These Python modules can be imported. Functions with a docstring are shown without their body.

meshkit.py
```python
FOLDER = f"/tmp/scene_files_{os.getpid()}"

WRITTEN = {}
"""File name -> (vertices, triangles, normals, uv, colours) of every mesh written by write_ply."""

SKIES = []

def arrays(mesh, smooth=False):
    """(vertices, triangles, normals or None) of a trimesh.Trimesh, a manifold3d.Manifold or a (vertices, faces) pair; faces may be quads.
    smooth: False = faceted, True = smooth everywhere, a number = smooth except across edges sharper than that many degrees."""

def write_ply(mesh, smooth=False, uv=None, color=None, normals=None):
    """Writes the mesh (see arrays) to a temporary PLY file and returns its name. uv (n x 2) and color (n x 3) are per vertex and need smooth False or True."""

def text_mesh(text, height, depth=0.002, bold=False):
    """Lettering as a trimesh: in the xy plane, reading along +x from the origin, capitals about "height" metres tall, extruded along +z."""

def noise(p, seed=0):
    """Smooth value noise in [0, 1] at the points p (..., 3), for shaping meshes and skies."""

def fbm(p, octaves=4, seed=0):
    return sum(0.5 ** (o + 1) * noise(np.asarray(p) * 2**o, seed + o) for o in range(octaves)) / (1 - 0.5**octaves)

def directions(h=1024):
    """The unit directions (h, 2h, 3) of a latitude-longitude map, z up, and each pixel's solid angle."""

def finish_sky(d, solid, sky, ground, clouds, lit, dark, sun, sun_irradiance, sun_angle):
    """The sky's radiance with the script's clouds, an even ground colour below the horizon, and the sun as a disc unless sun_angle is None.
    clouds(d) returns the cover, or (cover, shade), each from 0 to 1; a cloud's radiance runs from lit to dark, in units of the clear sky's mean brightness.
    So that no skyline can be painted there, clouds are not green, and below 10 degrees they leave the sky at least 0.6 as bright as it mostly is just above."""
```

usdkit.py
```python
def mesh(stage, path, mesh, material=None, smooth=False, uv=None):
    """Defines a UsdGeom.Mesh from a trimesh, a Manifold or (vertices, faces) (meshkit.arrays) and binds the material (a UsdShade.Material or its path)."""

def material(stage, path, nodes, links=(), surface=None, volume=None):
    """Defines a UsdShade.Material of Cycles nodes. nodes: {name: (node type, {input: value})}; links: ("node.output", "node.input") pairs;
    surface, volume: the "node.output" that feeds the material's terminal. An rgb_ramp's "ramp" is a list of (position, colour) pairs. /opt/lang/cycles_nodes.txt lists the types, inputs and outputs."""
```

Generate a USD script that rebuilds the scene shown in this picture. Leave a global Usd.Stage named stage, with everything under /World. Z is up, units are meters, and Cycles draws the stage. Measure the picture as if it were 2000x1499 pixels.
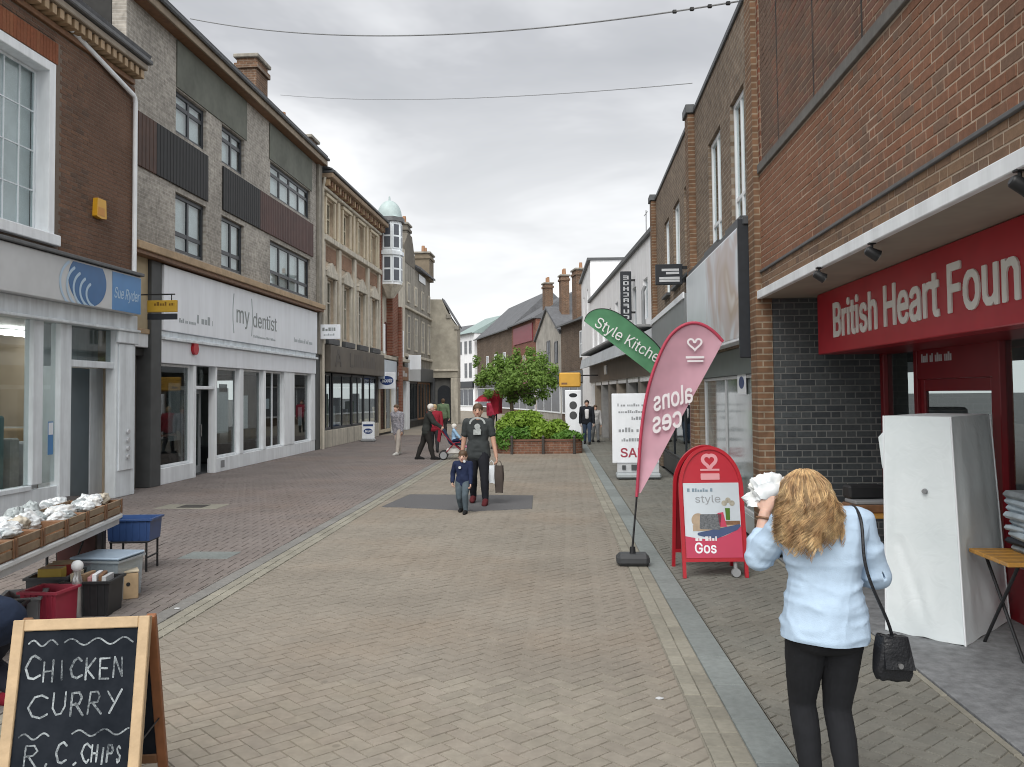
import math, random
import numpy as np, trimesh, shapely
import shapely.geometry as sg
from shapely import affinity
import manifold3d as mani
import usdkit, meshkit
from pxr import Usd, UsdGeom, UsdLux, UsdShade, Gf, Sdf, Vt

stage = Usd.Stage.CreateInMemory()
UsdGeom.SetStageUpAxis(stage, UsdGeom.Tokens.z)
UsdGeom.SetStageMetersPerUnit(stage, 1.0)
UsdGeom.Xform.Define(stage, '/World')
UsdGeom.Scope.Define(stage, '/World/Looks')

# ---------------------------------------------------------------- camera
EYE = np.array([0.0, 0.0, 1.9])
FOC = 1700.0                      # focal length in pixels of a 2000 pixel wide picture
PITCH, ROLL = math.radians(2.3), math.radians(0.55)
YAW = math.atan(114 / FOC)
F0 = np.array([-math.sin(YAW), math.cos(YAW), 0]); R0 = np.array([math.cos(YAW), math.sin(YAW), 0]); Z = np.array([0, 0, 1.0])
FWD = math.cos(PITCH) * F0 + math.sin(PITCH) * Z
U0 = -math.sin(PITCH) * F0 + math.cos(PITCH) * Z
UP = math.cos(ROLL) * U0 + math.sin(ROLL) * R0
RT = math.cos(ROLL) * R0 - math.sin(ROLL) * U0
PPX = 1000.0
PPY = 767 + FOC * UP[1] / FWD[1]
cam = UsdGeom.Camera.Define(stage, '/World/camera')
cam.AddTransformOp().Set(Gf.Matrix4d(*RT, 0, *UP, 0, *(-FWD), 0, *EYE, 1))
cam.CreateHorizontalApertureAttr(36.0)
cam.CreateVerticalApertureAttr(36.0 * 767 / 1024)
cam.CreateFocalLengthAttr(36.0 * FOC / 2000)
cam.CreateVerticalApertureOffsetAttr(-(749.5 - PPY) / 2000 * 36.0)
cam.CreateClippingRangeAttr(Gf.Vec2f(0.05, 2000))
EXPOSURE = 1.2
cam.CreateExposureAttr(EXPOSURE)

# ---------------------------------------------------------------- sky and sun (overcast)
SUN_EL, SUN_AZ = math.radians(46), math.radians(-168)      # azimuth = atan2(x, y)
sd = np.array([math.cos(SUN_EL) * math.sin(SUN_AZ), math.cos(SUN_EL) * math.cos(SUN_AZ), math.sin(SUN_EL)])
SKY_STRENGTH, CLOUD = 0.063, 7.0
dome = UsdLux.DomeLight.Define(stage, '/World/sky')
dome.CreateIntensityAttr(1.0)
dome.GetPrim().SetCustomDataByKey('kind', 'structure')
sky_mat = usdkit.material(stage, '/World/Looks/sky_material', {
    'sky': ('sky_texture', {'sky_type': 'single_scattering', 'sun_disc': False, 'sun_elevation': SUN_EL, 'sun_rotation': SUN_AZ, 'altitude': 50.0, 'air_density': 1.0, 'aerosol_density': 2.0, 'ozone_density': 1.0}),
    'tc': ('texture_coordinate', {}),
    'sep': ('separate_xyz', {}),
    'zc': ('math', {'math_type': 'maximum', 'value2': 0.0}),
    'za': ('math', {'math_type': 'add', 'value2': 0.14}),
    'dx': ('math', {'math_type': 'divide'}), 'dy': ('math', {'math_type': 'divide'}),
    'cmb': ('combine_xyz', {'z': 0.3}),
    'n1': ('noise_texture', {'scale': 1.15, 'detail': 6.0, 'roughness': 0.52, 'distortion': 0.35}),
    'n2': ('noise_texture', {'scale': 0.45, 'detail': 3.0, 'roughness': 0.5}),
    'nm': ('math', {'math_type': 'multiply_add', 'value2': 0.55}),
    'n2s': ('math', {'math_type': 'multiply', 'value2': 0.45}),
    'ramp': ('rgb_ramp', {'ramp': [(0.0, (0.40, 0.415, 0.44)), (0.40, (0.52, 0.535, 0.56)), (0.47, (0.61, 0.62, 0.645)), (0.535, (0.83, 0.84, 0.86)), (0.60, (1.06, 1.06, 1.07)), (1.0, (1.2, 1.2, 1.2))]}),
    'hz': ('map_range', {'from_min': 0.0, 'from_max': 0.36, 'to_min': 1.0, 'to_max': 0.0, 'clamp': True}),
    'low': ('mix', {'color2': (1.16, 1.165, 1.16)}),
    'sc': ('mix', {'mix_type': 'multiply', 'fac': 1.0, 'color2': (CLOUD, CLOUD, CLOUD)}),
    'mx': ('mix', {'fac': 0.93}),
    'bg': ('background_shader', {'strength': SKY_STRENGTH}),
}, [('tc.generated', 'sep.vector'), ('sep.z', 'zc.value1'), ('zc.value', 'za.value1'), ('sep.x', 'dx.value1'), ('za.value', 'dx.value2'), ('sep.y', 'dy.value1'), ('za.value', 'dy.value2'),
    ('dx.value', 'cmb.x'), ('dy.value', 'cmb.y'), ('cmb.vector', 'n1.vector'), ('cmb.vector', 'n2.vector'), ('n1.fac', 'nm.value1'), ('n2.fac', 'n2s.value1'), ('n2s.value', 'nm.value3'),
    ('nm.value', 'ramp.fac'), ('zc.value', 'hz.value'), ('hz.result', 'low.fac'), ('ramp.color', 'low.color1'), ('low.color', 'sc.color1'), ('sky.color', 'mx.color1'), ('sc.color', 'mx.color2'), ('mx.color', 'bg.color')], surface='bg.background')
UsdShade.MaterialBindingAPI.Apply(dome.GetPrim()).Bind(sky_mat)
sun = UsdLux.DistantLight.Define(stage, '/World/sun')
sun.CreateIntensityAttr(0.4); sun.CreateAngleAttr(60.0); sun.CreateNormalizeAttr(True); sun.CreateColorAttr(Gf.Vec3f(1.0, 0.97, 0.92))
zax = sd; xax = np.cross([0, 0, 1.0], zax); xax /= np.linalg.norm(xax); yax = np.cross(zax, xax)
sun.AddTransformOp().Set(Gf.Matrix4d(*xax, 0, *yax, 0, *zax, 0, 0, 0, 50, 1))

# ---------------------------------------------------------------- helpers
def ray(px, py):
    d = FWD * FOC + RT * (px - PPX) - UP * (py - PPY)
    return d / np.linalg.norm(d)
def on_x(px, py, X):
    d = ray(px, py); t = (X - EYE[0]) / d[0]; return EYE + d * t
def on_y(px, py, Y):
    d = ray(px, py); t = (Y - EYE[1]) / d[1]; return EYE + d * t
def on_z(px, py, zz=0.0):
    d = ray(px, py); t = (zz - EYE[2]) / d[2]; return EYE + d * t
def yl(px, X=-8.8, py=700): return float(on_x(px, py, X)[1])
def zl(px, py, X): return float(on_x(px, py, X)[2])

_used = {}
def uniq(parent, name):
    k = _used.get((parent, name), 0); _used[(parent, name)] = k + 1
    return f'{parent}/{name}' if k == 0 else f'{parent}/{name}_{k:03d}'
def tag(prim, label=None, cat=None, group=None, kind=None):
    for k, v in (('label', label), ('category', cat), ('group', group), ('kind', kind)):
        if v: prim.SetCustomDataByKey(k, v)
LOC = {}
def thing(name, label, cat, loc=(0, 0, 0), group=None, kind=None):
    p = uniq('/World', name); x = UsdGeom.Xform.Define(stage, p)
    x.AddTranslateOp().Set(Gf.Vec3d(*map(float, loc))); LOC[p] = np.array(loc, float)
    tag(x.GetPrim(), label, cat, group, kind); return p
def copy_thing(src, name, label, cat, loc, group=None, rot=0):
    p = uniq('/World', name); x = UsdGeom.Xform.Define(stage, p)
    x.GetPrim().GetReferences().AddInternalReference(src); x.ClearXformOpOrder()
    x.AddTranslateOp().Set(Gf.Vec3d(*map(float, loc)))
    if rot: x.AddRotateZOp().Set(rot)
    tag(x.GetPrim(), label, cat, group); x.GetPrim().SetInstanceable(True); return p

class Frame:
    """a along the facade, b out of it, z up"""
    def __init__(s, o, u, n): s.o = np.array([o[0], o[1], 0.0]); s.u = np.array([u[0], u[1], 0.0]); s.n = np.array([n[0], n[1], 0.0])
    def w(s, p):
        p = np.asarray(p, float); return s.o + p[..., 0:1] * s.u + p[..., 1:2] * s.n + p[..., 2:3] * np.array([0, 0, 1.0])
    def flip(s): return np.cross(s.u, s.n)[2] < 0
WORLD = Frame((0, 0), (1, 0), (0, 1))
def left(X): return Frame((X, 0), (0, 1), (1, 0))
def right(X): return Frame((X, 0), (0, 1), (-1, 0))

BOXF = np.array([[0, 2, 1], [0, 3, 2], [4, 5, 6], [4, 6, 7], [0, 1, 5], [0, 5, 4], [1, 2, 6], [1, 6, 5], [2, 3, 7], [2, 7, 6], [3, 0, 4], [3, 4, 7]])
def _cb():
    pts = []
    for sx in (-1, 1):
        for sy in (-1, 1):
            for sz in (-1, 1):
                for k in range(3):
                    v = np.array([sx, sy, sz], float); c = np.full(3, 0.2); c[k] = 0; pts.append(v * (1 - c))
    pts = np.array(pts); h = trimesh.Trimesh(pts, process=False).convex_hull
    idx = [int(np.argmin(((pts - v) ** 2).sum(1))) for v in h.vertices]
    sg_ = np.sign(pts); inset = np.abs(np.abs(pts) - 1) > 1e-6
    return sg_[idx], inset[idx], np.array(h.faces)
CBS, CBI, CBF = _cb()

class B:
    """collects triangles and becomes one mesh"""
    def __init__(s, fr=WORLD): s.fr = fr; s.v = []; s.f = []; s.n = 0
    def raw(s, v, f, local=True):
        v = np.asarray(v, float); f = np.asarray(f, int)
        if f.shape[1] == 4: f = np.vstack([f[:, [0, 1, 2]], f[:, [0, 2, 3]]])
        if local:
            v = s.fr.w(v)
            if s.fr.flip(): f = f[:, ::-1]
        s.v.append(v); s.f.append(f + s.n); s.n += len(v); return s
    def box(s, a0, a1, b0, b1, z0, z1, c=0):
        a0, a1 = min(a0, a1), max(a0, a1); b0, b1 = min(b0, b1), max(b0, b1); z0, z1 = min(z0, z1), max(z0, z1)
        if c:
            c = min(c, (a1 - a0) * .45, (b1 - b0) * .45, (z1 - z0) * .45)
            ctr = np.array([a0 + a1, b0 + b1, z0 + z1]) / 2; h = np.array([a1 - a0, b1 - b0, z1 - z0]) / 2
            return s.raw(ctr + CBS * (h - CBI * c), CBF)
        v = [(a0, b0, z0), (a1, b0, z0), (a1, b1, z0), (a0, b1, z0), (a0, b0, z1), (a1, b0, z1), (a1, b1, z1), (a0, b1, z1)]
        return s.raw(v, BOXF)
    def hexa(s, v): return s.raw(v, BOXF)
    def ext(s, poly, b0, b1):
        """polygon in (a, z) extruded from b0 to b1"""
        for g in getattr(poly, 'geoms', [poly]):
            if g.is_empty or g.area < 1e-7: continue
            m = trimesh.creation.extrude_polygon(g, abs(b1 - b0), engine='earcut')
            v = np.array(m.vertices); v = np.stack([v[:, 0], min(b0, b1) + v[:, 2], v[:, 1]], 1); s.raw(v, np.array(m.faces)[:, ::-1])
        return s
    def flat(s, poly, z0, z1):
        """polygon in (a, b) extruded upwards"""
        for g in getattr(poly, 'geoms', [poly]):
            if g.is_empty or g.area < 1e-7: continue
            m = trimesh.creation.extrude_polygon(g, z1 - z0, engine='earcut'); v = np.array(m.vertices); v[:, 2] += z0; s.raw(v, m.faces)
        return s
    def tm(s, m, M=None, local=False):
        m = m.copy()
        if M is not None: m.apply_transform(M)
        return s.raw(m.vertices, m.faces, local)
    def rod(s, p, q, r, r2=None, n=10, local=True):
        p, q = np.array(p, float), np.array(q, float); r2 = r if r2 is None else r2
        if local: p, q = s.fr.w(p), s.fr.w(q)
        d = q - p; d /= np.linalg.norm(d); a = np.cross(d, [0, 0, 1.0] if abs(d[2]) < .9 else [1.0, 0, 0]); a /= np.linalg.norm(a); b = np.cross(d, a)
        t = np.linspace(0, 2 * np.pi, n, endpoint=False); ring = np.cos(t)[:, None] * a + np.sin(t)[:, None] * b
        v = np.vstack([p + ring * r, q + ring * r2, [p], [q]]); f = []
        for i in range(n):
            j = (i + 1) % n; f += [[i, j, n + j], [i, n + j, n + i], [2 * n, j, i], [2 * n + 1, n + i, n + j]]
        return s.raw(v, f, False)
    def tube(s, pts, r, n=8, local=True, closed=False):
        pts = np.array(pts, float)
        if local: pts = s.fr.w(pts)
        rr = np.full(len(pts), r) if np.ndim(r) == 0 else np.array(r)
        T = np.gradient(pts, axis=0); T /= np.linalg.norm(T, axis=1)[:, None]
        a = np.cross(T[0], [0, 0, 1.0] if abs(T[0][2]) < .9 else [1.0, 0, 0]); a /= np.linalg.norm(a); V = []
        t = np.linspace(0, 2 * np.pi, n, endpoint=False)
        for i in range(len(pts)):
            a = a - T[i] * (a @ T[i]); a /= np.linalg.norm(a); b = np.cross(T[i], a)
            V.append(pts[i] + rr[i] * (np.cos(t)[:, None] * a + np.sin(t)[:, None] * b))
        k = len(pts); v = np.vstack(V + [[pts[0]], [pts[-1]]]); f = []
        for i in range(k - 1):
            for j in range(n):
                q = (j + 1) % n; f += [[i * n + j, i * n + q, (i + 1) * n + q], [i * n + j, (i + 1) * n + q, (i + 1) * n + j]]
        for j in range(n):
            q = (j + 1) % n; f += [[k * n, q, j], [k * n + 1, (k - 1) * n + j, (k - 1) * n + q]]
        return s.raw(v, f, False)
    def arrays(s): return np.vstack(s.v), np.vstack(s.f)
    def build(s, name, mat, parent='/World', smooth=False, label=None, cat=None, group=None, kind=None):
        if not s.v: return None
        v, f = s.arrays(); p = uniq(parent, name)
        top = '/'.join(p.split('/')[:3]); v = v - LOC.get(top, 0)
        m = usdkit.mesh(stage, p, (v, f), mat, smooth); tag(m.GetPrim(), label, cat, group, kind); return p
def part(fr, boxes, name, mat, parent, c=0, **k):
    b = B(fr)
    for x in boxes: b.box(*x, c=c)
    return b.build(name, mat, parent, **k)
def rect(a0, a1, z0, z1): return sg.box(min(a0, a1), min(z0, z1), max(a0, a1), max(z0, z1))
def txt(b, s, height, o, r, u, depth=.006, bold=True, width=None, center=False, shear=0, mirror=False):
    """lettering put into builder b (world space): o = lower left corner, r = reading direction, u = up"""
    m = meshkit.text_mesh(s, height, depth, bold); v = np.array(m.vertices); f = np.array(m.faces)
    v[:, 0] -= v[:, 0].min(); w = v[:, 0].max()
    if width: v[:, 0] *= width / w; w = width
    v[:, 0] += shear * v[:, 1]
    if center: v[:, 0] -= w / 2
    if mirror: v[:, 0] = (0 if center else w) - v[:, 0]; f = f[:, ::-1]
    r, u = np.array(r, float), np.array(u, float); r /= np.linalg.norm(r); u /= np.linalg.norm(u); n = np.cross(r, u)
    return b.raw(np.array(o) + v[:, :1] * r + v[:, 1:2] * u + v[:, 2:3] * n, f, False)

# ---------------------------------------------------------------- materials
MATS = {}
def material(name, nodes, links, surface='p.BSDF', volume=None):
    MATS[name] = usdkit.material(stage, f'/World/Looks/{name}', nodes, links, surface); return MATS[name]
def pm(name, c, rough=.6, var=.12, scale=5., bump=0., bscale=60., metallic=0., island=0., dirt=0., spec=.4, extra=None, hue=0., streak=False, spots=False):
    """principled material with fine mottling, large stains and a tone of its own for every separate piece"""
    c = np.array(c, float)
    nodes = {'g': ('geometry', {}), 'n': ('noise_texture', {'scale': scale, 'detail': 5.0, 'roughness': .6}),
             'r': ('rgb_ramp', {'ramp': [(.25, c * (1 - var)), (.75, c * (1 + var))]}),
             'p': ('principled_bsdf', {'roughness': rough, 'metallic': metallic, 'specular_ior_level': spec, **(extra or {})})}
    links = [('g.position', 'n.vector'), ('n.fac', 'r.fac')]; out = 'r.color'
    if island:
        nodes.update({'oi': ('object_info', {}), 'ad': ('math', {'math_type': 'add'}), 'fr': ('math', {'math_type': 'fraction'}),
                      'mr': ('map_range', {'to_min': 1 - island, 'to_max': 1 + island}), 'hs': ('hsv', {}), 'mh': ('map_range', {'to_min': .5 - hue, 'to_max': .5 + hue}), 'w7': ('math', {'math_type': 'multiply', 'value2': 7.31}), 'w8': ('math', {'math_type': 'fraction'})})
        links += [('oi.random', 'ad.value1'), ('g.random_per_island', 'ad.value2'), ('ad.value', 'fr.value1'), ('fr.value', 'mr.value'), ('mr.result', 'hs.value'), ('fr.value', 'w7.value1'), ('w7.value', 'w8.value1'), ('w8.value', 'mh.value'), ('mh.result', 'hs.hue'), (out, 'hs.color')]; out = 'hs.color'
    if dirt:
        nodes.update({'n2': ('noise_texture', {'scale': .9, 'detail': 6.0, 'roughness': .65}), 'r2': ('rgb_ramp', {'ramp': [(.35, (1 - dirt,) * 3), (.62, (1.0, 1.0, 1.0))]}), 'm2': ('mix', {'mix_type': 'multiply', 'fac': 1.0})})
        if streak:
            nodes['mp'] = ('mapping', {'scale': (4.5, 4.5, .45)}); links += [('g.position', 'mp.vector'), ('mp.vector', 'n2.vector')]
        else: links += [('g.position', 'n2.vector')]
        links += [('n2.fac', 'r2.fac'), (out, 'm2.color1'), ('r2.color', 'm2.color2')]; out = 'm2.color'
    if spots:      # trodden gum, drips and old repairs
        nodes.update({'v': ('voronoi_texture', {'scale': 2.6}), 'vr': ('rgb_ramp', {'ramp': [(0, (1., 1., 1.)), (.055, (1., 1., 1.)), (.07, (0., 0., 0.)), (1, (0., 0., 0.))]}), 'vw': ('separate_color', {}), 'vm': ('math', {'math_type': 'greater_than', 'value2': .45}), 'vx': ('math', {'math_type': 'multiply'}), 'vs': ('math', {'math_type': 'multiply', 'value2': .5}), 'sp': ('mix', {'color2': tuple(c * .5)}),
                      'n3': ('noise_texture', {'scale': .32, 'detail': 5.0, 'roughness': .6}), 'r3': ('rgb_ramp', {'ramp': [(.36, (1.04, .99, .95)), (.5, (1., 1., 1.)), (.64, (.95, .965, .97))]}), 'm3': ('mix', {'mix_type': 'multiply', 'fac': 1.0})})
        links += [('g.position', 'v.vector'), ('v.distance', 'vr.fac'), ('v.color', 'vw.color'), ('vw.r', 'vm.value1'), ('vr.color', 'vx.value1'), ('vm.value', 'vx.value2'), ('vx.value', 'vs.value1'), ('vs.value', 'sp.fac'), (out, 'sp.color1'), ('g.position', 'n3.vector'), ('n3.fac', 'r3.fac'), ('sp.color', 'm3.color1'), ('r3.color', 'm3.color2')]; out = 'm3.color'
    links.append((out, 'p.base_color'))
    if bump:
        nodes.update({'nb': ('noise_texture', {'scale': bscale, 'detail': 4.0}), 'b': ('bump', {'strength': min(1., bump), 'distance': .01})})
        links += [('g.position', 'nb.vector'), ('nb.fac', 'b.height'), ('b.normal', 'p.normal')]
    return material(name, nodes, links)
def brick_mat(name, c1, c2, mortar, plane='x', bw=.225, rh=.075, rough=.85, ms=.009, dirt=.25, bump=.5):
    nodes = {'g': ('geometry', {}), 's': ('separate_xyz', {}), 'c': ('combine_xyz', {}),
             't': ('brick_texture', {'scale': 1.0, 'brick_width': bw, 'row_height': rh, 'mortar_size': ms, 'mortar_smooth': .1, 'color1': c1, 'color2': c2, 'mortar': mortar}),
             'n': ('noise_texture', {'scale': 9.0, 'detail': 6.0}), 'r': ('rgb_ramp', {'ramp': [(.3, (.72, .72, .72)), (.7, (1.2, 1.2, 1.2))]}), 'm': ('mix', {'mix_type': 'multiply', 'fac': 1.0}),
             'n2': ('noise_texture', {'scale': .7, 'detail': 6.0, 'roughness': .65}), 'r2': ('rgb_ramp', {'ramp': [(.35, (1 - dirt,) * 3), (.62, (1., 1., 1.))]}), 'm2': ('mix', {'mix_type': 'multiply', 'fac': 1.0}),
             'b': ('bump', {'strength': bump, 'distance': .008, 'invert': True}), 'p': ('principled_bsdf', {'roughness': rough, 'specular_ior_level': .25})}
    links = [('g.position', 's.vector'), ('s.y' if plane == 'x' else 's.x', 'c.x'), ('s.z', 'c.y'), ('c.vector', 't.vector'), ('g.position', 'n.vector'), ('n.fac', 'r.fac'), ('t.color', 'm.color1'), ('r.color', 'm.color2'),
             ('g.position', 'n2.vector'), ('n2.fac', 'r2.fac'), ('m.color', 'm2.color1'), ('r2.color', 'm2.color2'), ('m2.color', 'p.base_color'), ('t.fac', 'b.height'), ('b.normal', 'p.normal')]
    return material(name, nodes, links)
def glass_mat(name, tint=(.82, .86, .86), boost=.03, rough=.015):
    return material(name, {'f': ('fresnel', {'IOR': 1.45}), 'gm': ('geometry', {}), 'bk': ('math', {'math_type': 'subtract', 'value1': 1.0}), 'mu': ('math', {'math_type': 'multiply'}), 'a': ('math', {'math_type': 'add', 'value2': boost, 'use_clamp': True}), 't': ('transparent_bsdf', {'color': tint}), 'g': ('glossy_bsdf', {'roughness': rough, 'color': (.92, .95, .96)}), 'm': ('mix_closure', {})},
                    [('gm.backfacing', 'bk.value2'), ('f.fac', 'a.value1'), ('a.value', 'mu.value1'), ('bk.value', 'mu.value2'), ('mu.value', 'm.fac'), ('t.BSDF', 'm.closure1'), ('g.BSDF', 'm.closure2')], surface='m.closure')
def emit_mat(name, c, s): return material(name, {'e': ('emission', {'color': c, 'strength': s})}, [], surface='e.emission')

PAVER_BUFF = pm('paver_buff', (.296, .270, .228), .88, .12, 14, .3, 90, spots=True, island=.065, dirt=.16, spec=.22, hue=.006)
PAVER_PURPLE = pm('paver_purple', (.222, .196, .183), .88, .12, 14, .3, 90, spots=True, island=.05, dirt=.18, spec=.22, hue=.008)
PAVER_GREY = pm('paver_grey', (.218, .216, .192), .88, .12, 14, .3, 90, spots=True, island=.06, dirt=.2, spec=.22)
JOINT_SAND = pm('joint_sand', (.235, .22, .185), .95, .2, 30)
KERB_STONE = pm('kerb_stone', (.235, .262, .258), .85, .15, 20, .3, 120, island=.1, dirt=.2)
SETT = pm('sett_stone', (.29, .278, .232), .88, .14, 20, .3, 90, island=.12, dirt=.2)
ASPHALT = pm('asphalt', (.10, .10, .10), .9, .25, 40, .5, 200)
CHANNEL = pm('channel_stone', (.225, .222, .212), .85, .15, 20, .3, 120, island=.08, dirt=.2)
TAR = pm('tar_patch', (.115, .115, .12), .85, .2, 50, .5, 180)
FORECOURT = pm('forecourt_stone', (.235, .245, .255), .8, .35, 11, .5, 45, dirt=.3)
IRON = pm('cast_iron', (.07, .065, .06), .6, .3, 30, .3, 80, metallic=.3)
WHITE = pm('white_paint', (.86, .90, .93), .5, .04, 4, dirt=.16, streak=True)
WHITE_R = pm('white_render', (.90, .91, .93), .8, .05, 3, .15, 60, dirt=.12, streak=True)
SIGN_WHITE = pm('sign_white', (.86, .90, .95), .42, .03, 2, dirt=.09, streak=True)
GREYWHITE = pm('grey_white_paint', (.80, .86, .90), .5, .06, 4, dirt=.22, streak=True)
BLACK = pm('black_plastic', (.018, .019, .021), .45, .2, 20)
DARK = pm('dark_interior', (.035, .035, .034), .9, .3, 3)
DKFRAME = pm('dark_frame', (.022, .026, .032), .4, .2, 12)
DKGREY = pm('dark_grey', (.07, .075, .08), .5, .2, 8)
MIDGREY = pm('mid_grey', (.25, .26, .27), .6, .12, 8)
LTGREY = pm('light_grey', (.5, .52, .54), .5, .1, 8)
STEEL = pm('steel', (.5, .5, .5), .3, .1, 10, metallic=.9)
TAN = pm('tan_timber', (.42, .30, .18), .6, .2, 7, .2, 30, dirt=.25)
WOOD = pm('pine_wood', (.45, .33, .20), .55, .18, 9, .2, 40)
WOOD_D = pm('dark_wood', (.20, .105, .055), .55, .3, 9, .2, 40)
WOOD_TOP = pm('varnished_top', (.50, .26, .06), .35, .2, 9)
RED = pm('red_gloss', (.42, .018, .03), .32, .08, 5, dirt=.1)
RED_D = pm('dark_red_gloss', (.19, .01, .016), .35, .1, 5)
SLATE = pm('roof_slate', (.13, .135, .145), .7, .25, 6, .4, 25, dirt=.2)
LEAD = pm('lead', (.12, .125, .13), .6, .2, 10)
STONE_L = pm('pale_stone', (.58, .54, .455), .85, .14, 5, .25, 40, dirt=.38, streak=True)
STONE_G = pm('grey_stone', (.32, .30, .26), .9, .2, 6, .3, 40, dirt=.4, streak=True)
CREAM = pm('cream_stone', (.60, .53, .40), .8, .12, 6, dirt=.2)
GLASS = glass_mat('window_glass')
GLASS_D = glass_mat('shop_glass', (.72, .76, .76), .0)
BLIND = pm('pale_blind', (.86, .88, .90), .8, .1, 3)
CURTAIN = pm('curtain', (.38, .38, .36), .9, .25, 6)
def proj(p):
    d = np.asarray(p, float) - EYE; w = d @ FWD
    return np.stack([PPX + FOC * (d @ RT) / w, PPY - FOC * (d @ UP) / w], -1), w
def numbered(items, limit=300):
    """the pieces that show largest in the picture come first, the rest follow: (first, rest)"""
    c = np.array([np.mean(np.asarray(i), 0) for i in items]); xy, w = proj(c)
    inside = (w > .5) & (xy[:, 0] > -30) & (xy[:, 0] < 2030) & (xy[:, 1] > -30) & (xy[:, 1] < 1530)
    o = np.argsort(np.where(inside, w, 1e6 + w)); return o[:limit], o[limit:]

# ---------------------------------------------------------------- ground
def struct(name, label, cat, loc=(0, 0, 0)): return thing(name, label, cat, loc, kind='structure')
g = B(); g.raw([(-300, -200, -.06), (300, -200, -.06), (300, 400, -.06), (-300, 400, -.06)], [[0, 1, 2], [0, 2, 3]])
g.build('ground', ASPHALT, label='dark ground lying below the paved shopping street', cat='ground', kind='structure')
kr0, kr1 = on_z(1478, 1495), on_z(1150, 897)
kl0, kl1 = on_z(312, 1218), on_z(828, 922)
def kx(p, q, y): return p[0] + (q[0] - p[0]) * (y - p[1]) / (q[1] - p[1])
def KR(y): return kx(kr0, kr1, y)
def KL(y): return kx(kl0, kl1, y)
FAR = 40.0
street_poly = sg.Polygon([(KL(-2), -2), (KR(-2), -2), (KR(FAR), FAR), (KL(FAR), FAR)])
def herring(poly, ang, w=.1):
    x0, y0, x1, y1 = poly.bounds; R = max(x1 - x0, y1 - y0) * 1.0 + 2; c = np.array([(x0 + x1) / 2, (y0 + y1) / 2])
    N = int(R / w / 1.2); k, m = np.meshgrid(np.arange(-N, N), np.arange(-N // 2, N // 2), indexing='ij'); o = np.stack([k + 2 * m, k - 2 * m], -1).reshape(-1, 2).astype(float)
    j = .026
    h = np.array([(j, j), (2 - j, j), (2 - j, 1 - j), (j, 1 - j)]); v = np.array([(3 + j, j), (4 - j, j), (4 - j, 2 - j), (3 + j, 2 - j)])
    q = np.concatenate([o[:, None] + h, o[:, None] + v]) * w; ca, sa = math.cos(ang), math.sin(ang)
    q = np.stack([q[..., 0] * ca - q[..., 1] * sa, q[..., 0] * sa + q[..., 1] * ca], -1) + c
    ctr = q.mean(1); q = q[(ctr[:, 0] > x0 - .3) & (ctr[:, 0] < x1 + .3) & (ctr[:, 1] > y0 - .3) & (ctr[:, 1] < y1 + .3)]
    P = shapely.polygons(q); shapely.prepare(poly); inn = shapely.contains(poly, P); edge = shapely.intersects(poly, P) & ~inn
    out = list(q[inn])
    for g_ in shapely.intersection(P[edge], poly):
        if g_.geom_type == 'Polygon' and g_.area > .0012:
            r = np.array(sg.polygon.orient(g_.buffer(-.002)).exterior.coords)[:-1] if not g_.buffer(-.002).is_empty and g_.buffer(-.002).geom_type == 'Polygon' else None
            if r is not None and len(r) <= 8: out.append(r)
    return out
prng = np.random.default_rng(5)
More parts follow.
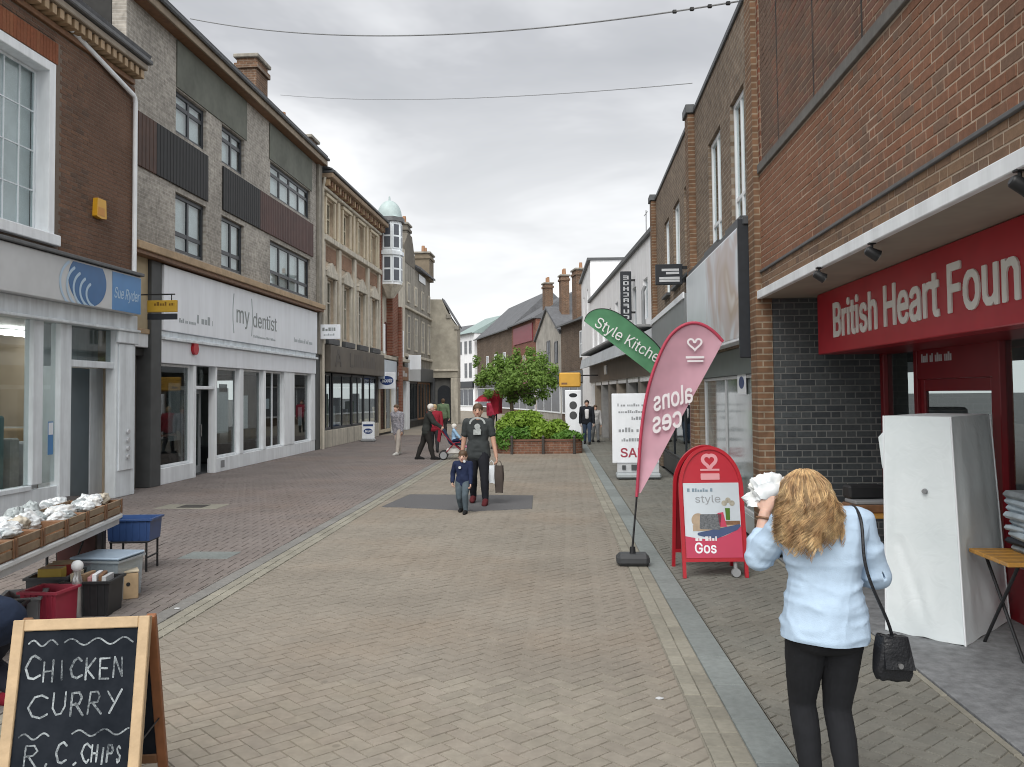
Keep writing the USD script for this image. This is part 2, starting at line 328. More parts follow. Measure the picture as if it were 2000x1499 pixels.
def paver_mesh(rings, c=.0035, zb=-.014, jit=.0012, ztop=0.):
    V, F, n = [], [], 0
    for r in rings:
        k = len(r); r = np.asarray(r)[:, :2]; ctr = r.mean(0); d = ctr - r; L = np.linalg.norm(d, axis=1, keepdims=True); inn = r + d / np.maximum(L, 1e-6) * np.minimum(c * 1.5, L * .4)
        h = ztop + prng.normal(0, jit); tl = prng.normal(0, .0025, 2)
        V.append(np.vstack([np.column_stack([inn, h + (inn - ctr) @ tl]), np.column_stack([r, np.full(k, zb)])]))
        f = [[n, n + i, n + i + 1] for i in range(1, k - 1)]
        for i in range(k): jn = (i + 1) % k; f += [[n + i, n + k + i, n + k + jn], [n + i, n + k + jn, n + jn]]
        F += f; n += 2 * k
    return np.vstack(V), np.array(F)
def lay(top, rings, mats, name='paver', limit=300):
    r3 = [np.column_stack([r, np.zeros(len(r))]) for r in rings]; first, rest = numbered(r3, limit)
    for i in first:
        B().raw(*paver_mesh([rings[i]])).build(name, mats, top)
    if len(rest): B().raw(*paver_mesh([rings[i] for i in rest])).build(name + '_field', mats, top, kind='stuff')
def sheet(top, name, poly, z, mat):
    b = B(); g_ = sg.Polygon(poly) if not hasattr(poly, 'area') else poly; m = trimesh.creation.triangulate_polygon(g_, engine='earcut'); b.raw(np.column_stack([m[0], np.full(len(m[0]), z)]), m[1]); return b.build(name, mat, top)
patch = sg.Polygon([on_z(745, 990)[:2], on_z(800, 966)[:2], on_z(1042, 968)[:2], on_z(1040, 994)[:2], on_z(930, 999)[:2]])
ST = struct('street', 'buff herringbone block paving down the middle of the shopping street', 'paving')
sheet(ST, 'joint_bed', street_poly, -.009, JOINT_SAND)
inner = sg.Polygon([(KL(-2) + .22, -2), (KR(-2) - .22, -2), (KR(FAR) - .22, FAR), (KL(FAR) + .22, FAR)]).difference(patch)
lay(ST, herring(inner, math.radians(45)), PAVER_BUFF)
def strip(fn, off, w, ln, y0, y1, seed=0):
    out = []; y = y0
    while y < y1:
        e = y + ln; out.append(np.array([(fn(y) + off, y + .004), (fn(y) + off + w - .006, y + .004), (fn(e) + off + w - .006, e - .004), (fn(e) + off, e - .004)])); y = e
    return out
setts = []
for o in (-.105, -.21): setts += strip(KR, o, .105, .2, -2, FAR)
for o in (.0, .105): setts += strip(KL, o, .105, .2, -2, FAR)
lay(ST, setts, SETT, 'edging_sett')
TP = struct('tarmac_patch', 'dark repaired patch of tarmac across the buff street paving', 'patch')
tb = B(); m = trimesh.creation.extrude_polygon(patch.buffer(-.01), .016, engine='earcut'); m.apply_translation([0, 0, -.013]); tb.raw(m.vertices, m.faces); tb.build('tarmac', TAR, TP)
# kerb strips
KS = struct('kerb', 'flush blue grey kerb stones along the right edge of the street', 'kerb'); lay(KS, strip(KR, .004, .215, .6, -2, FAR), KERB_STONE, 'kerb_stone')
KS2 = struct('kerb', 'flush grey channel stones along the left edge of the street', 'kerb'); lay(KS2, strip(KL, -.165, .16, .3, -2, FAR), CHANNEL, 'kerb_stone')
sheet(KS, 'kerb_bed', sg.Polygon([(KR(-2), -2), (KR(-2) + .22, -2), (KR(FAR) + .22, FAR), (KR(FAR), FAR)]), -.011, JOINT_SAND)
sheet(KS2, 'kerb_bed', sg.Polygon([(KL(-2) - .165, -2), (KL(-2), -2), (KL(FAR), FAR), (KL(FAR) - .165, FAR)]), -.011, JOINT_SAND)
LP = struct('pavement', 'purple grey block pavement in front of the shops on the left', 'pavement')
lp_poly = sg.Polygon([(-9.4, -2), (KL(-2) - .17, -2), (KL(FAR) - .17, FAR), (-9.4, FAR)])
sheet(LP, 'joint_bed', lp_poly, -.009, JOINT_SAND)
lay(LP, herring(lp_poly.intersection(sg.box(-9.3, 4, 0, FAR)), math.radians(2)), PAVER_PURPLE)
RPV = struct('pavement', 'grey green block pavement between the right kerb and the shops', 'pavement')
FX = 2.27
rp_poly = sg.Polygon([(KR(-2) + .225, -2), (FX, -2), (FX, 24), (1.3, FAR), (KR(FAR) + .225, FAR)])
sheet(RPV, 'joint_bed', rp_poly, -.009, JOINT_SAND)
lay(RPV, herring(rp_poly, math.radians(45)), PAVER_GREY)
FC = struct('forecourt', 'mottled grey stone forecourt under the red shop canopy', 'paving')
fc = B(); fc.box(FX + .05, 3.75, -2, 10.1, -.02, .012, c=.004); fc.build('stone_floor', FORECOURT, FC)
lay(FC, strip(lambda y: FX, 0, .048, .45, -2, 10.05), SETT, 'edging_stone')
FP = struct('street_far', 'pale paving of the street where it bends away in the distance', 'paving')
sheet(FP, 'far_paving', sg.Polygon([(-16, FAR), (5, FAR), (5, 60), (-3, 130), (-30, 130), (-16, 70)]), -.004, PAVER_BUFF)
MH = struct('manhole_cover', 'pale oblong manhole frame set in the purple pavement', 'manhole cover')
p = on_z(375, 990); b = B(); b.box(p[0] - .55, p[0] + .55, p[1] - .3, p[1] + .3, -.012, .004, c=.003); b.build('frame', SETT, MH)
b = B(); b.box(p[0] - .2, p[0] + .25, p[1] - .18, p[1] + .2, .002, .008, c=.002); b.build('cover', IRON, MH)
MH = struct('manhole_cover', 'small worn grey cover near the crates on the left pavement', 'manhole cover')
p = on_z(410, 1085); b = B(); b.box(p[0] - .3, p[0] + .3, p[1] - .22, p[1] + .22, -.012, .004, c=.003); b.build('cover', KERB_STONE, MH)

# ---------------------------------------------------------------- bricks
def flemish(a0, a1, z0, z1, ph=0., course=.075, L=.213, H=.100, j=.0125):
    out = []; P = L + H + 2 * j; r = 0; z = z0
    while z < z1 - .02:
        a = a0 - P + (ph if r % 2 == 0 else ph + P / 2)
        while a < a1:
            for w in (L, H):
                s, e = max(a, a0), min(a + w, a1)
                if e - s > .025: out.append((s, e, z + j / 2, min(z + course - j / 2, z1), w == H))
                a += w + j
        z += course; r += 1
    return out
def brick_piece(b, br, out, c=.0025, back=-.006, rng=prng):
    a0, a1, z0, z1 = br[:4]; o = out + rng.normal(0, .0012)
    i = c; v = [(a0 + i, o, z0 + i), (a1 - i, o, z0 + i), (a1 - i, o, z1 - i), (a0 + i, o, z1 - i), (a0, o - c, z0), (a1, o - c, z0), (a1, o - c, z1), (a0, o - c, z1), (a0, back, z0), (a1, back, z0), (a1, back, z1), (a0, back, z1)]
    f = [[0, 2, 1], [0, 3, 2]]
    for s in (0, 4):
        for k in range(4): q = (k + 1) % 4; f += [[s + k, s + q, s + 4 + q], [s + k, s + 4 + q, s + 4 + k]]
    return b.raw(v, f)
def brickwork(fr, bricks, out, mats, parent, name='brick', limit=300, pick=None):
    pts = [fr.w(np.array([[(x[0] + x[1]) / 2, out, (x[2] + x[3]) / 2]])) for x in bricks]
    first, rest = numbered(pts, limit)
    pick = pick or (lambda br: int(prng.integers(len(mats))))
    for i in first: brick_piece(B(fr), bricks[i], out).build(name, mats[pick(bricks[i])], parent)
    if len(rest):
        b = B(fr)
        for i in rest: brick_piece(b, bricks[i], out)
        b.build(name + '_field', mats[-1], parent, kind='stuff')
BR_MORTAR = pm('brick_mortar', (.52, .42, .33), .95, .15, 30, .3, 120, dirt=.2)
def brick_tone(name, cols, rough=.85, dirt=.22):
    """fired brick with a tone of its own for each brick"""
    n = len(cols); ramp = [((i + .5) / n, c) for i, c in enumerate(cols)]
    return material(name, {'g': ('geometry', {}), 'oi': ('object_info', {}), 'ad': ('math', {'math_type': 'add'}), 'fr': ('math', {'math_type': 'fraction'}), 'r': ('rgb_ramp', {'ramp': ramp}),
        'n': ('noise_texture', {'scale': 26.0, 'detail': 5.0, 'roughness': .65}), 'r1': ('rgb_ramp', {'ramp': [(.3, (.82, .82, .82)), (.7, (1.15, 1.15, 1.15))]}), 'm': ('mix', {'mix_type': 'multiply', 'fac': 1.0}),
        'n2': ('noise_texture', {'scale': .8, 'detail': 6.0, 'roughness': .65}), 'r2': ('rgb_ramp', {'ramp': [(.35, (1 - dirt,) * 3), (.62, (1., 1., 1.))]}), 'm2': ('mix', {'mix_type': 'multiply', 'fac': 1.0}),
        'nb': ('noise_texture', {'scale': 110.0, 'detail': 4.0}), 'b': ('bump', {'strength': .5, 'distance': .006}), 'p': ('principled_bsdf', {'roughness': rough, 'specular_ior_level': .3})},
        [('oi.random', 'ad.value1'), ('g.random_per_island', 'ad.value2'), ('ad.value', 'fr.value1'), ('fr.value', 'r.fac'), ('g.position', 'n.vector'), ('n.fac', 'r1.fac'), ('r.color', 'm.color1'), ('r1.color', 'm.color2'),
         ('g.position', 'n2.vector'), ('n2.fac', 'r2.fac'), ('m.color', 'm2.color1'), ('r2.color', 'm2.color2'), ('m2.color', 'p.base_color'), ('g.position', 'nb.vector'), ('nb.fac', 'b.height'), ('b.normal', 'p.normal')])
BRICK_RED = brick_tone('brick_red', [(0.270, 0.129, 0.078), (0.249, 0.122, 0.074), (0.225, 0.126, 0.084), (0.279, 0.137, 0.084), (0.195, 0.128, 0.093), (0.261, 0.126, 0.075), (0.237, 0.120, 0.075), (0.273, 0.135, 0.085), (0.213, 0.131, 0.091)])
BRICK_BROWN = brick_tone('brick_brown', [(.23, .115, .075), (.19, .105, .072), (.155, .10, .075), (.21, .10, .07), (.175, .11, .08)], dirt=.35)
BRICK_BLUE = brick_tone('brick_blue', [(.078, .09, .096), (.06, .07, .076), (.092, .102, .106), (.07, .08, .085), (.054, .062, .069)], .55, .2)
BRICK_DARK = brick_tone('brick_dark', [(.18, .10, .065), (.14, .082, .056), (.21, .118, .075), (.12, .078, .058), (.195, .11, .075), (.16, .09, .06)], dirt=.3)
MORTAR_BLUE = pm('grey_mortar', (.20, .205, .20), .95, .15, 30, dirt=.2)
MORTAR_DARK = pm('dark_mortar', (.19, .15, .12), .95, .15, 30, dirt=.2)

def wall_holes(fr, a0, a1, z0, z1, holes, b0, b1, name, mat, parent, **k):
    poly = rect(a0, a1, z0, z1)
    for h in holes: poly = poly.difference(rect(*h[:4]) if not hasattr(h, 'area') else h)
    return B(fr).ext(poly, b0, b1).build(name, mat, parent, **k)
def window(fr, parent, a0, a1, z0, z1, b, fmat, cols=1, rows=1, fw=.06, mw=.035, fd=.06, glass=None, back=None, bd=.22, name='window', cfr=None, rfr=None, sill=None):
    """frame set at depth b (its outer face), with panes and what hangs behind them"""
    f = B(fr); f.box(a0, a0 + fw, b - fd, b, z0, z1, c=.006); f.box(a1 - fw, a1, b - fd, b, z0, z1, c=.006); f.box(a0 + fw, a1 - fw, b - fd, b, z0, z0 + fw, c=.006); f.box(a0 + fw, a1 - fw, b - fd, b, z1 - fw, z1, c=.006)
    ca = cfr or [i / cols for i in range(1, cols)]; ra = rfr or [i / rows for i in range(1, rows)]
    w, h = a1 - a0 - 2 * fw, z1 - z0 - 2 * fw
    for t in ca: c_ = a0 + fw + w * t; f.box(c_ - mw / 2, c_ + mw / 2, b - fd + .004, b - .004, z0 + fw, z1 - fw, c=.005)
    for t in ra: r_ = z0 + fw + h * t; f.box(a0 + fw, a1 - fw, b - fd + .008, b - .008, r_ - mw / 2, r_ + mw / 2, c=.004)
    p = f.build(name, fmat, parent)
    edges = [a0 + fw] + [a0 + fw + w * t for t in ca] + [a1 - fw]
    if p.count('/') < 5:
        for i in range(len(edges) - 1): B(fr).box(edges[i] + .002, edges[i + 1] - .002, b - fd / 2 - .004, b - fd / 2 + .004, z0 + fw, z1 - fw).build('pane', glass or GLASS, p)
        if back is not None: B(fr).box(a0 + .01, a1 - .01, b - bd - .02, b - bd, z0 + .01, z1 - .01).build('blind' if back is BLIND else 'curtain' if back is CURTAIN else 'room_back', back, p)
        if sill is not None: B(fr).box(a0 - .06, a1 + .06, b - .02, b + .14, z0 - .07, z0 - .002, c=.008).build('sill', sill, p)
    return p
# ================================================================ right side: charity shop with brick upper wall and red sign
X1 = 2.25; fr = right(X1); YC = yl(1490, X1)            # YC: far end of the recess
Y0 = 1.2
BRICK_TANB = brick_tone('brick_tan_tone', [(.25, .16, .10), (.21, .13, .085), (.28, .18, .115), (.18, .12, .085)])
shop = thing('charity_shop', 'red brick shop with white edged canopy over a long red charity sign', 'shop', (X1, 6, 0))
part(fr, [(Y0, YC + .3, -8, -.015, 3.07, 9.0)], 'upper_wall', BR_MORTAR, shop)
low_bricks = flemish(Y0, YC - .0, 3.31, 4.45)
up_bricks = []
joints = [yl(1520, X1, 300), yl(1590, X1, 250), yl(1683, X1, 100)]; st_ = joints[1] - joints[2]
jl = [YC - .12] + joints + [joints[2] - st_ * k for k in range(1, 5)]
for q0, q1 in zip(jl[1:], jl[:-1]): up_bricks += flemish(max(q0 + .02, Y0), q1 - .02, 4.56, 6.9) if q1 > Y0 + .1 else []
LBm = [BRICK_RED]
uw = part(fr, [(Y0, YC + .3, -.0145, -.0045, 3.312, 4.449)], 'wall_face', BR_MORTAR, shop)
brickwork(fr, low_bricks, .0, LBm, uw, 'brick', 300)
uw2 = part(fr, [(Y0, YC - .1, -.0105, -.0085, 4.56, 8.9)], 'upper_panel', BR_MORTAR, shop)
brickwork(fr, up_bricks, -.004, [BRICK_BROWN], uw2, 'brick', 300)
for q in joints: part(fr, [(q - .014, q + .014, -.0084, -.003, 4.57, 8.8)], 'movement_joint', DARK, shop)
part(fr, [(YC - .115, YC - .035, -.0084, .006, 4.56, 8.9)], 'red_brick_strip', brick_mat('strip_brick', (.24, .085, .05), (.17, .07, .045), (.3, .24, .18)), shop)
part(fr, [(Y0, YC - .03, -.01, .03, 4.45, 4.555)], 'concrete_band', pm('band_concrete', (.17, .165, .155), .9, .2, 12, .3, 60, dirt=.3), shop, c=.006)
# rows just above the canopy
part(fr, [(Y0, YC, -.01, .02, 3.285, 3.31)], 'drip_flashing', LEAD, shop, c=.003)
low2 = flemish(Y0, YC, 3.08, 3.283)
sc_ = part(fr, [(Y0, YC, -.0105, -.0085, 3.07, 3.285)], 'soldier_course_bed', BR_MORTAR, shop)
brickwork(fr, low2, -.004, [BRICK_TANB], sc_, 'brick', 120)
# canopy: white fascia and soffit
part(fr, [(Y0, YC - .01, .0, .055, 2.972, 3.068)], 'canopy_edge', WHITE, shop, c=.006)
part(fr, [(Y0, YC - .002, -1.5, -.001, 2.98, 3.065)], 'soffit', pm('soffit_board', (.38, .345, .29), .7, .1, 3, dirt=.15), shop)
# dark glazed brick return wall at the far end of the recess
fw_ = Frame((0, YC), (1, 0), (0, -1))                  # a = x, b = towards the camera
XW = 3.6
part(fw_, [(X1, XW + .3, -.3, -.012, 0, 2.98)], 'return_wall', MORTAR_BLUE, shop)
rw = part(fw_, [(X1, XW + .02, -.0105, -.0045, 0, 2.975)], 'dark_wall_face', MORTAR_BLUE, shop)
brickwork(fw_, flemish(X1, XW, 0, 2.97, ph=.04), .0, [BRICK_BLUE], rw, 'dark_brick', 300)
# shop front at XW
b0 = X1 - XW
part(fr, [(Y0, YC - .02, b0 - 4, b0 - 3.9, 0, 2.98)], 'room_back', pm('room_wall', (.35, .31, .25), .9, .15, 2), shop)
part(fr, [(Y0, YC - .02, b0 - 3.9, b0 - .06, -.02, .012)], 'room_floor', DKGREY, shop)
part(fr, [(Y0, YC - .02, b0 - 3.9, b0 - .06, 2.90, 2.97)], 'room_ceiling', MIDGREY, shop)
def XY(px): return yl(px, XW, 750)
a_post, a_d0, a_d1, a_d2 = XY(1712) , XY(1790), XY(1945), XY(1932)
def post(y0, y1, z0=0, z1=2.98, n='frame_post', m=RED_D, d=.0): return part(fr, [(y0, y1, b0 - .08, b0 + .03 + d, z0, z1)], n, m, shop, c=.006)
post(YC - .135, YC - .03)
post(a_d0 - .09, a_d0); post(a_d1 - .13, a_d1); post(a_d1 - 2.6, a_d1 - 2.5)
part(fr, [(a_d0, YC - .135, b0 - .06, b0 + .02, 0, .45)], 'stall_riser', RED_D, shop, c=.006)
part(fr, [(a_d1 - 2.5, a_d1 - .13, b0 - .06, b0 + .02, 0, .45)], 'stall_riser', RED_D, shop, c=.006)
for q0, q1 in ((a_d0, YC - .135), (a_d1 - 2.5, a_d1 - .13)): part(fr, [(q0, q1, b0 - .03, b0 - .02, .45, 2.98)], 'window_pane', GLASS_D, shop)
# door with fanlight board
dz = 2.02
part(fr, [(a_d1, a_d0 - .09, b0 - .05, b0 + .02, 2.001, 2.32)], 'door_fascia', RED_D, shop, c=.006)
nb = B(fr)
for k in range(17):
    if k in (4, 7, 12): continue
    nb.box(a_d0 - .2 - k * .042, a_d0 - .2 - k * .042 - .03, b0 + .0205, b0 + .024, 2.17, 2.235 + (.02 if k % 3 == 0 else 0))
nb.build('small_lettering', LTGREY, shop, kind='stuff')
door = part(fr, [(a_d1, a_d1 + .1, b0 - .05, b0 - .005, .02, 2.0), (a_d0 - .19, a_d0 - .09, b0 - .05, b0 - .005, .02, 2.0), (a_d1 + .1, a_d0 - .19, b0 - .05, b0 - .005, 1.88, 2.0), (a_d1 + .1, a_d0 - .19, b0 - .05, b0 - .005, .02, .25)], 'door', RED_D, shop, c=.006)
part(fr, [(a_d1 + .1, a_d0 - .19, b0 - .03, b0 - .02, .25, 1.88)], 'door_pane', GLASS_D, door)
part(fr, [(a_d1 + .03, a_d1 + .06, b0, b0 + .05, .9, 1.25)], 'handle', STEEL, door, c=.008)
part(fr, [(a_d1, a_d0 - .09, b0 - .02, b0 - .01, 2.32, 2.98)], 'fanlight', GLASS_D, shop)
# goods seen inside
for k, (y, h, m) in enumerate(((a_d0 + .4, 1.7, MIDGREY), (a_d0 + .9, 1.5, DKGREY), (a_d1 - .6, 1.8, DKGREY), (a_d1 - 1.2, 1.5, MIDGREY))):
    part(fr, [(y, y + .35, b0 - .7, b0 - .3, .1, h)], 'window_display', m, shop, c=.03)
part(fr, [(a_d1 + .2, a_d1 + .9, b0 - 2.2, b0 - 2.0, 1.2, 1.75)], 'inside_poster', TAN, shop)
# the long red sign with letters
bs = X1 - 2.8; ys1 = yl(1597, 2.8, 630)
sign = part(fr, [(Y0, ys1, bs - .22, bs, 2.30, 2.975)], 'sign_board', RED, shop, c=.008)
part(fr, [(Y0, ys1 - .002, bs - .9, bs - .222, 2.30, 2.36)], 'sign_underside', RED_D, shop)
lt = B(); yb = yl(1629, 2.8, 620); wid = yb - yl(1995, 2.8, 560)
txt(lt, 'British Heart Foun', .345, fr.w(np.array([[yb, bs + .001, 2.465]]))[0], (0, -1, 0), (0, 0, 1), depth=.012, width=wid)
txt(lt, 'dation', .345, fr.w(np.array([[yb - wid - .07, bs + .001, 2.465]]))[0], (0, -1, 0), (0, 0, 1), depth=.012, width=1.35)
lt.build('sign_letters', pm('letter_white', (.72, .72, .68), .5, .05, 3), sign)
for k, (px, py) in enumerate(((1600, 533), (1703, 487), (1992, 350))):
    sp = on_z(px, py, 2.93); yy = sp[1]; bb = X1 - sp[0]
    s_ = thing('spotlight', ('small black floodlight at the far end of the canopy soffit', 'black floodlight under the canopy above the middle of the red sign', 'black floodlight at the picture edge under the near end of the canopy')[k], 'floodlight', (X1 - bb, yy, 2.98))
    b = B(fr); b.rod((yy, bb, 2.98), (yy, bb, 2.925), .01); b.box(yy - .025, yy + .025, bb - .025, bb + .025, 2.964, 2.98, c=.004); b.build('bracket', BLACK, s_)
    b = B(fr); pth = [(yy, bb + .045, 2.925), (yy, bb + .035, 2.92), (yy, bb - .03, 2.885), (yy, bb - .045, 2.877)]; b.tube(pth, [.022, .034, .042, .046], n=14); b.build('lamp_head', BLACK, s_, smooth=40)
    b = B(fr); b.rod((yy, bb - .046, 2.8765), (yy, bb - .05, 2.874), .036, n=14); b.build('lens', STEEL, s_)

# ================================================================ right: brown brick shop with tall white windows
BR_TAN = brick_mat('brick_tan', (.26, .195, .14), (.20, .145, .105), (.31, .27, .22))
BR_PIER = brick_mat('brick_pier', (.235, .135, .08), (.18, .105, .065), (.32, .26, .19), plane='y', bw=.225)
BR_PIERX = brick_mat('brick_pier_side', (.235, .135, .08), (.18, .105, .065), (.32, .26, .19))
Y2 = YC + .32; YP = yl(1352, X1, 400); Y3 = yl(1279, X1, 480)
nb_ = thing('brick_shop', 'brown brick shop with tall white upstairs windows and a white picture fascia', 'shop', (X1, 16, 0))
fr2 = right(X1 + .03)
H2 = 6.9
wa = [(yl(1450, X1, 300), yl(1423, X1, 300)), (yl(1405, X1, 380), yl(1381, X1, 380))]
wb = [(yl(1347, X1, 440), yl(1334, X1, 440)), (yl(1325, X1, 470), yl(1313, X1, 470)), (yl(1305, X1, 500), yl(1296, X1, 500))]
holes = [(p_, q_, 4.15, 5.9) for p_, q_ in wa + wb] + [(Y2 + .35, YP - .3, .0, 2.5), (YP + .35, Y3 - .4, .0, 2.5)]
wall_holes(fr2, Y2, Y3 + .15, 0, H2, holes, -.3, 0, 'wall', BR_TAN, nb_)
part(fr2, [(Y2, Y3 + .15, -9, -.3, 2.6, H2 - .1)], 'core', DARK, nb_)
part(fr2, [(Y2, Y3 + .15, -.34, .03, H2, H2 + .09)], 'coping', DKGREY, nb_, c=.01)
part(right(X1), [(YC - .012, YC + .33, -.115, .07, 0, H2 - .0)], 'corner_pier', BR_PIER, nb_)
for a, e in ((YP - .25, .12), (Y3 - .1, .12)):
    part(fr2, [(a, a + .4, .001, e, 2.6, H2 - .001)], 'pilaster', BR_PIERX, nb_); part(fr2, [(a - .04, a + .44, .001, e + .04, H2 + .0, H2 + .16)], 'pilaster_cap', DKGREY, nb_, c=.01)
part(fr2, [(YP - .22, YP + .3, -.29, .09, 0, 2.5)], 'lower_pier', BR_PIER, nb_)
for p_, q_ in wa + wb:
    window(fr2, nb_, p_, q_, 4.15, 5.9, -.05, WHITE, cols=2, fw=.07, mw=.06, rfr=[.2], back=BLIND, bd=.1, sill=DKGREY)
part(fr2, [(Y2 + .02, YP - .25, .001, .16, 3.93, 4.03)], 'ledge', DKGREY, nb_, c=.01)
# picture fascia
PIC = material('fascia_picture', {'g': ('geometry', {}), 'n': ('noise_texture', {'scale': .9, 'detail': 2.0, 'distortion': 1.0}), 'r': ('rgb_ramp', {'ramp': [(.3, (.66, .70, .74)), (.45, (.60, .64, .69)), (.55, (.50, .44, .44)), (.68, (.42, .33, .26)), (.8, (.62, .60, .58))]}), 'p': ('principled_bsdf', {'roughness': .35})}, [('g.position', 'n.vector'), ('n.fac', 'r.fac'), ('r.color', 'p.base_color')])
fas = part(fr2, [(Y2 + .12, YP - .28, .02, .2, 2.52, 3.93)], 'fascia', SIGN_WHITE, nb_, c=.008)
ym = Y2 + (YP - Y2) * .52
part(fr2, [(Y2 + .2, ym, .2, .204, 2.56, 3.9)], 'picture_panel', PIC, fas)
part(fr2, [(ym + .01, YP - .36, .2, .204, 2.56, 3.9)], 'blue_panel', pm('pale_blue_panel', (.60, .66, .70), .35, .12, .8), fas)
part(fr2, [(Y2 + .05, Y2 + .11, .0, .22, 2.3, 4.0)], 'fascia_end', DKFRAME, nb_, c=.006)
f2 = part(fr2, [(YP + .3, Y3 - .15, .02, .16, 2.62, 3.72)], 'grey_fascia', pm('grey_fascia_board', (.22, .24, .25), .5, .1, 3), nb_, c=.008)
part(fr2, [(YP + .3, Y3 - .15, .16, .19, 3.62, 3.74)], 'fascia_trim', SIGN_WHITE, f2, c=.004)
# shop windows with whitened glass
WASH = material('whitened_glass', {'g': ('geometry', {}), 'n': ('noise_texture', {'scale': 1.1, 'detail': 4.0, 'distortion': .8}), 'r': ('rgb_ramp', {'ramp': [(.32, (.075, .09, .09)), (.5, (.17, .20, .205)), (.7, (.30, .34, .34))]}), 'p': ('principled_bsdf', {'roughness': .08, 'specular_ior_level': .6})}, [('g.position', 'n.vector'), ('n.fac', 'r.fac'), ('r.color', 'p.base_color')])
window(fr2, nb_, Y2 + .37, YP - .32, .25, 2.12, -.08, LTGREY, cols=1, fw=.05, mw=.05, cfr=[.55], glass=WASH, name='shop_window')
part(fr2, [(Y2 + .37, YP - .32, -.14, -.06, .0, .248)], 'stall_riser', pm('riser_grey', (.42, .45, .45), .6, .1, 4), nb_)
part(fr2, [(Y2 + .36, YP - .31, -.16, -.05, 2.125, 2.495)], 'blind_box', pm('green_grey_box', (.13, .155, .155), .5, .1, 4), nb_)
bx = fr2.w(np.array([[yl(1432, X1, 748), -.07, zl(1432, 748, X1)]]))[0]
nx = part(fr2, [(bx[1] - .35, bx[1] + .25, -.078, -.074, bx[2] - .16, bx[2] + .16)], 'window_notice', SIGN_WHITE, nb_)
e = B(); t = np.linspace(0, 2 * np.pi, 24, endpoint=False); e.fr = fr2; e.ext(sg.Polygon(np.column_stack([bx[1] - .05 + .18 * np.cos(t), bx[2] + .085 * np.sin(t)])), -.0735, -.071); e.build('oval', pm('logo_blue', (.02, .05, .18), .4, .05, 3), nx)
window(fr2, nb_, YP + .37, Y3 - .42, .4, 2.48, -.08, DKFRAME, cols=3, fw=.06, mw=.06, glass=GLASS_D, name='shop_window')
part(fr2, [(YP + .37, Y3 - .42, -.14, -.06, 0, .398)], 'stall_riser', DKGREY, nb_)
part(fr2, [(YP + .3, Y3, -3.1, -3.0, 0, 2.6)], 'room_back', MIDGREY, nb_)
part(fr2, [(YP + .35, YP + .8, -.02, .03, .0, 2.3)], 'red_door', RED_D, nb_, c=.01)
# projecting signs
p = on_x(1462, 548, X1); hs = thing('box_sign', 'narrow navy box sign fixed to the corner of the brown brick shop', 'sign', (X1, p[1], p[2]))
sY = Y2 + .2
part(fr2, [(sY, sY + .12, .05, .19, 3.12, 3.62)], 'box', pm('navy_box', (.018, .028, .055), .4, .1, 4), hs, c=.01); part(fr2, [(sY + .04, sY + .08, .0, .05, 3.5, 3.54)], 'bracket', BLACK, hs)
yy = yl(1310, X1 - .3, 540); z0, z1 = zl(1305, 562, X1 - .3), zl(1305, 522, X1 - .3)
hs = thing('hanging_sign', 'small black hanging sign with pale lettering below the brick shop windows', 'sign', (X1, yy, z0))
part(fr2, [(yy, yy + .08, .1, .62, z0, z1)], 'board', DKFRAME, hs, c=.01); part(fr2, [(yy + .02, yy + .06, .0, .1, z1 - .1, z1 - .04), (yy + .02, yy + .06, .0, .1, z0 + .04, z0 + .1)], 'bracket', BLACK, hs)
b = B(Frame((X1 + .03, yy), (-1, 0), (0, -1)))
for zz, w0, w1 in ((.30, .17, .5), (.23, .17, .42), (.12, .16, .55), (.06, .16, .55)): b.box(w0, w1, .001, .004, z0 + (z1 - z0) * zz * 2.2, z0 + (z1 - z0) * (zz * 2.2 + .11))
b.build('lettering', LTGREY, hs)

# ================================================================ right: long white rendered shop
A3 = np.array([X1 + .0, Y3 + .16]); sB = .95; B3 = np.array([sB, 41.5]); u3 = (B3 - A3) / np.linalg.norm(B3 - A3); L3 = np.linalg.norm(B3 - A3); n3 = np.array([-u3[1], u3[0]]); n3 = n3 if n3[0] < 0 else -n3
fr3 = Frame(A3, u3, n3)
def along3(px):
    d = ray(px, 700)[:2]; M = np.array([u3, -d]).T; return float(np.linalg.solve(M, -A3)[0])
wh = thing('white_shop', 'long white rendered shop with dark coping, pale canopy and row of small windows', 'shop', (A3[0], A3[1] + 8, 0))
H3 = 6.15
ws = [(k, k + .8, 3.95, 5.1) for k in np.linspace(1.2, L3 - 2, 8)]
wall_holes(fr3, 0, L3, 2.2, H3, ws, -.3, 0, 'wall', WHITE_R, wh)
part(fr3, [(.01, L3 - .01, -8, -.3, 2.4, H3 - .02)], 'core', WHITE_R, wh)
part(fr3, [(-.02, L3 + .05, -.36, .09, H3, H3 + .14)], 'coping', DKGREY, wh, c=.01); part(fr3, [(-.01, .18, -7, -.37, H3 - .01, H3 + .13)], 'coping', DKGREY, wh)
for a0, a1, z0, z1 in ws: window(fr3, wh, a0, a1, z0, z1, -.08, GREYWHITE, cols=2, fw=.06, back=CURTAIN, bd=.14)
b = B(fr3); b.hexa([(.2, 0, 3.12), (L3, 0, 3.12), (L3, .5, 3.0), (.2, .5, 3.0), (.2, 0, 3.62), (L3, 0, 3.62), (L3, .42, 3.42), (.2, .42, 3.42)]); b.build('canopy', pm('canopy_grey', (.50, .54, .58), .5, .06, 2, dirt=.2), wh)
part(fr3, [(.2, L3, .0, .46, 3.625, 3.70)], 'canopy_top', MIDGREY, wh, c=.01)
part(fr3, [(0, L3, -.2, .05, 2.35, 3.11)], 'brown_fascia', pm('brown_fascia_board', (.13, .105, .085), .6, .2, 3), wh)
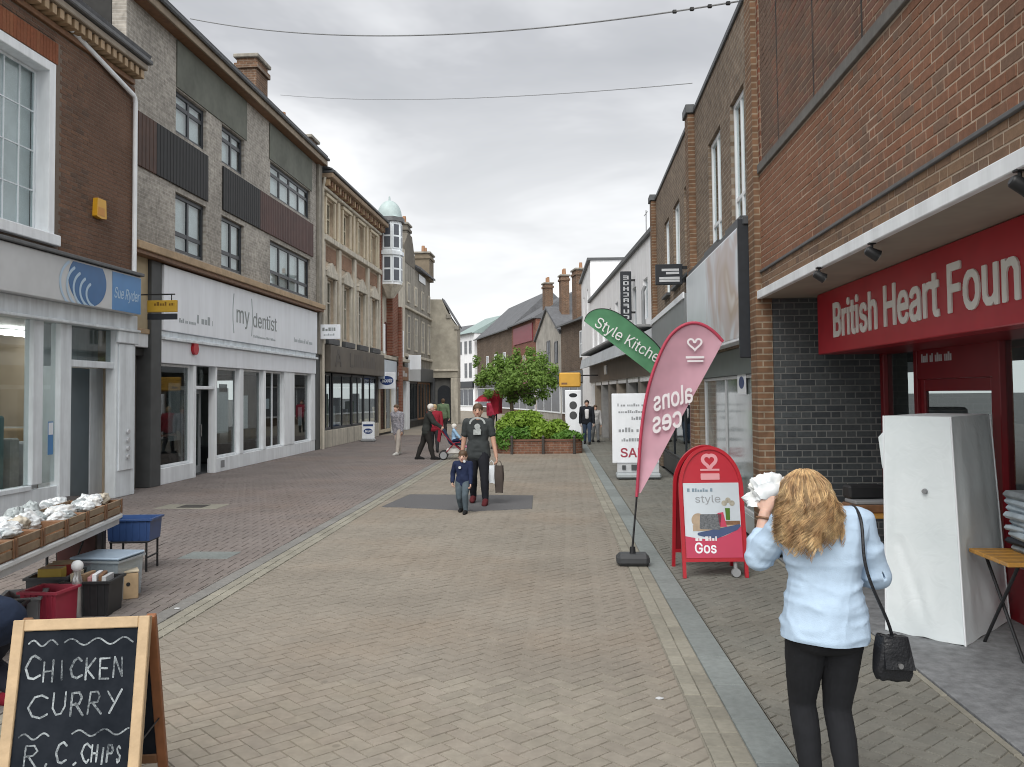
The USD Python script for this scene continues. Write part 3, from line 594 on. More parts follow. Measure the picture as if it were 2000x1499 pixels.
for k in range(7):
    a = .2 + k * L3 / 7; part(fr3, [(a, a + .45, -.4, .0, 0, 2.35)], 'pier', pm('pier_tile%d' % k, [(.35, .30, .25), (.23, .21, .19), (.30, .30, .30)][k % 3], .7, .15, 5), wh, c=.01)
    part(fr3, [(a + .46, a + L3 / 7 - .01, -.3, -.26, .0, .45)], 'stall_riser', DKGREY, wh)
    part(fr3, [(a + .46, a + L3 / 7 - .01, -.28, -.27, .45, 2.34)], 'window_pane', GLASS_D, wh)
    part(fr3, [(a + 1.2, a + 1.26, -.29, -.22, .45, 2.34)], 'mullion', GREYWHITE, wh)
part(fr3, [(0, L3, -3.2, -3.1, 0, 2.4)], 'room_back', MIDGREY, wh)
part(fr3, [(a_ := along3(1188), a_ + .8, .05, .09, 2.6, 2.95)], 'small_notice', SIGN_WHITE, wh)
b = B(fr3); aa = along3(1262); b.tube([(aa, .06, 3.0), (aa, .06, 4.5), (aa + .1, .05, 4.75), (aa + .1, -.02, 4.9)], .05); b.build('vent_pipe', MIDGREY, wh)
# antenna
b = B(fr3); b.rod((5.0, -.6, H3 - .1), (5.0, -.6, H3 + 1.6), .018); b.rod((4.7, -.6, H3 + 1.5), (5.4, -.6, H3 + 1.5), .012); b.build('aerial', MIDGREY, wh)
# vertical black sign with stacked letters
a4 = along3(1243); z0, z1 = 1.9 + (765 - 625) / (FOC / (A3 + u3 * a4)[1]), 1.9 + (765 - 530) / (FOC / (A3 + u3 * a4)[1])
P4 = A3 + u3 * a4
vs = thing('vertical_sign', 'tall black projecting sign with stacked white letters on the white shop', 'sign', (*P4, z0))
part(fr3, [(a4, a4 + .12, .12, .45, z0, z1)], 'board', DKFRAME, vs, c=.01); part(fr3, [(a4 + .03, a4 + .09, .0, .12, z1 - .3, z1 - .24), (a4 + .03, a4 + .09, .0, .12, z0 + .2, z0 + .26)], 'bracket', BLACK, vs)
b = B(Frame(A3 + u3 * a4, n3, -u3)); hh = (z1 - z0) / 8.6
for k in range(8):
    q = z1 - .12 - hh * (k + .78); sh = [(.0, .28, 0, 1), (.72, 1, 0, 1), (0, 1, .8, 1), (0, 1, .42, .58), (0, 1, 0, .18)]
    for i in [(0, 2, 3, 4), (0, 1, 2, 4), (0, 1, 3), (0, 2, 4), (0, 1, 2, 3), (0, 2, 3), (0, 1, 4), (0, 2, 4)][k]:
        s0, s1, t0, t1 = sh[i]; b.box(.20 + .17 * s0, .20 + .17 * s1, .002, .005, q + hh * .7 * t0, q + hh * .7 * t1)
b.build('lettering', LTGREY, vs)
# taller white house beyond
Y4 = 0.0; A5 = np.array([1.02, 42.2]); u5 = np.array([-.034, 1]); u5 /= np.linalg.norm(u5); n5 = np.array([-u5[1], u5[0]]); fr4 = Frame(A5, u5, n5)
w2 = thing('white_house', 'taller white rendered house with dark roof edge rising behind the white shop', 'house', (1.1, 46, 0))
wall_holes(fr4, Y4, 9.3, 0, 8.3, [(2.2, 3.2, 5.6, 7.2), (6, 7, 5.6, 7.2)], -.3, 0, 'wall', WHITE_R, w2)
part(fr4, [(Y4, 9.3, -5.2, -.301, 0, 8.3)], 'side_wall', WHITE_R, w2)
b = B(fr4); b.hexa([(Y4 - .1, -5.3, 8.3), (9.4, -5.3, 8.3), (9.4, .15, 8.3), (Y4 - .1, .15, 8.3), (Y4 - .1, -5.3, 8.42), (9.4, -5.3, 8.42), (9.4, .15, 8.42), (Y4 - .1, .15, 8.42)]); b.build('roof_edge', DKGREY, w2)
for a in (2.2, 6): window(fr4, w2, a, a + 1.0, 5.6, 7.2, -.08, GREYWHITE, cols=2, rows=2, back=CURTAIN)
b = B(Frame((0, 42.2), (1, 0), (0, -1))); b.box(2.1, 2.5, -.02, .03, 6.3, 7.4, c=.01); b.build('side_window', GREYWHITE, w2)
# ================================================================ left: charity shop with blue logo (near)
XL = -8.6; fl = left(XL); YE = yl(259, XL, 800)
def ZL(px, py, X=XL): return zl(px, py, X)
ls = thing('blue_sign_shop', 'old dark brick shop with white sash window and blue swirl shop sign', 'shop', (XL, 14, 0))
w0, w1 = yl(105, XL, 300) - 2.75, yl(105, XL, 300); wz0, wz1 = ZL(105, 470), ZL(105, 126)
YN = 7.0
wall_holes(fl, YN, YE, 3.3, 8.57, [(w0, w1, wz0, wz1)], -.35, -.014, 'wall', MORTAR_DARK, ls)
part(fl, [(YN, YE, -9, -.36, 3.3, 8.55)], 'core', DARK, ls)
wf = wall_holes(fl, YN, YE - .002, 4.3, 8.05, [(w0 - .02, w1 + .02, wz0 - .1, wz1 + .42)], -.0135, -.0045, 'wall_face', MORTAR_DARK, ls)
bl = [x for x in flemish(YN + 2.5, YE, 4.3, 8.05) if not (x[1] > w0 - .06 and x[0] < w1 + .06 and x[3] > wz0 - .12 and x[2] < wz1 + .4)]
brickwork(fl, bl, .0, [BRICK_DARK], wf, 'brick', 300)
RUB = brick_tone('rubbed_brick', [(.28, .10, .05), (.24, .085, .045), (.30, .12, .06)])
n_l = 34; lint = part(fl, [(w0 - .06, w1 + .1, -.013, -.008, wz1 + .02, wz1 + .40)], 'lintel', MORTAR_DARK, ls)
for k in range(n_l):
    a = w0 - .06 + (w1 - w0 + .16) * k / n_l; brick_piece(B(fl), (a, a + (w1 - w0 + .16) / n_l - .006, wz1 + .03, wz1 + .39), .004).build('lintel_brick', RUB, lint)
# sash window: box frame, sill and small panes
bfm = B(fl); bfm.box(w0, w0 + .17, -.3, .03, wz0, wz1, c=.01); bfm.box(w1 - .17, w1, -.3, .03, wz0, wz1, c=.01); bfm.box(w0 + .17, w1 - .17, -.3, .028, wz1 - .16, wz1, c=.01); bfm.box(w0 - .05, w1 + .08, -.3, .1, wz0 - .1, wz0 + .08, c=.012)
wn = bfm.build('window_surround', WHITE, ls)
window(fl, ls, w0 + .172, w1 - .172, wz0 + .082, wz1 - .162, -.2, GREYWHITE, cols=6, rows=4, fw=.05, mw=.022, fd=.05, back=BLIND, bd=.1, name='sash_window')
# cornice with dentils
cz = 8.08
part(fl, [(YN, YE - .1, -.3, .06, cz, cz + .10)], 'cornice_bed', WOOD_D, ls, c=.01)
for k in range(26):
    a = YE - .22 - k * .21; part(fl, [(a, a + .12, .0, .24, cz + .11, cz + .27)], 'dentil', TAN, ls, c=.006)
part(fl, [(YN, YE - .06, -.3, .30, cz + .28, cz + .40)], 'cornice', pm('cornice_paint', (.33, .28, .22), .6, .15, 5, dirt=.3), ls, c=.015)
part(fl, [(YN, YE, -.3, .38, cz + .41, cz + .50)], 'gutter', LEAD, ls, c=.02)
b = B(fl); b.hexa([(YN, -6, 11.2), (YE, -6, 11.2), (YE, .3, cz + .52), (YN, .3, cz + .52), (YN, -6, 11.4), (YE, -6, 11.4), (YE, .34, cz + .60), (YN, .34, cz + .60)]); b.build('roof', SLATE, ls)
p0, p1 = on_x(75, 0, XL), on_x(258, 192, XL)
b = B(fl); d_ = (p1 - p0) / (p1[1] - p0[1]); q0 = p1 - d_ * 5
b.tube([(q0[1], .07, q0[2]), (p1[1] - .08, .07, p1[2] + .03), (p1[1] - .02, .07, p1[2] - .02), (p1[1], .07, p1[2] - .1), (p1[1], .07, 5.6), (p1[1], .07, 4.35)], .045, n=10)
b.build('downpipe', WHITE, ls, smooth=40)
# alarm box
ab = thing('alarm_box', 'yellow alarm box on the dark brick wall beside the downpipe', 'alarm box', (XL, yl(190, XL, 400), ZL(190, 428)))
p_ = LOC[ab]; a = p_[1]; z = p_[2]
b = B(fl); b.ext(sg.Polygon([(a - .17, z + .02), (a, z), (a + .17, z + .02), (a + .14, z + .36), (a - .14, z + .36)]).buffer(-.02).buffer(.02), .0, .09); b.build('case', pm('alarm_yellow', (.62, .33, .02), .4, .06, 4), ab)
b = B(fl); b.ext(sg.Polygon([(a - .14, z + .05), (a + .1, z + .05), (a + .08, z + .2), (a - .12, z + .2)]), .0905, .094); b.build('label_plate', pm('alarm_orange', (.52, .22, .01), .4, .06, 4), ab)
# fascia sign
sb = .27; s0, s1 = ZL(275, 616, XL + sb), ZL(275, 545, XL + sb); YS = yl(276, XL + sb, 580)
fsg = part(fl, [(YN, YS, -.2, sb, s0, s1 + .03)], 'fascia_sign', pm('fascia_grey', (.60, .62, .63), .45, .05, 2, dirt=.12), ls, c=.012)
part(fl, [(YN, YS + .02, -.2, sb + .06, s1 + .04, s1 + .10)], 'fascia_capping', LEAD, ls, c=.01)
BLUE = pm('logo_blue_light', (.085, .24, .50), .4, .06, 4); BLUE_D = pm('logo_blue_dark', (.045, .14, .32), .4, .08, 4); PALEB = pm('logo_pale', (.42, .56, .70), .4, .05, 4)
ya, yb_ = yl(219, XL + sb, 580), YS - .03
part(fl, [(ya, yb_ , sb + .001, sb + .006, s0 + .01, s1)], 'blue_panel', BLUE, fsg)
lt = B(); txt(lt, 'Sue Ryder', .2, fl.w(np.array([[ya + .06, sb + .0065, s0 + .24]]))[0], (0, 1, 0), (0, 0, 1), width=yb_ - ya - .14, depth=.003, bold=False, shear=.2); lt.build('sign_lettering', PALEB, fsg)
cy_, cz_ = yl(172, XL + sb, 545), (s0 + s1) / 2 + .07; R_ = (s1 - s0) * .62
full = sg.Point(cy_, cz_).buffer(R_, 32).intersection(rect(cy_ - 2, cy_ + 2, s0 + .005, s1 - .002))
B(fl).ext(affinity.scale(full, 1.35, 1), sb + .001, sb + .004).build('swirl', BLUE_D, fsg)
sw = B(fl)
for k in range(5):
    t = np.linspace(2.2, 4.5, 18); rr = R_ * (1.02 - .13 * k); px_ = cy_ - .25 + 1.3 * rr * np.cos(t) + .12 * k; pz = cz_ - .1 + rr * np.sin(t) * .95 - .03 * k
    sw.ext(sg.LineString(np.column_stack([px_, pz])).buffer(.026).intersection(rect(cy_ - 3, cy_ + 3, s0 + .005, s1 - .005)), sb + .0045, sb + .007)
sw.build('swirl_lines', PALEB, fsg, kind='stuff')
# timber shop front
fz = s0 - .28
part(fl, [(YN, YE - .02, -.15, .1, fz, s0 - .002)], 'frieze', GREYWHITE, ls, c=.01); part(fl, [(YN, YE, -.15, .16, fz - .05, fz - .001)], 'frieze_moulding', GREYWHITE, ls, c=.01)
def XYL(px): return yl(px, XL, 800)
m0, m1, m2, m3, m4, m5 = XYL(62), XYL(82), XYL(113), XYL(135), XYL(220), XYL(258)
part(fl, [(m4, m5, -.15, .06, 0, fz - .05)], 'pilaster', GREYWHITE, ls, c=.012); part(fl, [(m4 + .08, m5 - .1, .06, .085, .5, fz - .3)], 'pilaster_panel', GREYWHITE, ls, c=.008)
part(fl, [(m4 - .02, m5 + .02, .061, .12, fz - .28, fz - .05)], 'pilaster_cap', GREYWHITE, ls, c=.012)
b = B(fl)
for k in range(4): b.rod((m4 + .38, .09, .75 + k * .16), (m4 + .38, .13, .75 + k * .16), .045, n=8)
b.build('door_bells', LTGREY, ls, kind='stuff')
part(fl, [(m2, m3, -.14, .04, 0, fz - .05)], 'corner_post', GREYWHITE, ls, c=.012)
part(fl, [(m3, m4, -.1, .02, 2.43, 2.55)], 'door_transom', GREYWHITE, ls, c=.008)
part(fl, [(m3, m4, -.06, -.05, 2.55, fz - .05)], 'fanlight', GLASS_D, ls)
part(fl, [(m3, m4 + .9, -.6, -.55, 2.45, fz)], 'lobby_ceiling', GREYWHITE, ls)
dr = part(fl, [(m3 + .6, m3 + 1.42, -.5, -.45, 0, 2.44)], 'door', pm('door_slate_blue', (.13, .165, .185), .35, .08, 3), ls, c=.01)
part(fl, [(m3 + .68, m3 + .73, -.445, -.41, .95, 1.05)], 'handle', STEEL, dr, c=.006)
part(fl, [(m3 + 1.43, m4 + 1.4, -.5, -.44, 0, 2.44)], 'lobby_panel', GREYWHITE, ls, c=.01)
part(fl, [(m3 - .06, m3 - .002, -.5, -.15, 0, 2.44)], 'lobby_side', GREYWHITE, ls)
part(fl, [(m0, m1, -.14, .02, .5, fz - .05), ], 'mullion', GREYWHITE, ls, c=.012); 
part(fl, [(YN, m0, -.14, .02, .42, .5)], 'window_sill', GREYWHITE, ls, c=.01); part(fl, [(YN, m2, -.12, .0, 0, .42)], 'stall_riser', GREYWHITE, ls)
part(fl, [(YN, m0, -.06, -.05, .5, fz - .05)], 'shop_window', GLASS, ls); part(fl, [(m1, m2, -.06, -.05, .5, fz - .05)], 'shop_window', GLASS, ls)
part(fl, [(m0 - 2.2, m0 - 2.1, -.14, .02, .5, fz - .05)], 'mullion', GREYWHITE, ls, c=.012)
rmw = pm('shop_room_wall', (.55, .45, .34), .9, .15, 1.2)
part(fl, [(YN, YE - .3, -5.1, -5.0, 0, fz)], 'room_back', rmw, ls); part(fl, [(YE - .3, YE - .25, -5, -.2, 0, fz)], 'room_side', rmw, ls); part(fl, [(YN, YE - .3, -5, -.1, -.01, .06)], 'room_floor', pm('room_carpet', (.30, .21, .14), .9, .1, 6), ls)
part(fl, [(YN, YE - .3, -5, -.15, fz - .02, fz + .04)], 'room_ceiling', LTGREY, ls)
for k in range(3): part(fl, [(9 + k * 2.9, 11.2 + k * 2.9, -1.7, -1.4, fz - .16, fz - .08)], 'strip_light', emit_mat('tube_light', (1.0, .96, .9), 4.0) if k == 0 else MATS['tube_light'], ls)
rg = np.random.default_rng(3)
for k in range(22):
    a = 8.5 + k * .4; h = rg.uniform(.9, 1.7); m = [WOOD_D, MIDGREY, TAN, LTGREY, DKGREY, pm('cloth_teal', (.10, .2, .2), .8) if k == 0 else MATS.get('cloth_teal'), CURTAIN][int(rg.integers(7))]
    part(fl, [(a, a + rg.uniform(.2, .38), -1.5 - rg.uniform(0, 2), -.8, .06, h)], 'window_display', m, ls, c=.03)
nt = part(fl, [(m2 - .2, m2 - .06, -.045, -.04, .95, 1.5)], 'blue_notice', BLUE, ls)
part(fl, [(m2 - .19, m2 - .07, -.0395, -.038, 1.28, 1.48)], 'notice_head', SIGN_WHITE, nt)

# alley between the two shops
X2 = -8.8; fm = left(X2)
M0 = yl(290, X2, 700); M1 = yl(618, X2, 700)
al = thing('alley_passage', 'dark passage between the blue sign shop and the dentist with a pale lintel', 'passage', (X2, YE + .3, 0))
part(fm, [(YE + .02, M0 - .01, -6, -5.8, 0, 5)], 'end_wall', MIDGREY, al); part(fm, [(YE + .02, M0 - .01, -5.8, -.1, 2.75, 2.9)], 'passage_ceiling', DARK, al)
part(fm, [(YE + .01, M0 - .01, -.2, .0, 2.92, 3.22)], 'lintel', WHITE, al, c=.01); part(fm, [(YE + .01, M0 - .01, -.25, -.02, 3.23, 4.85)], 'panel', pm('alley_panel', (.45, .37, .24), .7, .12, 3, dirt=.25), al)
part(fm, [(YE + .01, M0 - .01, -.2, .03, 3.2, 3.3)], 'timber_trim', TAN, al, c=.01)
part(fm, [(M0 - .28, M0 - .012, -.4, -.25, 0, 2.74)], 'side_door', pm('alley_door', (.16, .15, .14), .7, .15, 3), al, c=.01)

# ================================================================ left: dentist building, three storeys
BR_GREY = brick_mat('brick_greybeige', (.43, .40, .355), (.335, .31, .275), (.46, .44, .40), bw=.225, rh=.075, dirt=.3)
BR_GREYX = brick_mat('brick_speckled', (.33, .305, .26), (.25, .235, .2), (.34, .32, .28), bw=.11, rh=.05, dirt=.22)
de = thing('dentist_building', 'three storey grey brick building with dark cladding panels over a white dentist sign', 'building', (X2, 24, 0))
def MY(px, py): return yl(px, X2, py)
EZ = 10.12
A0, A1 = MY(343, 300), MY(403, 300); B0_, B1_ = MY(433, 300), MY(477, 350); C0, C1 = MY(527.6, 400), MY(606, 420)
z1a, z1b, z2a, z2b = 5.15, 6.5, 7.85, 8.85
hol = [(x0, x1, q0, q1) for x0, x1 in ((A0, A1), (B0_, B1_), (C0, C1)) for q0, q1 in ((z1a, z1b), (z2a, z2b))]
wall_holes(fm, YE + .02, M1 + .35, 4.8, EZ, hol, -.3, 0, 'wall', BR_GREY, de)
part(fm, [(YE + .02, M1 + .35, -10, -.31, 3.0, EZ - .05)], 'core', DARK, de)
for x0, x1, cf in ((A0, A1, [.5]), (B0_, B1_, [.52]), (C0, C1, [.25, .5, .75])):
    for q0, q1 in ((z1a, z1b), (z2a, z2b)):
        window(fm, de, x0, x1, q0, q1, -.08, DKFRAME, cfr=cf, rfr=[.72] if q0 == z2a else [.3], fw=.1, mw=.1, back=BLIND, bd=.1)
for q0, q1, z0, z1, m in ((A0, B1_ + .12, z2b + .03, EZ - .16, 0), (C0 - .1, C1 + .12, z2b + .03, EZ - .16, 0)):
    part(fm, [(q0, q1, .002, .03, z0, z1)], 'render_panel', pm('green_grey_render', (.155, .165, .14), .85, .12, 5, dirt=.25) if 'green_grey_render' not in MATS else MATS['green_grey_render'], de)
CL_D = pm('dark_cladding', (.009, .010, .011), .6, .3, 6, dirt=.3); CL_B = pm('brown_cladding', (.070, .032, .02), .6, .25, 5, dirt=.3); CL_R = pm('maroon_cladding', (.075, .034, .028), .6, .2, 5, dirt=.3)
def cladding(q0, q1, m):
    n = max(1, round((q1 - q0) / .155)); w = (q1 - q0) / n
    for k in range(n): part(fm, [(q0 + k * w + .004, q0 + (k + 1) * w - .004, .003, .045, z1b + .13, z2a - .09)], 'cladding_board', m, de, c=.012)
cladding(MY(266, 250), MY(303, 250), CL_B); cladding(MY(303, 250), A1 + .04, CL_D); cladding(B0_ + .02, MY(506, 380), CL_D); cladding(MY(506, 380), MY(610, 420), CL_R)
part(fm, [(M1 - .02, M1 + .33, .001, .12, 3.3, EZ - .1)], 'end_column', STONE_G, de, c=.015)
# eaves
part(fm, [(YE + .05, M1 + .25, -.3, .28, EZ - .14, EZ - .06)], 'eaves_soffit', WOOD_D, de, c=.01); part(fm, [(YE + .05, M1 + .25, .281, .34, EZ - .16, EZ + .10)], 'eaves_fascia', pm('eaves_board', (.30, .235, .165), .6, .15, 4, dirt=.3), de, c=.01)
part(fm, [(YE + .05, M1 + .25, .345, .43, EZ + .0, EZ + .11)], 'gutter', DKGREY, de, c=.03)
b = B(fm); b.hexa([(YE, -5, 12.3), (M1 + .35, -5, 12.3), (M1 + .25, .33, EZ + .12), (YE, .33, EZ + .12), (YE, -5, 12.5), (M1 + .35, -5, 12.5), (M1 + .25, .35, EZ + .2), (YE, .35, EZ + .2)]); b.build('roof', SLATE, de)
def chimney(fr_, parent, a, bb, w, d, z0, z1, mat, pots=2, cap=None, tops=None):
    c_ = part(fr_, [(a - w / 2, a + w / 2, bb - d / 2, bb + d / 2, z0, z1)], 'chimney', mat, parent)
    part(fr_, [(a - w / 2 - .07, a + w / 2 + .07, bb - d / 2 - .07, bb + d / 2 + .07, z1 - .32, z1 - .16)], 'band', mat, c_, c=.01); part(fr_, [(a - w / 2 - .09, a + w / 2 + .09, bb - d / 2 - .09, bb + d / 2 + .09, z1 + .001, z1 + .12)], 'cap', cap or STONE_G, c_, c=.02)
    for k in range(pots):
        b = B(fr_); q = a + (k - (pots - 1) / 2) * w / max(pots, 1) * .9; b.rod((q, bb, z1 + .12), (q, bb, z1 + .55), .12, .1, n=10); b.build('pot', tops or pm('terracotta', (.34, .19, .11), .8, .15, 6) if 'terracotta' not in MATS else (tops or MATS['terracotta']), c_)
BR_CH = brick_mat('chimney_brick', (.20, .115, .07), (.14, .085, .055), (.24, .19, .15)); BR_CHY = brick_mat('chimney_brick_front', (.20, .115, .07), (.14, .085, .055), (.24, .19, .15), plane='y')
yc = MY(536, 200); chimney(fm, de, yc + .6, -.9, 1.0, .6, 9.8, 12.15, BR_CHY, 0)
chimney(fm, de, M1 - .6, -1.0, .7, .5, 9.8, 11.1, BR_CHY, 1)
# canopy board over the shop front
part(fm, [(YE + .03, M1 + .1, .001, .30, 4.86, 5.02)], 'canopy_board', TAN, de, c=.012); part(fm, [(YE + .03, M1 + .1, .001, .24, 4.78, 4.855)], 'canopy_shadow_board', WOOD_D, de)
S0, S1 = MY(312, 560), MY(614, 640)
part(fm, [(M0, S0 - .02, -.3, .06, 0, 4.77)], 'stone_column', pm('dark_column', (.085, .09, .092), .6, .15, 4, dirt=.2), de, c=.012)
part(fm, [(S1 + .03, M1 + .3, -.3, .04, 0, 4.77)], 'stone_column', MATS['dark_column'], de, c=.012)
sgn = part(fm, [(S0, S1, -.2, .10, 3.32, 4.74)], 'sign_board', SIGN_WHITE, de, c=.01)
def on_sign(px, py): p_ = on_x(px, py, X2 + .101); return p_
GRT = pm('sign_grey', (.24, .27, .27), .5, .05, 3); GRL = pm('sign_grey_light', (.36, .40, .42), .5, .05, 3)
p0, p1, p2 = on_sign(462, 630), on_sign(487, 625), on_sign(540, 640)
lt = B(); txt(lt, 'my', .46, p0 + [0, 0, .0], (0, 1, 0), (0, 0, 1), width=p1[1] - p0[1], depth=.006, bold=False); lt.build('sign_lettering', GRT, sgn)
lt = B(); txt(lt, 'dentist', .40, np.array([p0[0], p1[1] + .28, p0[2] - .02]), (0, 1, 0), (0, 0, 1), width=p2[1] - p1[1] - .28, depth=.006, bold=False); lt.build('sign_lettering', GRT, sgn)
for q, sgnn in ((p1[1] + .16, 1), (p0[1] - .18, 1)):
    b = B(fm); t = np.linspace(-1, 1, 14); b.ext(sg.LineString(np.column_stack([q + .07 * np.cos(t * 1.5) * (1 if q > p1[1] else -1), p0[2] + .22 + .5 * t])).buffer(.018), .101, .107); b.build('sign_bracket', GRL, sgn)
def dashes(fr_, a0, a1, z, h, bo, parent, mat=GRL, name='small_lettering', seed=1, gap=.2):
    r = np.random.default_rng(seed); b = B(fr_); a = a0
    while a < a1:
        w = h * r.uniform(.35, .75); b.box(a, min(a + w, a1), bo, bo + .002, z, z + h * r.choice([.62, .62, 1.0])); a += w + h * .22
        if r.random() < gap: a += h * .5
    return b.build(name, mat, parent, kind='stuff')
dashes(fm, p1[1] + .3, p2[1] - .1, p0[2] - .32, .07, .101, sgn)
for px, py, w, h in ((385, 632, .9, .2), (350, 630, .9, .1), (575, 668, 1.9, .14)):
    q = on_sign(px, py); dashes(fm, q[1], q[1] + w, q[2], h, .101, sgn, seed=int(px))
part(fm, [(S0, S1, -.2, .05, 3.20, 3.315), (S0, S1, -.2, .14, 3.12, 3.19)], 'sign_moulding', GREYWHITE, de, c=.01)
part(fm, [(S0, S1, -.2, .06, 2.62, 3.115)], 'lower_band', SIGN_WHITE, de, c=.01)
ab2 = thing('alarm_box', 'small red alarm box above the dentist door', 'alarm box', (X2, MY(373, 682), 2.7))
b = B(fm); a = MY(373, 682); z = zl(373, 682, X2); b.ext(sg.Point(a, z).buffer(.14).union(rect(a - .12, a + .12, z, z + .16)), .061, .13); b.build('case', RED, ab2)
def SX(px): return MY(px, 800)
wins = [(S0 + .03, SX(375), 1), (SX(422), SX(465.6), 1), (SX(474), SX(512.6), 1), (SX(518), SX(553), 2), (SX(574), SX(606), 1)]
for q0, q1, n in wins:
    window(fm, de, q0, q1, .36, 2.61, -.06, WHITE, cols=n, fw=.05, mw=.05, glass=GLASS_D, name='shop_window')
part(fm, [(S0, SX(380), -.2, .02, 0, .355)], 'stall_riser', WHITE, de, c=.008); part(fm, [(SX(420), S1, -.2, .02, 0, .355)], 'stall_riser', WHITE, de, c=.008)
for q0, q1 in ((SX(375.5), SX(381)), (SX(419), SX(421.8)), (SX(466), SX(473.6)), (SX(513), SX(517.6)), (SX(553.4), SX(573.6)), (SX(606.5), S1)):
    part(fm, [(q0, q1, -.16, .03, .0 if q1 < SX(423) else .36, 2.615)], 'mullion', WHITE, de, c=.008)
d0, d1 = SX(381.5), SX(418.8)
drr = part(fm, [(d0, d0 + .1, -.4, -.34, 0, 2.05), (d1 - .1, d1, -.4, -.34, 0, 2.05), (d0 + .1, d1 - .1, -.4, -.34, 1.95, 2.05), (d0 + .1, d1 - .1, -.4, -.34, 0, .2)], 'door', pm('door_grey', (.28, .3, .31), .4, .05, 4), de, c=.008)
part(fm, [(d0 + .1, d1 - .1, -.38, -.37, .2, 1.95)], 'door_pane', GLASS_D, drr); part(fm, [(d1 - .08, d1 - .05, -.335, -.29, .9, 1.2)], 'handle', STEEL, drr, c=.008)
part(fm, [(d0, d1, -.4, -.0, 2.06, 2.14)], 'door_head', WHITE, de, c=.008); part(fm, [(d0, d1, -.3, -.29, 2.145, 2.61)], 'fanlight', GLASS_D, de)
part(fm, [(S0, S1, -3.6, -3.5, 0, 3.1)], 'room_back', pm('clinic_wall', (.20, .22, .22), .9, .2, 1.5), de); part(fm, [(S0, S1, -3.5, -.2, -.01, .03)], 'room_floor', DKGREY, de); part(fm, [(S0, S1, -3.5, -.2, 2.62, 2.7)], 'room_ceiling', MIDGREY, de)
for k, (px, zz, h, w) in enumerate(((433, .95, 1.15, .75), (438, 2.0, .2, .5), (482, 1.0, .9, .42), (525, 1.5, .3, .4), (590, .9, .6, .4), (340, .9, 1.3, .6))):
    q = SX(px); part(fm, [(q, q + w, -.14, -.13, zz, zz + h)], 'window_poster', [SIGN_WHITE, LTGREY, SIGN_WHITE, SIGN_WHITE, LTGREY, MIDGREY][k], de)
for k in range(9):
    q = S0 + .4 + k * 1.25; part(fm, [(q, q + .5, -1.6, -1.1, .03, .5)], 'waiting_chair', DKGREY, de, c=.04); part(fm, [(q, q + .5, -1.68, -1.6, .4, .95)], 'chair_back', DKGREY, de, c=.03)
vent = part(fm, [(SX(430), SX(437), .02, .03, .1, .28)], 'air_vent', MIDGREY, de, c=.004)
# projecting signs: yellow and white
yy = YE + .35; z0, z1 = zl(315, 612, X2 + .5), zl(315, 589, X2 + .5)
hs = thing('hanging_sign', 'mustard yellow hanging sign over the passage by the dentist', 'sign', (X2, yy, z0))
x0_, x1_ = on_y(287, 600, yy)[0], on_y(345, 600, yy)[0]
fy = Frame((0, yy), (1, 0), (0, -1))
part(fy, [(x0_, x1_, -.06, 0, z0, z1)], 'board', pm('mustard', (.46, .29, .035), .45, .06, 3), hs, c=.008); part(fy, [(x0_, x1_, -.05, -.01, z0 - .15, z0 - .03)], 'lower_board', DKFRAME, hs, c=.006)
dashes(fy, x0_ + .15, x1_ - .05, z0 + .13, .075, .001, hs, pm('mustard_dark', (.16, .085, .01), .5, .05), seed=8)
b = B(fy); b.rod((X2, -.03, z1 + .12), (x1_ - .05, -.03, z1 + .12), .014); b.rod((x1_ - .12, -.03, z1 + .12), (x1_ - .12, -.03, z1), .01); b.build('bracket', BLACK, hs)
yy = M1 + .1; z0, z1 = zl(640, 661, X2 + .5), zl(640, 632, X2 + .5); x0_, x1_ = X2 + .08, on_y(664, 650, yy)[0]
hs = thing('hanging_sign', 'white hanging sign with grey lettering at the far end of the dentist sign', 'sign', (X2, yy, z0)); fy = Frame((0, yy), (1, 0), (0, -1))
part(fy, [(x0_, x1_, -.08, 0, z0, z1)], 'board', SIGN_WHITE, hs, c=.008); dashes(fy, x0_ + .1, x1_ - .1, z0 + .28, .12, .001, hs, GRT, seed=9); dashes(fy, x0_ + .15, x1_ - .2, z0 + .12, .07, .001, hs, seed=10)

# ================================================================ left: ornate stone fronted building
N0, N1 = M1 + .36, MY(738, 600)
orn = thing('ornate_building', 'ornate tan stone building with tall windows, pilasters and heavy bracketed cornice', 'building', (X2, 35, 0))
BR_WARM = brick_mat('brick_warm', (.30, .17, .11), (.24, .13, .085), (.32, .24, .17)); WIN_D = pm('old_glass_back', (.16, .15, .14), .6, .2, 2)
fo = left(X2 + .02); nb4 = 4; bw = (N1 - N0) / nb4; TOP = 9.75
hol = []
for k in range(nb4):
    c_ = N0 + bw * (k + .5); hol += [(c_ - .55, c_ + .55, 4.0, 6.1), (c_ - .5, c_ + .5, 7.75, 9.0)]
wall_holes(fo, N0, N1, 3.7, TOP, hol, -.35, 0, 'wall', pm('tan_stone_wall', (.52, .425, .325), .85, .15, 5, .2, 30, dirt=.3), orn); part(fo, [(N0, N1, -10, -.36, 2.6, TOP + .2)], 'core', DARK, orn)
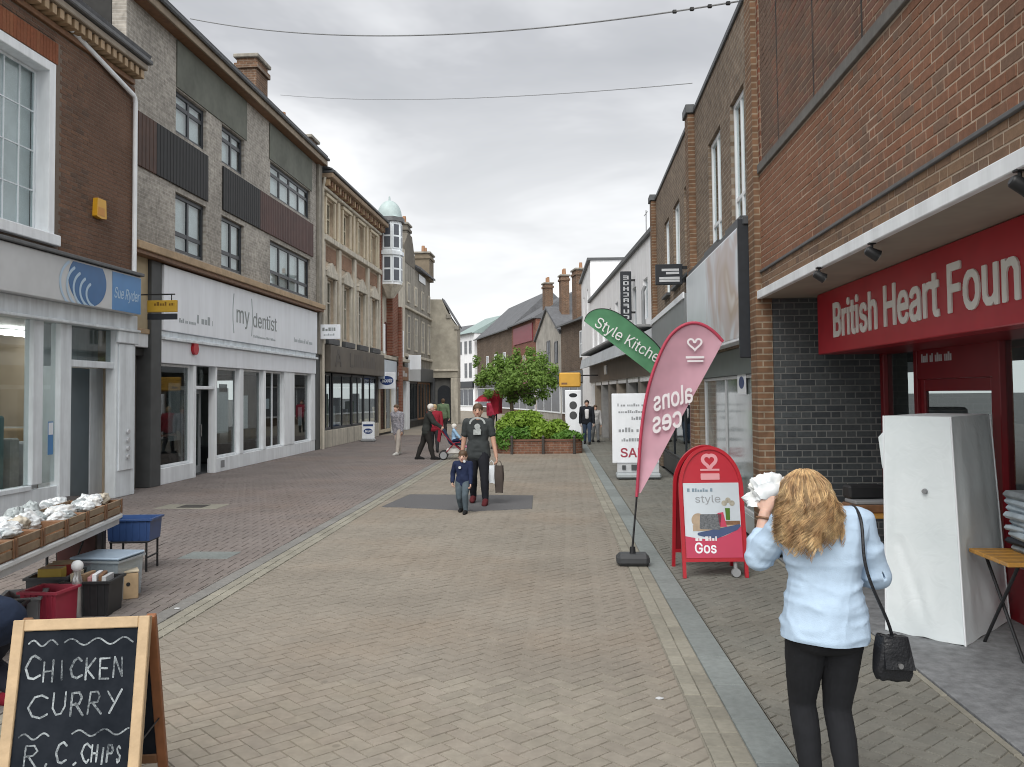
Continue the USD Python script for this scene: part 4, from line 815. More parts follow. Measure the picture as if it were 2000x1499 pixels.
for k in range(nb4):
    c_ = N0 + bw * (k + .5)
    window(fo, orn, c_ - .55, c_ + .55, 4.0, 6.1, -.1, STONE_L, cols=2, rfr=[.62], fw=.08, mw=.05, back=WIN_D, bd=.2); window(fo, orn, c_ - .5, c_ + .5, 7.75, 9.0, -.1, CREAM, cols=2, rfr=[.5], fw=.08, mw=.05, back=WIN_D, bd=.2)
    part(fo, [(c_ - .72, c_ - .56, .0, .1, 3.95, 6.15), (c_ + .56, c_ + .72, .0, .1, 3.95, 6.15), (c_ - .78, c_ + .78, .0, .16, 6.16, 6.34)], 'window_surround', STONE_L, orn, c=.012)
    b = B(fo); b.ext(sg.Polygon([(c_ - .8, 6.35), (c_ + .8, 6.35), (c_, 6.72)]), 0, .14); b.build('pediment', STONE_L, orn)
    part(fo, [(c_ - .85, c_ + .85, .001, .03, 6.74, 7.3)], 'brick_panel', BR_WARM, orn); part(fo, [(c_ - .66, c_ - .51, .0, .08, 7.7, 9.05), (c_ + .51, c_ + .66, .0, .08, 7.7, 9.05), (c_ - .7, c_ + .7, .0, .12, 9.06, 9.18)], 'window_surround', CREAM, orn, c=.012)
    part(fo, [(c_ - .75, c_ + .75, .0, .2, 3.72, 3.93)], 'balconette', DKGREY, orn, c=.01)
for k in range(nb4 + 1):
    a = N0 + bw * k; a = min(max(a, N0 + .16), N1 - .16); part(fo, [(a - .15, a + .15, .0, .12, 3.7, 7.38)], 'pilaster', STONE_L, orn, c=.015); part(fo, [(a - .13, a + .13, .0, .08, 7.62, 9.2)], 'pilaster', CREAM, orn, c=.015)
part(fo, [(N0, N1, .0, .2, 7.4, 7.6)], 'string_course', STONE_L, orn, c=.02); part(fo, [(N0, N1, .0, .18, 9.22, 9.32)], 'string_course', STONE_L, orn, c=.015)
for k in range(26):
    a = N0 + .1 + (N1 - N0 - .2) * k / 25; part(fo, [(a - .07, a + .07, .0, .34, 9.33, 9.56)], 'cornice_bracket', BR_WARM if k % 2 else TAN, orn, c=.01)
part(fo, [(N0 - .05, N1 + .05, -.2, .5, 9.57, 9.75)], 'cornice', pm('cornice_stone', (.30, .22, .15), .8, .15, 5, dirt=.3), orn, c=.03); part(fo, [(N0, N1, -.3, .56, 9.76, 9.86)], 'gutter', DKGREY, orn, c=.02)
b = B(fo); b.hexa([(N0, -4, 11.4), (N1, -4, 11.4), (N1, .45, 9.87), (N0, .45, 9.87), (N0, -4, 11.6), (N1, -4, 11.6), (N1, .45, 9.93), (N0, .45, 9.93)]); b.build('roof', SLATE, orn)
chimney(fo, orn, N0 + 2.3, -1.2, .9, .6, 9.9, 11.6, BR_CHY, 0)
b = B(fo); b.tube([(N0 - .03, .2, 9.6), (N0 - .03, .12, 9.2), (N0 - .03, .12, .0)], .05); b.build('downpipe', STONE_L, orn)
o_f = part(fo, [(N0 + .3, N1 - .1, .0, .3, 2.72, 3.68)], 'shop_fascia', pm('brown_grey_fascia', (.135, .12, .10), .55, .12, 3, dirt=.2), orn, c=.012)
lt = B(); txt(lt, 'A', .6, fo.w(np.array([[N0 + .9, .301, 2.95]]))[0], (0, 1, 0), (0, 0, 1), depth=.01, width=.9); txt(lt, 'L', .5, fo.w(np.array([[N0 + 3.0, .301, 2.98]]))[0], (0, 1, 0), (0, 0, 1), depth=.01, width=.5); lt.build('fascia_lettering', pm('fascia_letter', (.085, .078, .07), .5, .05), o_f)
dashes(fo, N0 + 3.7, N0 + 7.4, 2.98, .5, .301, o_f, MATS['fascia_letter'], seed=12, gap=.05)
for q0, q1 in ((N0 + .35, N0 + 1.6), (N0 + 1.8, N0 + 4.6), (N0 + 4.7, N0 + 6.6), (N0 + 6.7, N1 - .3)): window(fo, orn, q0, q1, .62, 2.70, -.05, DKFRAME, cols=2, fw=.09, mw=.07, glass=GLASS_D, name='shop_window')
part(fo, [(N0 + .3, N1 - .1, -.2, .04, 0, .61)], 'stall_riser', STONE_L, orn, c=.012); part(fo, [(N0, N0 + .29, -.2, .1, 0, 3.69)], 'side_pier', STONE_L, orn, c=.015)
part(fo, [(N0, N1, -3, -2.9, 0, 2.7)], 'room_back', pm('shop_back', (.16, .15, .13), .9, .3, 2), orn)
for k in range(8): part(fo, [(N0 + .8 + k, N0 + 1.2 + k, -.9, -.6, .65, 1.3 + .8 * ((k * 37) % 5) / 5)], 'window_display', [LTGREY, MIDGREY, pm('display_green', (.07, .16, .05), .8), SIGN_WHITE][k % 4] if k != 6 else MATS['display_green'], orn, c=.03)

# ================================================================ left: red brick building with white turret and green dome
T0, T1 = N1 + .02, MY(789, 560); ft = left(X2 + .05)
tur = thing('turret_building', 'red brick building with white corner oriel under a pale green dome', 'building', (X2, 43, 0))
RBY = brick_mat('brick_bright_red', (.27, .095, .06), (.21, .075, .05), (.33, .24, .18)); TW = T1 - T0
part(ft, [(T0, T1, -10, 0, 3.6, 9.6)], 'wall', STONE_L, tur)
part(ft, [(T0 + .05, T0 + .35, .001, .08, 3.9, 9.3), (T0 + 1.6, T0 + 3.0, .001, .3, 3.75, 9.75)], 'brick_pier', RBY, tur)
part(ft, [(T0 + 2.92, T0 + 3.3, .31, .45, .0, 6.2)], 'brick_buttress', RBY, tur)
part(ft, [(T0, T1, -9.8, -.3, 9.601, 10.1)], 'parapet', STONE_G, tur); b = B(ft); b.hexa([(T0, -6, 11.6), (T1, -6, 11.6), (T1, -.2, 10.11), (T0, -.2, 10.11), (T0, -6, 11.7), (T1, -6, 11.7), (T1, -.2, 10.2), (T0, -.2, 10.2)]); b.build('roof', SLATE, tur)
tc = T0 + .75; orr = .58
def octo(z0, z1, r0, r1, name, mat, n=8, par=tur, smooth=False):
    t = np.linspace(0, 2 * np.pi, n, endpoint=False) + np.pi / n; c0 = np.column_stack([tc + r0 * np.cos(t), .35 + r0 * np.sin(t), np.full(n, z0)]); c1 = np.column_stack([tc + r1 * np.cos(t), .35 + r1 * np.sin(t), np.full(n, z1)])
    f = [[i, (i + 1) % n, n + (i + 1) % n, n + i] for i in range(n)]; b = B(ft); b.raw(np.vstack([c0, c1]), f); b.raw(np.vstack([c1, [[tc, .35, z1]]]), [[i, (i + 1) % n, n] for i in range(n)]); b.raw(np.vstack([c0, [[tc, .35, z0]]]), [[(i + 1) % n, i, n] for i in range(n)]); return b.build(name, mat, par)
orl = octo(7.0, 9.95, orr, orr, 'oriel', WHITE); octo(6.4, 7.0, .2, orr + .06, 'oriel_corbel', STONE_L); octo(8.38, 8.55, orr + .1, orr + .1, 'oriel_band', GREYWHITE); octo(9.95, 10.15, orr + .14, orr + .14, 'oriel_cornice', LEAD)
for zz in (7.12, 8.66):
    for k in range(8):
        th = 2 * np.pi * k / 8; 
        if math.sin(th) < -.5: continue
        rr = orr * math.cos(np.pi / 8); cth, sth = math.cos(th), math.sin(th); fk = Frame(ft.w(np.array([[tc + rr * cth, .35 + rr * sth, 0]]))[0][:2], (ft.u * -sth + ft.n * cth)[:2], (ft.u * cth + ft.n * sth)[:2])
        pw = part(fk, [(-.2, .2, .0, .03, zz, zz + 1.2)], 'oriel_window', GREYWHITE, orl, c=.006)
        part(fk, [(-.14, .14, .031, .034, zz + .06, zz + .56), (-.14, .14, .031, .034, zz + .64, zz + 1.14)], 'oriel_pane', pm('oriel_glass', (.09, .10, .12), .3, .2, 2) if 'oriel_glass' not in MATS else MATS['oriel_glass'], orl)
th = np.linspace(0, np.pi / 2, 10); prof = np.column_stack([orr * 1.0 * np.cos(th) + .0, 10.2 + .8 * np.sin(th)]); prof = np.vstack([[orr + .06, 10.15], prof]); prof[-1, 0] = .02
dm = trimesh.creation.revolve(prof, sections=24); p_ = ft.w(np.array([[tc, .35, 0]]))[0]; dm.apply_translation([p_[0], p_[1], 0]); b = B(); b.tm(dm); b.rod((p_[0], p_[1], 10.95), (p_[0], p_[1], 11.2), .06, .03, local=False); b.build('dome', pm('verdigris', (.42, .51, .51), .6, .12, 3, dirt=.2), tur, smooth=40)
for k in range(3):
    c_ = T0 + 1.3 + k * (TW - 2.6) / 2; b = B(ft); b.ext(rect(c_ - .33, c_ + .33, 3.95, 5.0).union(sg.Point(c_, 5.0).buffer(.33)), .001, .03); w_ = b.build('arched_window', pm('dark_red_wood', (.07, .022, .018), .4, .2, 4) if 'dark_red_wood' not in MATS else MATS['dark_red_wood'], tur)
    part(ft, [(c_ - .5, c_ - .35, .0, .09, 3.8, 5.2), (c_ + .35, c_ + .5, .0, .09, 3.8, 5.2)], 'white_column', WHITE, tur, c=.02)
part(ft, [(T0, T1, .0, .25, 3.55, 3.72)], 'ledge', STONE_L, tur, c=.02)
part(ft, [(T0 + .1, T0 + 3.0, .0, .22, 2.6, 3.5)], 'pale_fascia', pm('pale_blue_fascia', (.55, .62, .68), .45, .05, 3), tur, c=.01); part(ft, [(T0 + 3.05, T1 - .1, .0, .2, 2.6, 3.3)], 'brown_sign', WOOD_D, tur, c=.02)
dashes(ft, T0 + 3.3, T1 - .5, 2.8, .3, .201, tur, LTGREY, seed=21)
window(ft, tur, T0 + .3, T0 + 2.9, .1, 2.55, -.05, CREAM, cols=2, fw=.15, mw=.1, glass=GLASS_D, name='shop_window'); window(ft, tur, T0 + 3.2, T1 - .8, .5, 2.55, -.05, WOOD_D, cols=2, fw=.1, glass=GLASS_D, name='shop_window')
part(ft, [(T0, T1, -.2, -.12, 0, 3.54)], 'shop_back', pm('dim_shop_back', (.09, .085, .08), .8, .3, 2), tur); part(ft, [(T0 + 2.92, T0 + 3.18, -.1, .15, 0, 2.59)], 'white_pier', WHITE, tur, c=.02)
b = B(ft); yy = T0 - 1.6; 
hs = thing('hanging_sign', 'white hanging sign with a blue oval beyond the ornate building shop front', 'sign', (X2, T0 + .2, 2.2))
fy = Frame((0, T0 + .2), (1, 0), (0, -1)); q0, q1 = on_y(739, 740, T0 + .2), on_y(772, 760, T0 + .2); xa, xb, za, zb = q0[0], q1[0], q1[2], q0[2] + .3
part(fy, [(xa, xb, -.12, 0, za, zb)], 'board', SIGN_WHITE, hs, c=.012); part(fy, [(X2, xa, -.08, -.04, (za + zb) / 2, (za + zb) / 2 + .05)], 'bracket', BLACK, hs)
def oval(parent, fr_, a, z, rx, rz, bo):
    t = np.linspace(0, 2 * np.pi, 28, endpoint=False); b = B(fr_); b.ext(sg.Polygon(np.column_stack([a + rx * np.cos(t), z + rz * np.sin(t)])), bo, bo + .004); o_ = b.build('oval', MATS['logo_blue'], parent)
    lt = B(); txt(lt, 'Boots', rz * .8, fr_.w(np.array([[a, bo + .0045, z - rz * .38]]))[0], fr_.u * (1 if np.cross(fr_.u, [0, 0, 1])[:2] @ fr_.n[:2] > 0 else -1), (0, 0, 1), depth=.002, width=rx * 1.5, center=True, shear=.25); lt.build('oval_lettering', SIGN_WHITE, parent)
oval(hs, fy, (xa + xb) / 2, (za + zb) / 2, (xb - xa) * .4, (zb - za) * .27, .001)

# ================================================================ left: dark gabled buildings and the stone gable
G0, G1 = T1 + .02, MY(840, 600); fg = left(X2 + .0)
gb = thing('dark_stone_building', 'dark weathered stone building with stepped gable and tall chimneys', 'building', (X2, 50, 0))
part(fg, [(G0, G1, -9, 0, 2.6, 9.0)], 'wall', STONE_G, gb)
b = B(fg); gm = G0 + 1.7; b.ext(sg.Polygon([(G0, 9.0), (G0 + 3.2, 9.0), (G0 + 3.2, 9.6), (gm + .6, 10.7), (gm - .6, 10.7), (G0, 9.9)]), -.5, .02); b.build('gable', pm('gable_stone', (.17, .155, .13), .9, .2, 6, dirt=.3), gb)
b = B(fg); b.hexa([(G0 + 3.2, -4, 11.2), (G1, -4, 11.2), (G1, .35, 9.0), (G0 + 3.2, .35, 9.0), (G0 + 3.2, -4, 11.4), (G1, -4, 11.4), (G1, .35, 9.12), (G0 + 3.2, .35, 9.12)]); b.build('roof', SLATE, gb)
chimney(fg, gb, gm, -.3, 1.1, .5, 10.6, 11.2, MATS['gable_stone'], 1); chimney(fg, gb, G1 - .9, -.2, 1.7, .9, 8.9, 10.5, pm('chimney_stone', (.20, .165, .12), .9, .15, 5, dirt=.2), 2)
for k in range(4):
    c_ = G0 + 1.1 + k * 2.3; window(fg, gb, c_ - .45, c_ + .45, 4.3, 6.2, .06, STONE_L, cols=2, rows=2, fw=.1, glass=MATS['oriel_glass']); 
    window(fg, gb, c_ - .4, c_ + .4, 6.9, 8.0, .06, STONE_L, cols=2, fw=.1, glass=MATS['oriel_glass'])
part(fg, [(G0 + 4.4, G0 + 6.6, .03, .05, 8.5, 8.9)], 'dormer', WHITE, gb)
part(fg, [(G0, G1, .0, .15, 3.9, 4.05), (G0, G1, .0, .15, 6.5, 6.62)], 'string_course', STONE_L, gb, c=.02)
part(fg, [(G0 + .1, G0 + 3.9, .0, .2, 2.6, 3.6)], 'shop_fascia', pm('fascia_offwhite', (.5, .52, .53), .5, .06, 3), gb, c=.02); part(fg, [(G0 + 4, G1 - .1, .0, .2, 2.6, 3.4)], 'shop_fascia', DKGREY, gb, c=.02)
window(fg, gb, G0 + .9, G0 + 3.9, .4, 2.58, -.0, DKFRAME, cols=3, fw=.1, glass=GLASS_D, name='shop_window'); window(fg, gb, G0 + 4.1, G1 - .2, .4, 2.58, 0, WOOD_D, cols=4, fw=.1, glass=GLASS_D, name='shop_window')
part(fg, [(G0, G1, -.4, -.3, 0, 2.59)], 'shop_back', MATS['dim_shop_back'], gb); part(fg, [(G0, G0 + .85, -.28, .12, 0, 2.59)], 'white_pier', WHITE, gb, c=.02)
hs = thing('hanging_sign', 'plain white square hanging sign on the dark stone building', 'sign', (X2, G0 + .5, 3.6)); fy = Frame((0, G0 + .5), (1, 0), (0, -1)); q0, q1 = on_y(800, 694, G0 + .5), on_y(822, 722, G0 + .5)
part(fy, [(X2 + .1, q1[0], -.1, 0, q1[2], q0[2])], 'board', SIGN_WHITE, hs, c=.012); part(fy, [(X2, X2 + .1, -.07, -.03, q0[2] - .2, q0[2] - .14)], 'bracket', BLACK, hs)
YG = G1 + .0; fgg = Frame((0, YG), (1, 0), (0, -1))
sgb = thing('stone_gable_building', 'pale stone gabled building standing forward at the bend of the street', 'building', (-8, YG, 0))
gx = lambda px, py: on_y(px, py, YG)
pts = [gx(838, 585), gx(862, 585), gx(877, 618), gx(893, 640)]
poly = sg.Polygon([(-12, 2.9), (pts[3][0], 2.9), (pts[3][0], pts[3][2]), (pts[2][0], pts[2][2]), (pts[1][0], pts[1][2]), (pts[0][0], pts[0][2]), (-12, pts[0][2] + 1)])
B(fgg).ext(poly, -1.5, 0).build('gable_wall', pm('ashlar', (.44, .41, .34), .88, .15, 3, .2, 20, dirt=.3), sgb)
XR = pts[3][0]
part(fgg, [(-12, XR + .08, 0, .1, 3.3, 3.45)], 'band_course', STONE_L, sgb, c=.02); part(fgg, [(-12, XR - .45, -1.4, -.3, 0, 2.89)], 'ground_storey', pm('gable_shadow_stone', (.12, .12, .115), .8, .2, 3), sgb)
part(fgg, [(XR - .44, XR, -1.4, 0, 0, 2.89)], 'corner_pier', STONE_L, sgb, c=.02); part(fgg, [(X2, X2 + .25, -.3, 0, 0, 2.89)], 'corner_pier', DKGREY, sgb, c=.02)
b = B(fgg); xm = (X2 + XR) / 2; b.ext(rect(xm - .45, xm + .4, .1, 2.0).union(sg.Point(xm - .02, 2.0).buffer(.43)), -.29, -.27); b.build('arched_door', DKFRAME, sgb)
for q in (pts[2], pts[3]): part(fgg, [(q[0] - .18, q[0] + .1, -.3, .08, q[2] - .15, q[2] + .12)], 'kneeler_stone', STONE_G, sgb, c=.02)
b = B(fgg); b.hexa([(pts[1][0], -1.5, pts[1][2]), (XR + .1, -1.5, pts[3][2]), (XR + .1, -.3, pts[3][2]), (pts[1][0], -.3, pts[1][2]), (pts[1][0], -1.5, pts[1][2] + .12), (XR + .1, -1.5, pts[3][2] + .12), (XR + .1, -.3, pts[3][2] + .12), (pts[1][0], -.3, pts[1][2] + .12)]); b.build('roof', SLATE, sgb)

# ================================================================ the row at the bend
def house(name, label, A, Bp, eave, ridge, wall, depth=7, roof=SLATE, chims=(), wins=(), gable=None, winmat=WHITE, shop=None):
    A, Bp = np.array(A, float), np.array(Bp, float); u = Bp - A; L = np.linalg.norm(u); u /= L; n = np.array([-u[1], u[0]]); n = n if n @ (-(A + Bp) / 2) > 0 else -n; f_ = Frame(A, u, n)
    h = thing(name, label, 'house', (*(A + Bp) / 2, 0))
    part(f_, [(0, L, -depth, 0, 0, eave)], 'wall', wall, h)
    if gable: B(f_).ext(sg.Polygon([(0, eave), (L, eave), (L / 2, ridge)]), -depth, 0).build('gable', wall, h)
    if gable:
        for s0, s1, in ((0, L / 2), (L, L / 2)):
            b = B(f_); dx = .15 if s0 == 0 else -.15; b.hexa([(s0 - dx, -depth, eave - .1), (s1, -depth, ridge + .02), (s1, .15, ridge + .02), (s0 - dx, .15, eave - .1), (s0 - dx, -depth, eave + .08), (s1, -depth, ridge + .2), (s1, .15, ridge + .2), (s0 - dx, .15, eave + .08)]); b.build('roof', roof, h)
    else:
        b = B(f_); d2 = depth / 2
        b.raw([(-.1, .3, eave - .05), (L + .1, .3, eave - .05), (L + .1, -d2, ridge), (-.1, -d2, ridge), (-.1, -depth - .2, eave - .05), (L + .1, -depth - .2, eave - .05)], np.array([[0, 2, 1], [0, 3, 2], [3, 5, 2], [3, 4, 5], [0, 4, 3], [1, 2, 5], [0, 1, 5], [0, 5, 4]])); b.build('roof', roof, h)
        part(f_, [(-.1, L + .1, .3, .4, eave - .12, eave - .01)], 'gutter', DKGREY, h)
    for a, bb, w, z0, z1, pots in chims: chimney(f_, h, a, bb, w, w * .7, z0, z1, BR_CHY, pots)
    for a, w, z0, z1 in wins: window(f_, h, a - w / 2, a + w / 2, z0, z1, .05, winmat, cols=2, rows=2, fw=.08, mw=.05, glass=MATS['oriel_glass'])
    if shop: part(f_, [(.1, L - .1, .0, .25, 2.5, 3.2)], 'shop_fascia', shop, h, c=.02); window(f_, h, .3, L - .3, .5, 2.45, .06, WHITE, cols=3, fw=.1, glass=MATS['oriel_glass'], name='shop_window')
    return h
def PT(px, y): return on_y(px, 700, y)[:2]
q = [PT(1140, 50.5), PT(1096, 58), PT(1047, 67), PT(1000, 76), PT(932, 92), PT(893, 97)]
BR_B = brick_mat('far_brick', (.17, .12, .085), (.13, .09, .065), (.2, .17, .14), plane='y'); BR_R = brick_mat('far_brick_red', (.25, .09, .06), (.2, .07, .05), (.26, .19, .15), plane='y'); STUC = pm('dirty_stucco', (.42, .40, .36), .85, .12, 3, dirt=.3)
house('brown_house', 'brown brick house with a very large chimney next to the white rendered house', q[0] + [.3, 0], q[1], 6.3, 8.2, BR_B, chims=((4.7, -.7, 1.25, 6.0, 9.6, 1),), wins=((1.6, 1.0, 4.0, 5.6),), shop=DKGREY)
house('timbered_house', 'narrow black and white gabled house below a slim brick chimney', q[1], q[2], 5.9, 7.9, STUC, gable=True, chims=((3.4, -1.0, .8, 6.0, 10.1, 2),), wins=((1.5, 1.0, 3.9, 5.4), (4.2, 1.2, 3.9, 5.6)), winmat=DKFRAME, shop=DKGREY)
h3 = house('red_brick_house', 'red brick house with dark red upper panel and slim chimney with two pots', q[2], q[3], 7.7, 10.0, BR_R, chims=((.9, -1.2, .9, 7.8, 10.4, 2),), wins=((1.8, 1.0, 3.6, 5.0), (4.2, 1.0, 3.6, 5.0)), winmat=CREAM, shop=RED_D)
u_ = (q[3] - q[2]) / np.linalg.norm(q[3] - q[2]); n_ = np.array([-u_[1], u_[0]]); n_ = n_ if n_ @ -q[2] > 0 else -n_
part(Frame(q[2], u_, n_), [(1.0, np.linalg.norm(q[3] - q[2]) - 1.0, .0, .08, 6.0, 7.4)], 'red_panel', pm('crimson_panel', (.21, .035, .05), .5, .1, 2), h3)
house('slate_roof_house', 'long brown house with broad grey slate roof at the bend', q[3], q[4], 7.6, 11.0, BR_B, wins=((3, 1.1, 4, 5.6), (7, 1.1, 4, 5.6), (11, 1.1, 4, 5.6)), shop=DKGREY)
house('far_white_house', 'white house with pale green roof closing the far end of the street', q[4] + [-.3, .2], q[5], 8.4, 10.4, WHITE_R, roof=pm('pale_green_roof', (.28, .36, .35), .6, .1, 3), wins=((1.2, .8, 6.2, 7.6), (2.6, .8, 6.2, 7.6), (4.2, .8, 6.2, 7.6), (1.2, .8, 3.6, 5.2), (2.6, .8, 3.6, 5.2)), winmat=MIDGREY, shop=DKFRAME)
house('end_house', 'dark house front glimpsed behind the stone gable at the far end', PT(893, 98), PT(820, 106), 8.0, 10.0, STONE_G, shop=DKGREY)
# ================================================================ planter, shrubs, tree, bollards
LEAFM = {}
def leaf_mat(name, c1, c2):
    return material(name, {'g': ('geometry', {}), 'r': ('rgb_ramp', {'ramp': [(0, c1), (1, c2)]}), 'p': ('principled_bsdf', {'roughness': .5, 'specular_ior_level': .3}), 't': ('translucent_bsdf', {}), 'm': ('mix_closure', {'fac': .3})},
                    [('g.random_per_island', 'r.fac'), ('r.color', 'p.base_color'), ('r.color', 't.color'), ('p.BSDF', 'm.closure1'), ('t.BSDF', 'm.closure2')], surface='m.closure')
LEAF_TREE = leaf_mat('tree_leaf', (.17, .28, .06), (.34, .45, .14)); LEAF_LIME = leaf_mat('lime_leaf', (.22, .35, .05), (.40, .50, .11)); LEAF_MID = leaf_mat('shrub_leaf', (.11, .24, .04), (.24, .36, .08)); BARK = pm('bark', (.12, .095, .07), .9, .25, 12, .6, 40)
def leaves(centers, radii, n, size, seed, shell=.55, up=.3):
    r = np.random.default_rng(seed); C = np.array(centers, float); R = np.array(radii, float); w = R.prod(1) ** .67; k = r.choice(len(C), n, p=w / w.sum())
    d = r.normal(size=(n, 3)); d /= np.linalg.norm(d, axis=1)[:, None]; t = shell + (1 - shell) * r.random(n) ** .6 + r.normal(0, .06, n)
    p = C[k] + d * R[k] * t[:, None]; nr = d + r.normal(0, .7, (n, 3)) + [0, 0, up]; nr /= np.linalg.norm(nr, axis=1)[:, None]
    a = np.cross(nr, r.normal(size=(n, 3))); a /= np.linalg.norm(a, axis=1)[:, None]; b = np.cross(nr, a); s = size * r.uniform(.65, 1.3, n)[:, None]
    v = np.stack([p - a * s, p - b * s * .45 + nr * s * .12, p + a * s, p + b * s * .45 + nr * s * .12], 1).reshape(-1, 3); i = np.arange(n)[:, None] * 4
    return v, np.vstack([i + [0, 1, 2], i + [0, 2, 3]])
pa, pb = on_z(972, 884), on_z(1139, 890); PY = (pa[1] + pb[1]) / 2
plx = (pa[0], pb[0])
pl = thing('planter', 'low curved red brick planter full of green shrubs in the middle of the street', 'planter', ((plx[0] + plx[1]) / 2, PY + 1.2, 0))
BR_PL = brick_mat('planter_brick', (.25, .12, .075), (.19, .09, .06), (.26, .2, .16), plane='y')
shape = sg.box(plx[0] + .5, PY + .5, plx[1] - .5, PY + 2.2).buffer(.5, 8); B().flat(shape.difference(shape.buffer(-.22)), 0, .40).build('brick_ring', BR_PL, pl)
B().flat(shape.buffer(.03).difference(shape.buffer(-.26)), .401, .45).build('coping', pm('planter_coping', (.16, .08, .055), .8, .2, 6), pl); B().flat(shape.buffer(-.23), .05, .38).build('soil', pm('soil', (.05, .038, .028), .95, .3, 20), pl)
def shrub(name, label, cs, rs, n, size, mat, seed, base):
    t = thing(name, label, 'shrub', base); v, f = leaves(cs, rs, n, size, seed); B().raw(v, f).build('foliage', mat, t)
    b = B(); r = np.random.default_rng(seed)
    for k in range(6):
        c = np.array(cs[k % len(cs)]); b.tube([np.array(base) + [r.uniform(-.1, .1), r.uniform(-.1, .1), 0], (np.array(base) + c) / 2 + r.normal(0, .05, 3), c + r.normal(0, .1, 3)], [.02, .014, .006], n=5)
    b.build('stems', BARK, t)
def sp(px, py, y): return on_y(px, py, y)
y_ = PY + .9
shrub('shrub', 'tallest lime green shrub at the left end of the brick planter', [sp(1012, 822, y_), sp(1035, 822, y_ + .3), sp(990, 835, y_ - .2), sp(1050, 835, y_)], [(.5, .5, .32), (.45, .45, .34), (.38, .4, .32), (.35, .4, .3)], 3200, .075, LEAF_LIME, 1, (sp(1020, 850, y_)[0], y_, .38))
shrub('shrub', 'mid green shrub spilling over the front left of the brick planter', [sp(1000, 850, PY + .3), sp(982, 855, PY + .3), sp(1025, 850, PY + .35), sp(990, 865, PY + .15)], [(.34, .35, .26), (.26, .3, .24), (.32, .3, .24), (.3, .22, .26)], 2200, .065, LEAF_MID, 2, (sp(1000, 870, PY + .4)[0], PY + .4, .38))
shrub('shrub', 'bright round leaved shrub at the centre of the brick planter', [sp(1062, 838, PY + .6), sp(1080, 845, PY + .6), sp(1048, 848, PY + .4), sp(1090, 836, PY + 1.0)], [(.36, .4, .28), (.32, .3, .26), (.3, .3, .25), (.3, .3, .3)], 2000, .085, LEAF_LIME, 3, (sp(1068, 860, PY + .5)[0], PY + .6, .38))
shrub('shrub', 'low clipped green shrub at the right end of the brick planter', [sp(1105, 852, PY + .5), sp(1122, 854, PY + .5), sp(1092, 856, PY + .4)], [(.34, .4, .2), (.28, .4, .18), (.26, .3, .18)], 1800, .06, LEAF_MID, 4, (sp(1110, 862, PY + .5)[0], PY + .5, .38))
ty = PY + 2.0; tb_ = sp(1000, 840, ty)
tree = thing('tree', 'small leafy street tree with spreading crown behind the planter', 'tree', (tb_[0], ty, .38))
cr = [sp(x, y + 7, ty + dy) for x, y, dy in ((960, 725, 0), (1000, 712, .3), (1040, 715, -.2), (1070, 725, .2), (985, 752, -.3), (1022, 757, .2), (1000, 735, -.7), (1050, 738, -.6), (940, 735, .2), (975, 703, .2), (1058, 698, .3), (1080, 742, 0), (1010, 690, .1), (1035, 685, .3), (955, 762, -.2), (1060, 764, -.2), (1000, 770, .1), (1035, 776, 0), (930, 700, .3), (1085, 715, -.3))]
rs = [(.40, .5, .40), (.46, .6, .44), (.42, .6, .46), (.36, .4, .42), (.36, .45, .32), (.44, .5, .34), (.5, .5, .4), (.4, .4, .35), (.26, .35, .28), (.28, .3, .36), (.26, .3, .36), (.2, .3, .28), (.16, .2, .3), (.2, .2, .3), (.22, .3, .16), (.26, .3, .2), (.26, .3, .22), (.28, .3, .18), (.14, .2, .24), (.14, .2, .22)]
v, f = leaves(cr, rs, 7600, .066, 11, shell=.1); B().raw(v, f).build('crown', LEAF_TREE, tree)
b = B(); b.tube([(tb_[0], ty, .3), (tb_[0] + .03, ty, 1.0), (tb_[0] - .02, ty, 1.7), (tb_[0] + .04, ty, 2.4)], [.08, .07, .06, .045], n=9); b.build('trunk', BARK, tree)
b = B()
for c in cr: b.tube([(tb_[0] + .02, ty, 1.75), ((tb_[0] * 1.2 + c[0]) / 2.2, (ty + c[1]) / 2, (1.95 + c[2]) / 2), c], [.035, .022, .008], n=6)
b.build('limbs', BARK, tree)
bo = None
for px, lab in ((999.6, 'short dark iron post before the left end of the planter'), (1061, 'short dark iron post before the middle of the planter'), (1122, 'short dark iron post before the right end of the planter')):
    q = on_z(px, 888); q[1] = PY - .15
    if bo is None:
        bo = thing('bollard', lab, 'bollard', (q[0], q[1], 0), 'posts before the planter'); b = B(); b.rod((q[0], q[1], 0), (q[0], q[1], .52), .045, .04, n=12); b.build('post', IRON, bo); b = B(); b.rod((q[0], q[1], .52), (q[0], q[1], .58), .055, .03, n=12); b.build('cap', IRON, bo)
    else: copy_thing(bo, 'bollard', lab, 'bollard', (q[0], q[1], 0), 'posts before the planter')
# red parasol
py_ = PY + 2.6; c = on_y(955, 768, py_)
par = thing('parasol', 'red parasol half folded on a dark pole left of the street tree', 'parasol', (c[0] + .25, py_, 0))
pc = np.array([c[0] + .25, py_, 0])
b = B(); b.rod(pc, pc + [0, 0, 2.05], .025, local=False); b.build('pole', BLACK, par); b = B(); b.rod(pc, pc + [0, 0, .08], .22, .2, n=16, local=False); b.build('base', IRON, par)
n = 16; t = np.linspace(0, 2 * np.pi, n, endpoint=False); V = [[pc[0], pc[1], 2.02]]
for rr, zz, sh in ((.25, 1.95, .0), (.5, 1.80, -.08), (.62, 1.62, -.14)):
    for k in range(n): q = rr * (1 - .07 * (k % 2)); lift = -.42 if (rr > .4 and math.cos(t[k]) > .1) else 0; V.append([pc[0] + sh + q * math.cos(t[k]) * (.55 if lift else 1), pc[1] + q * math.sin(t[k]), zz + lift * (rr - .25) / .37])
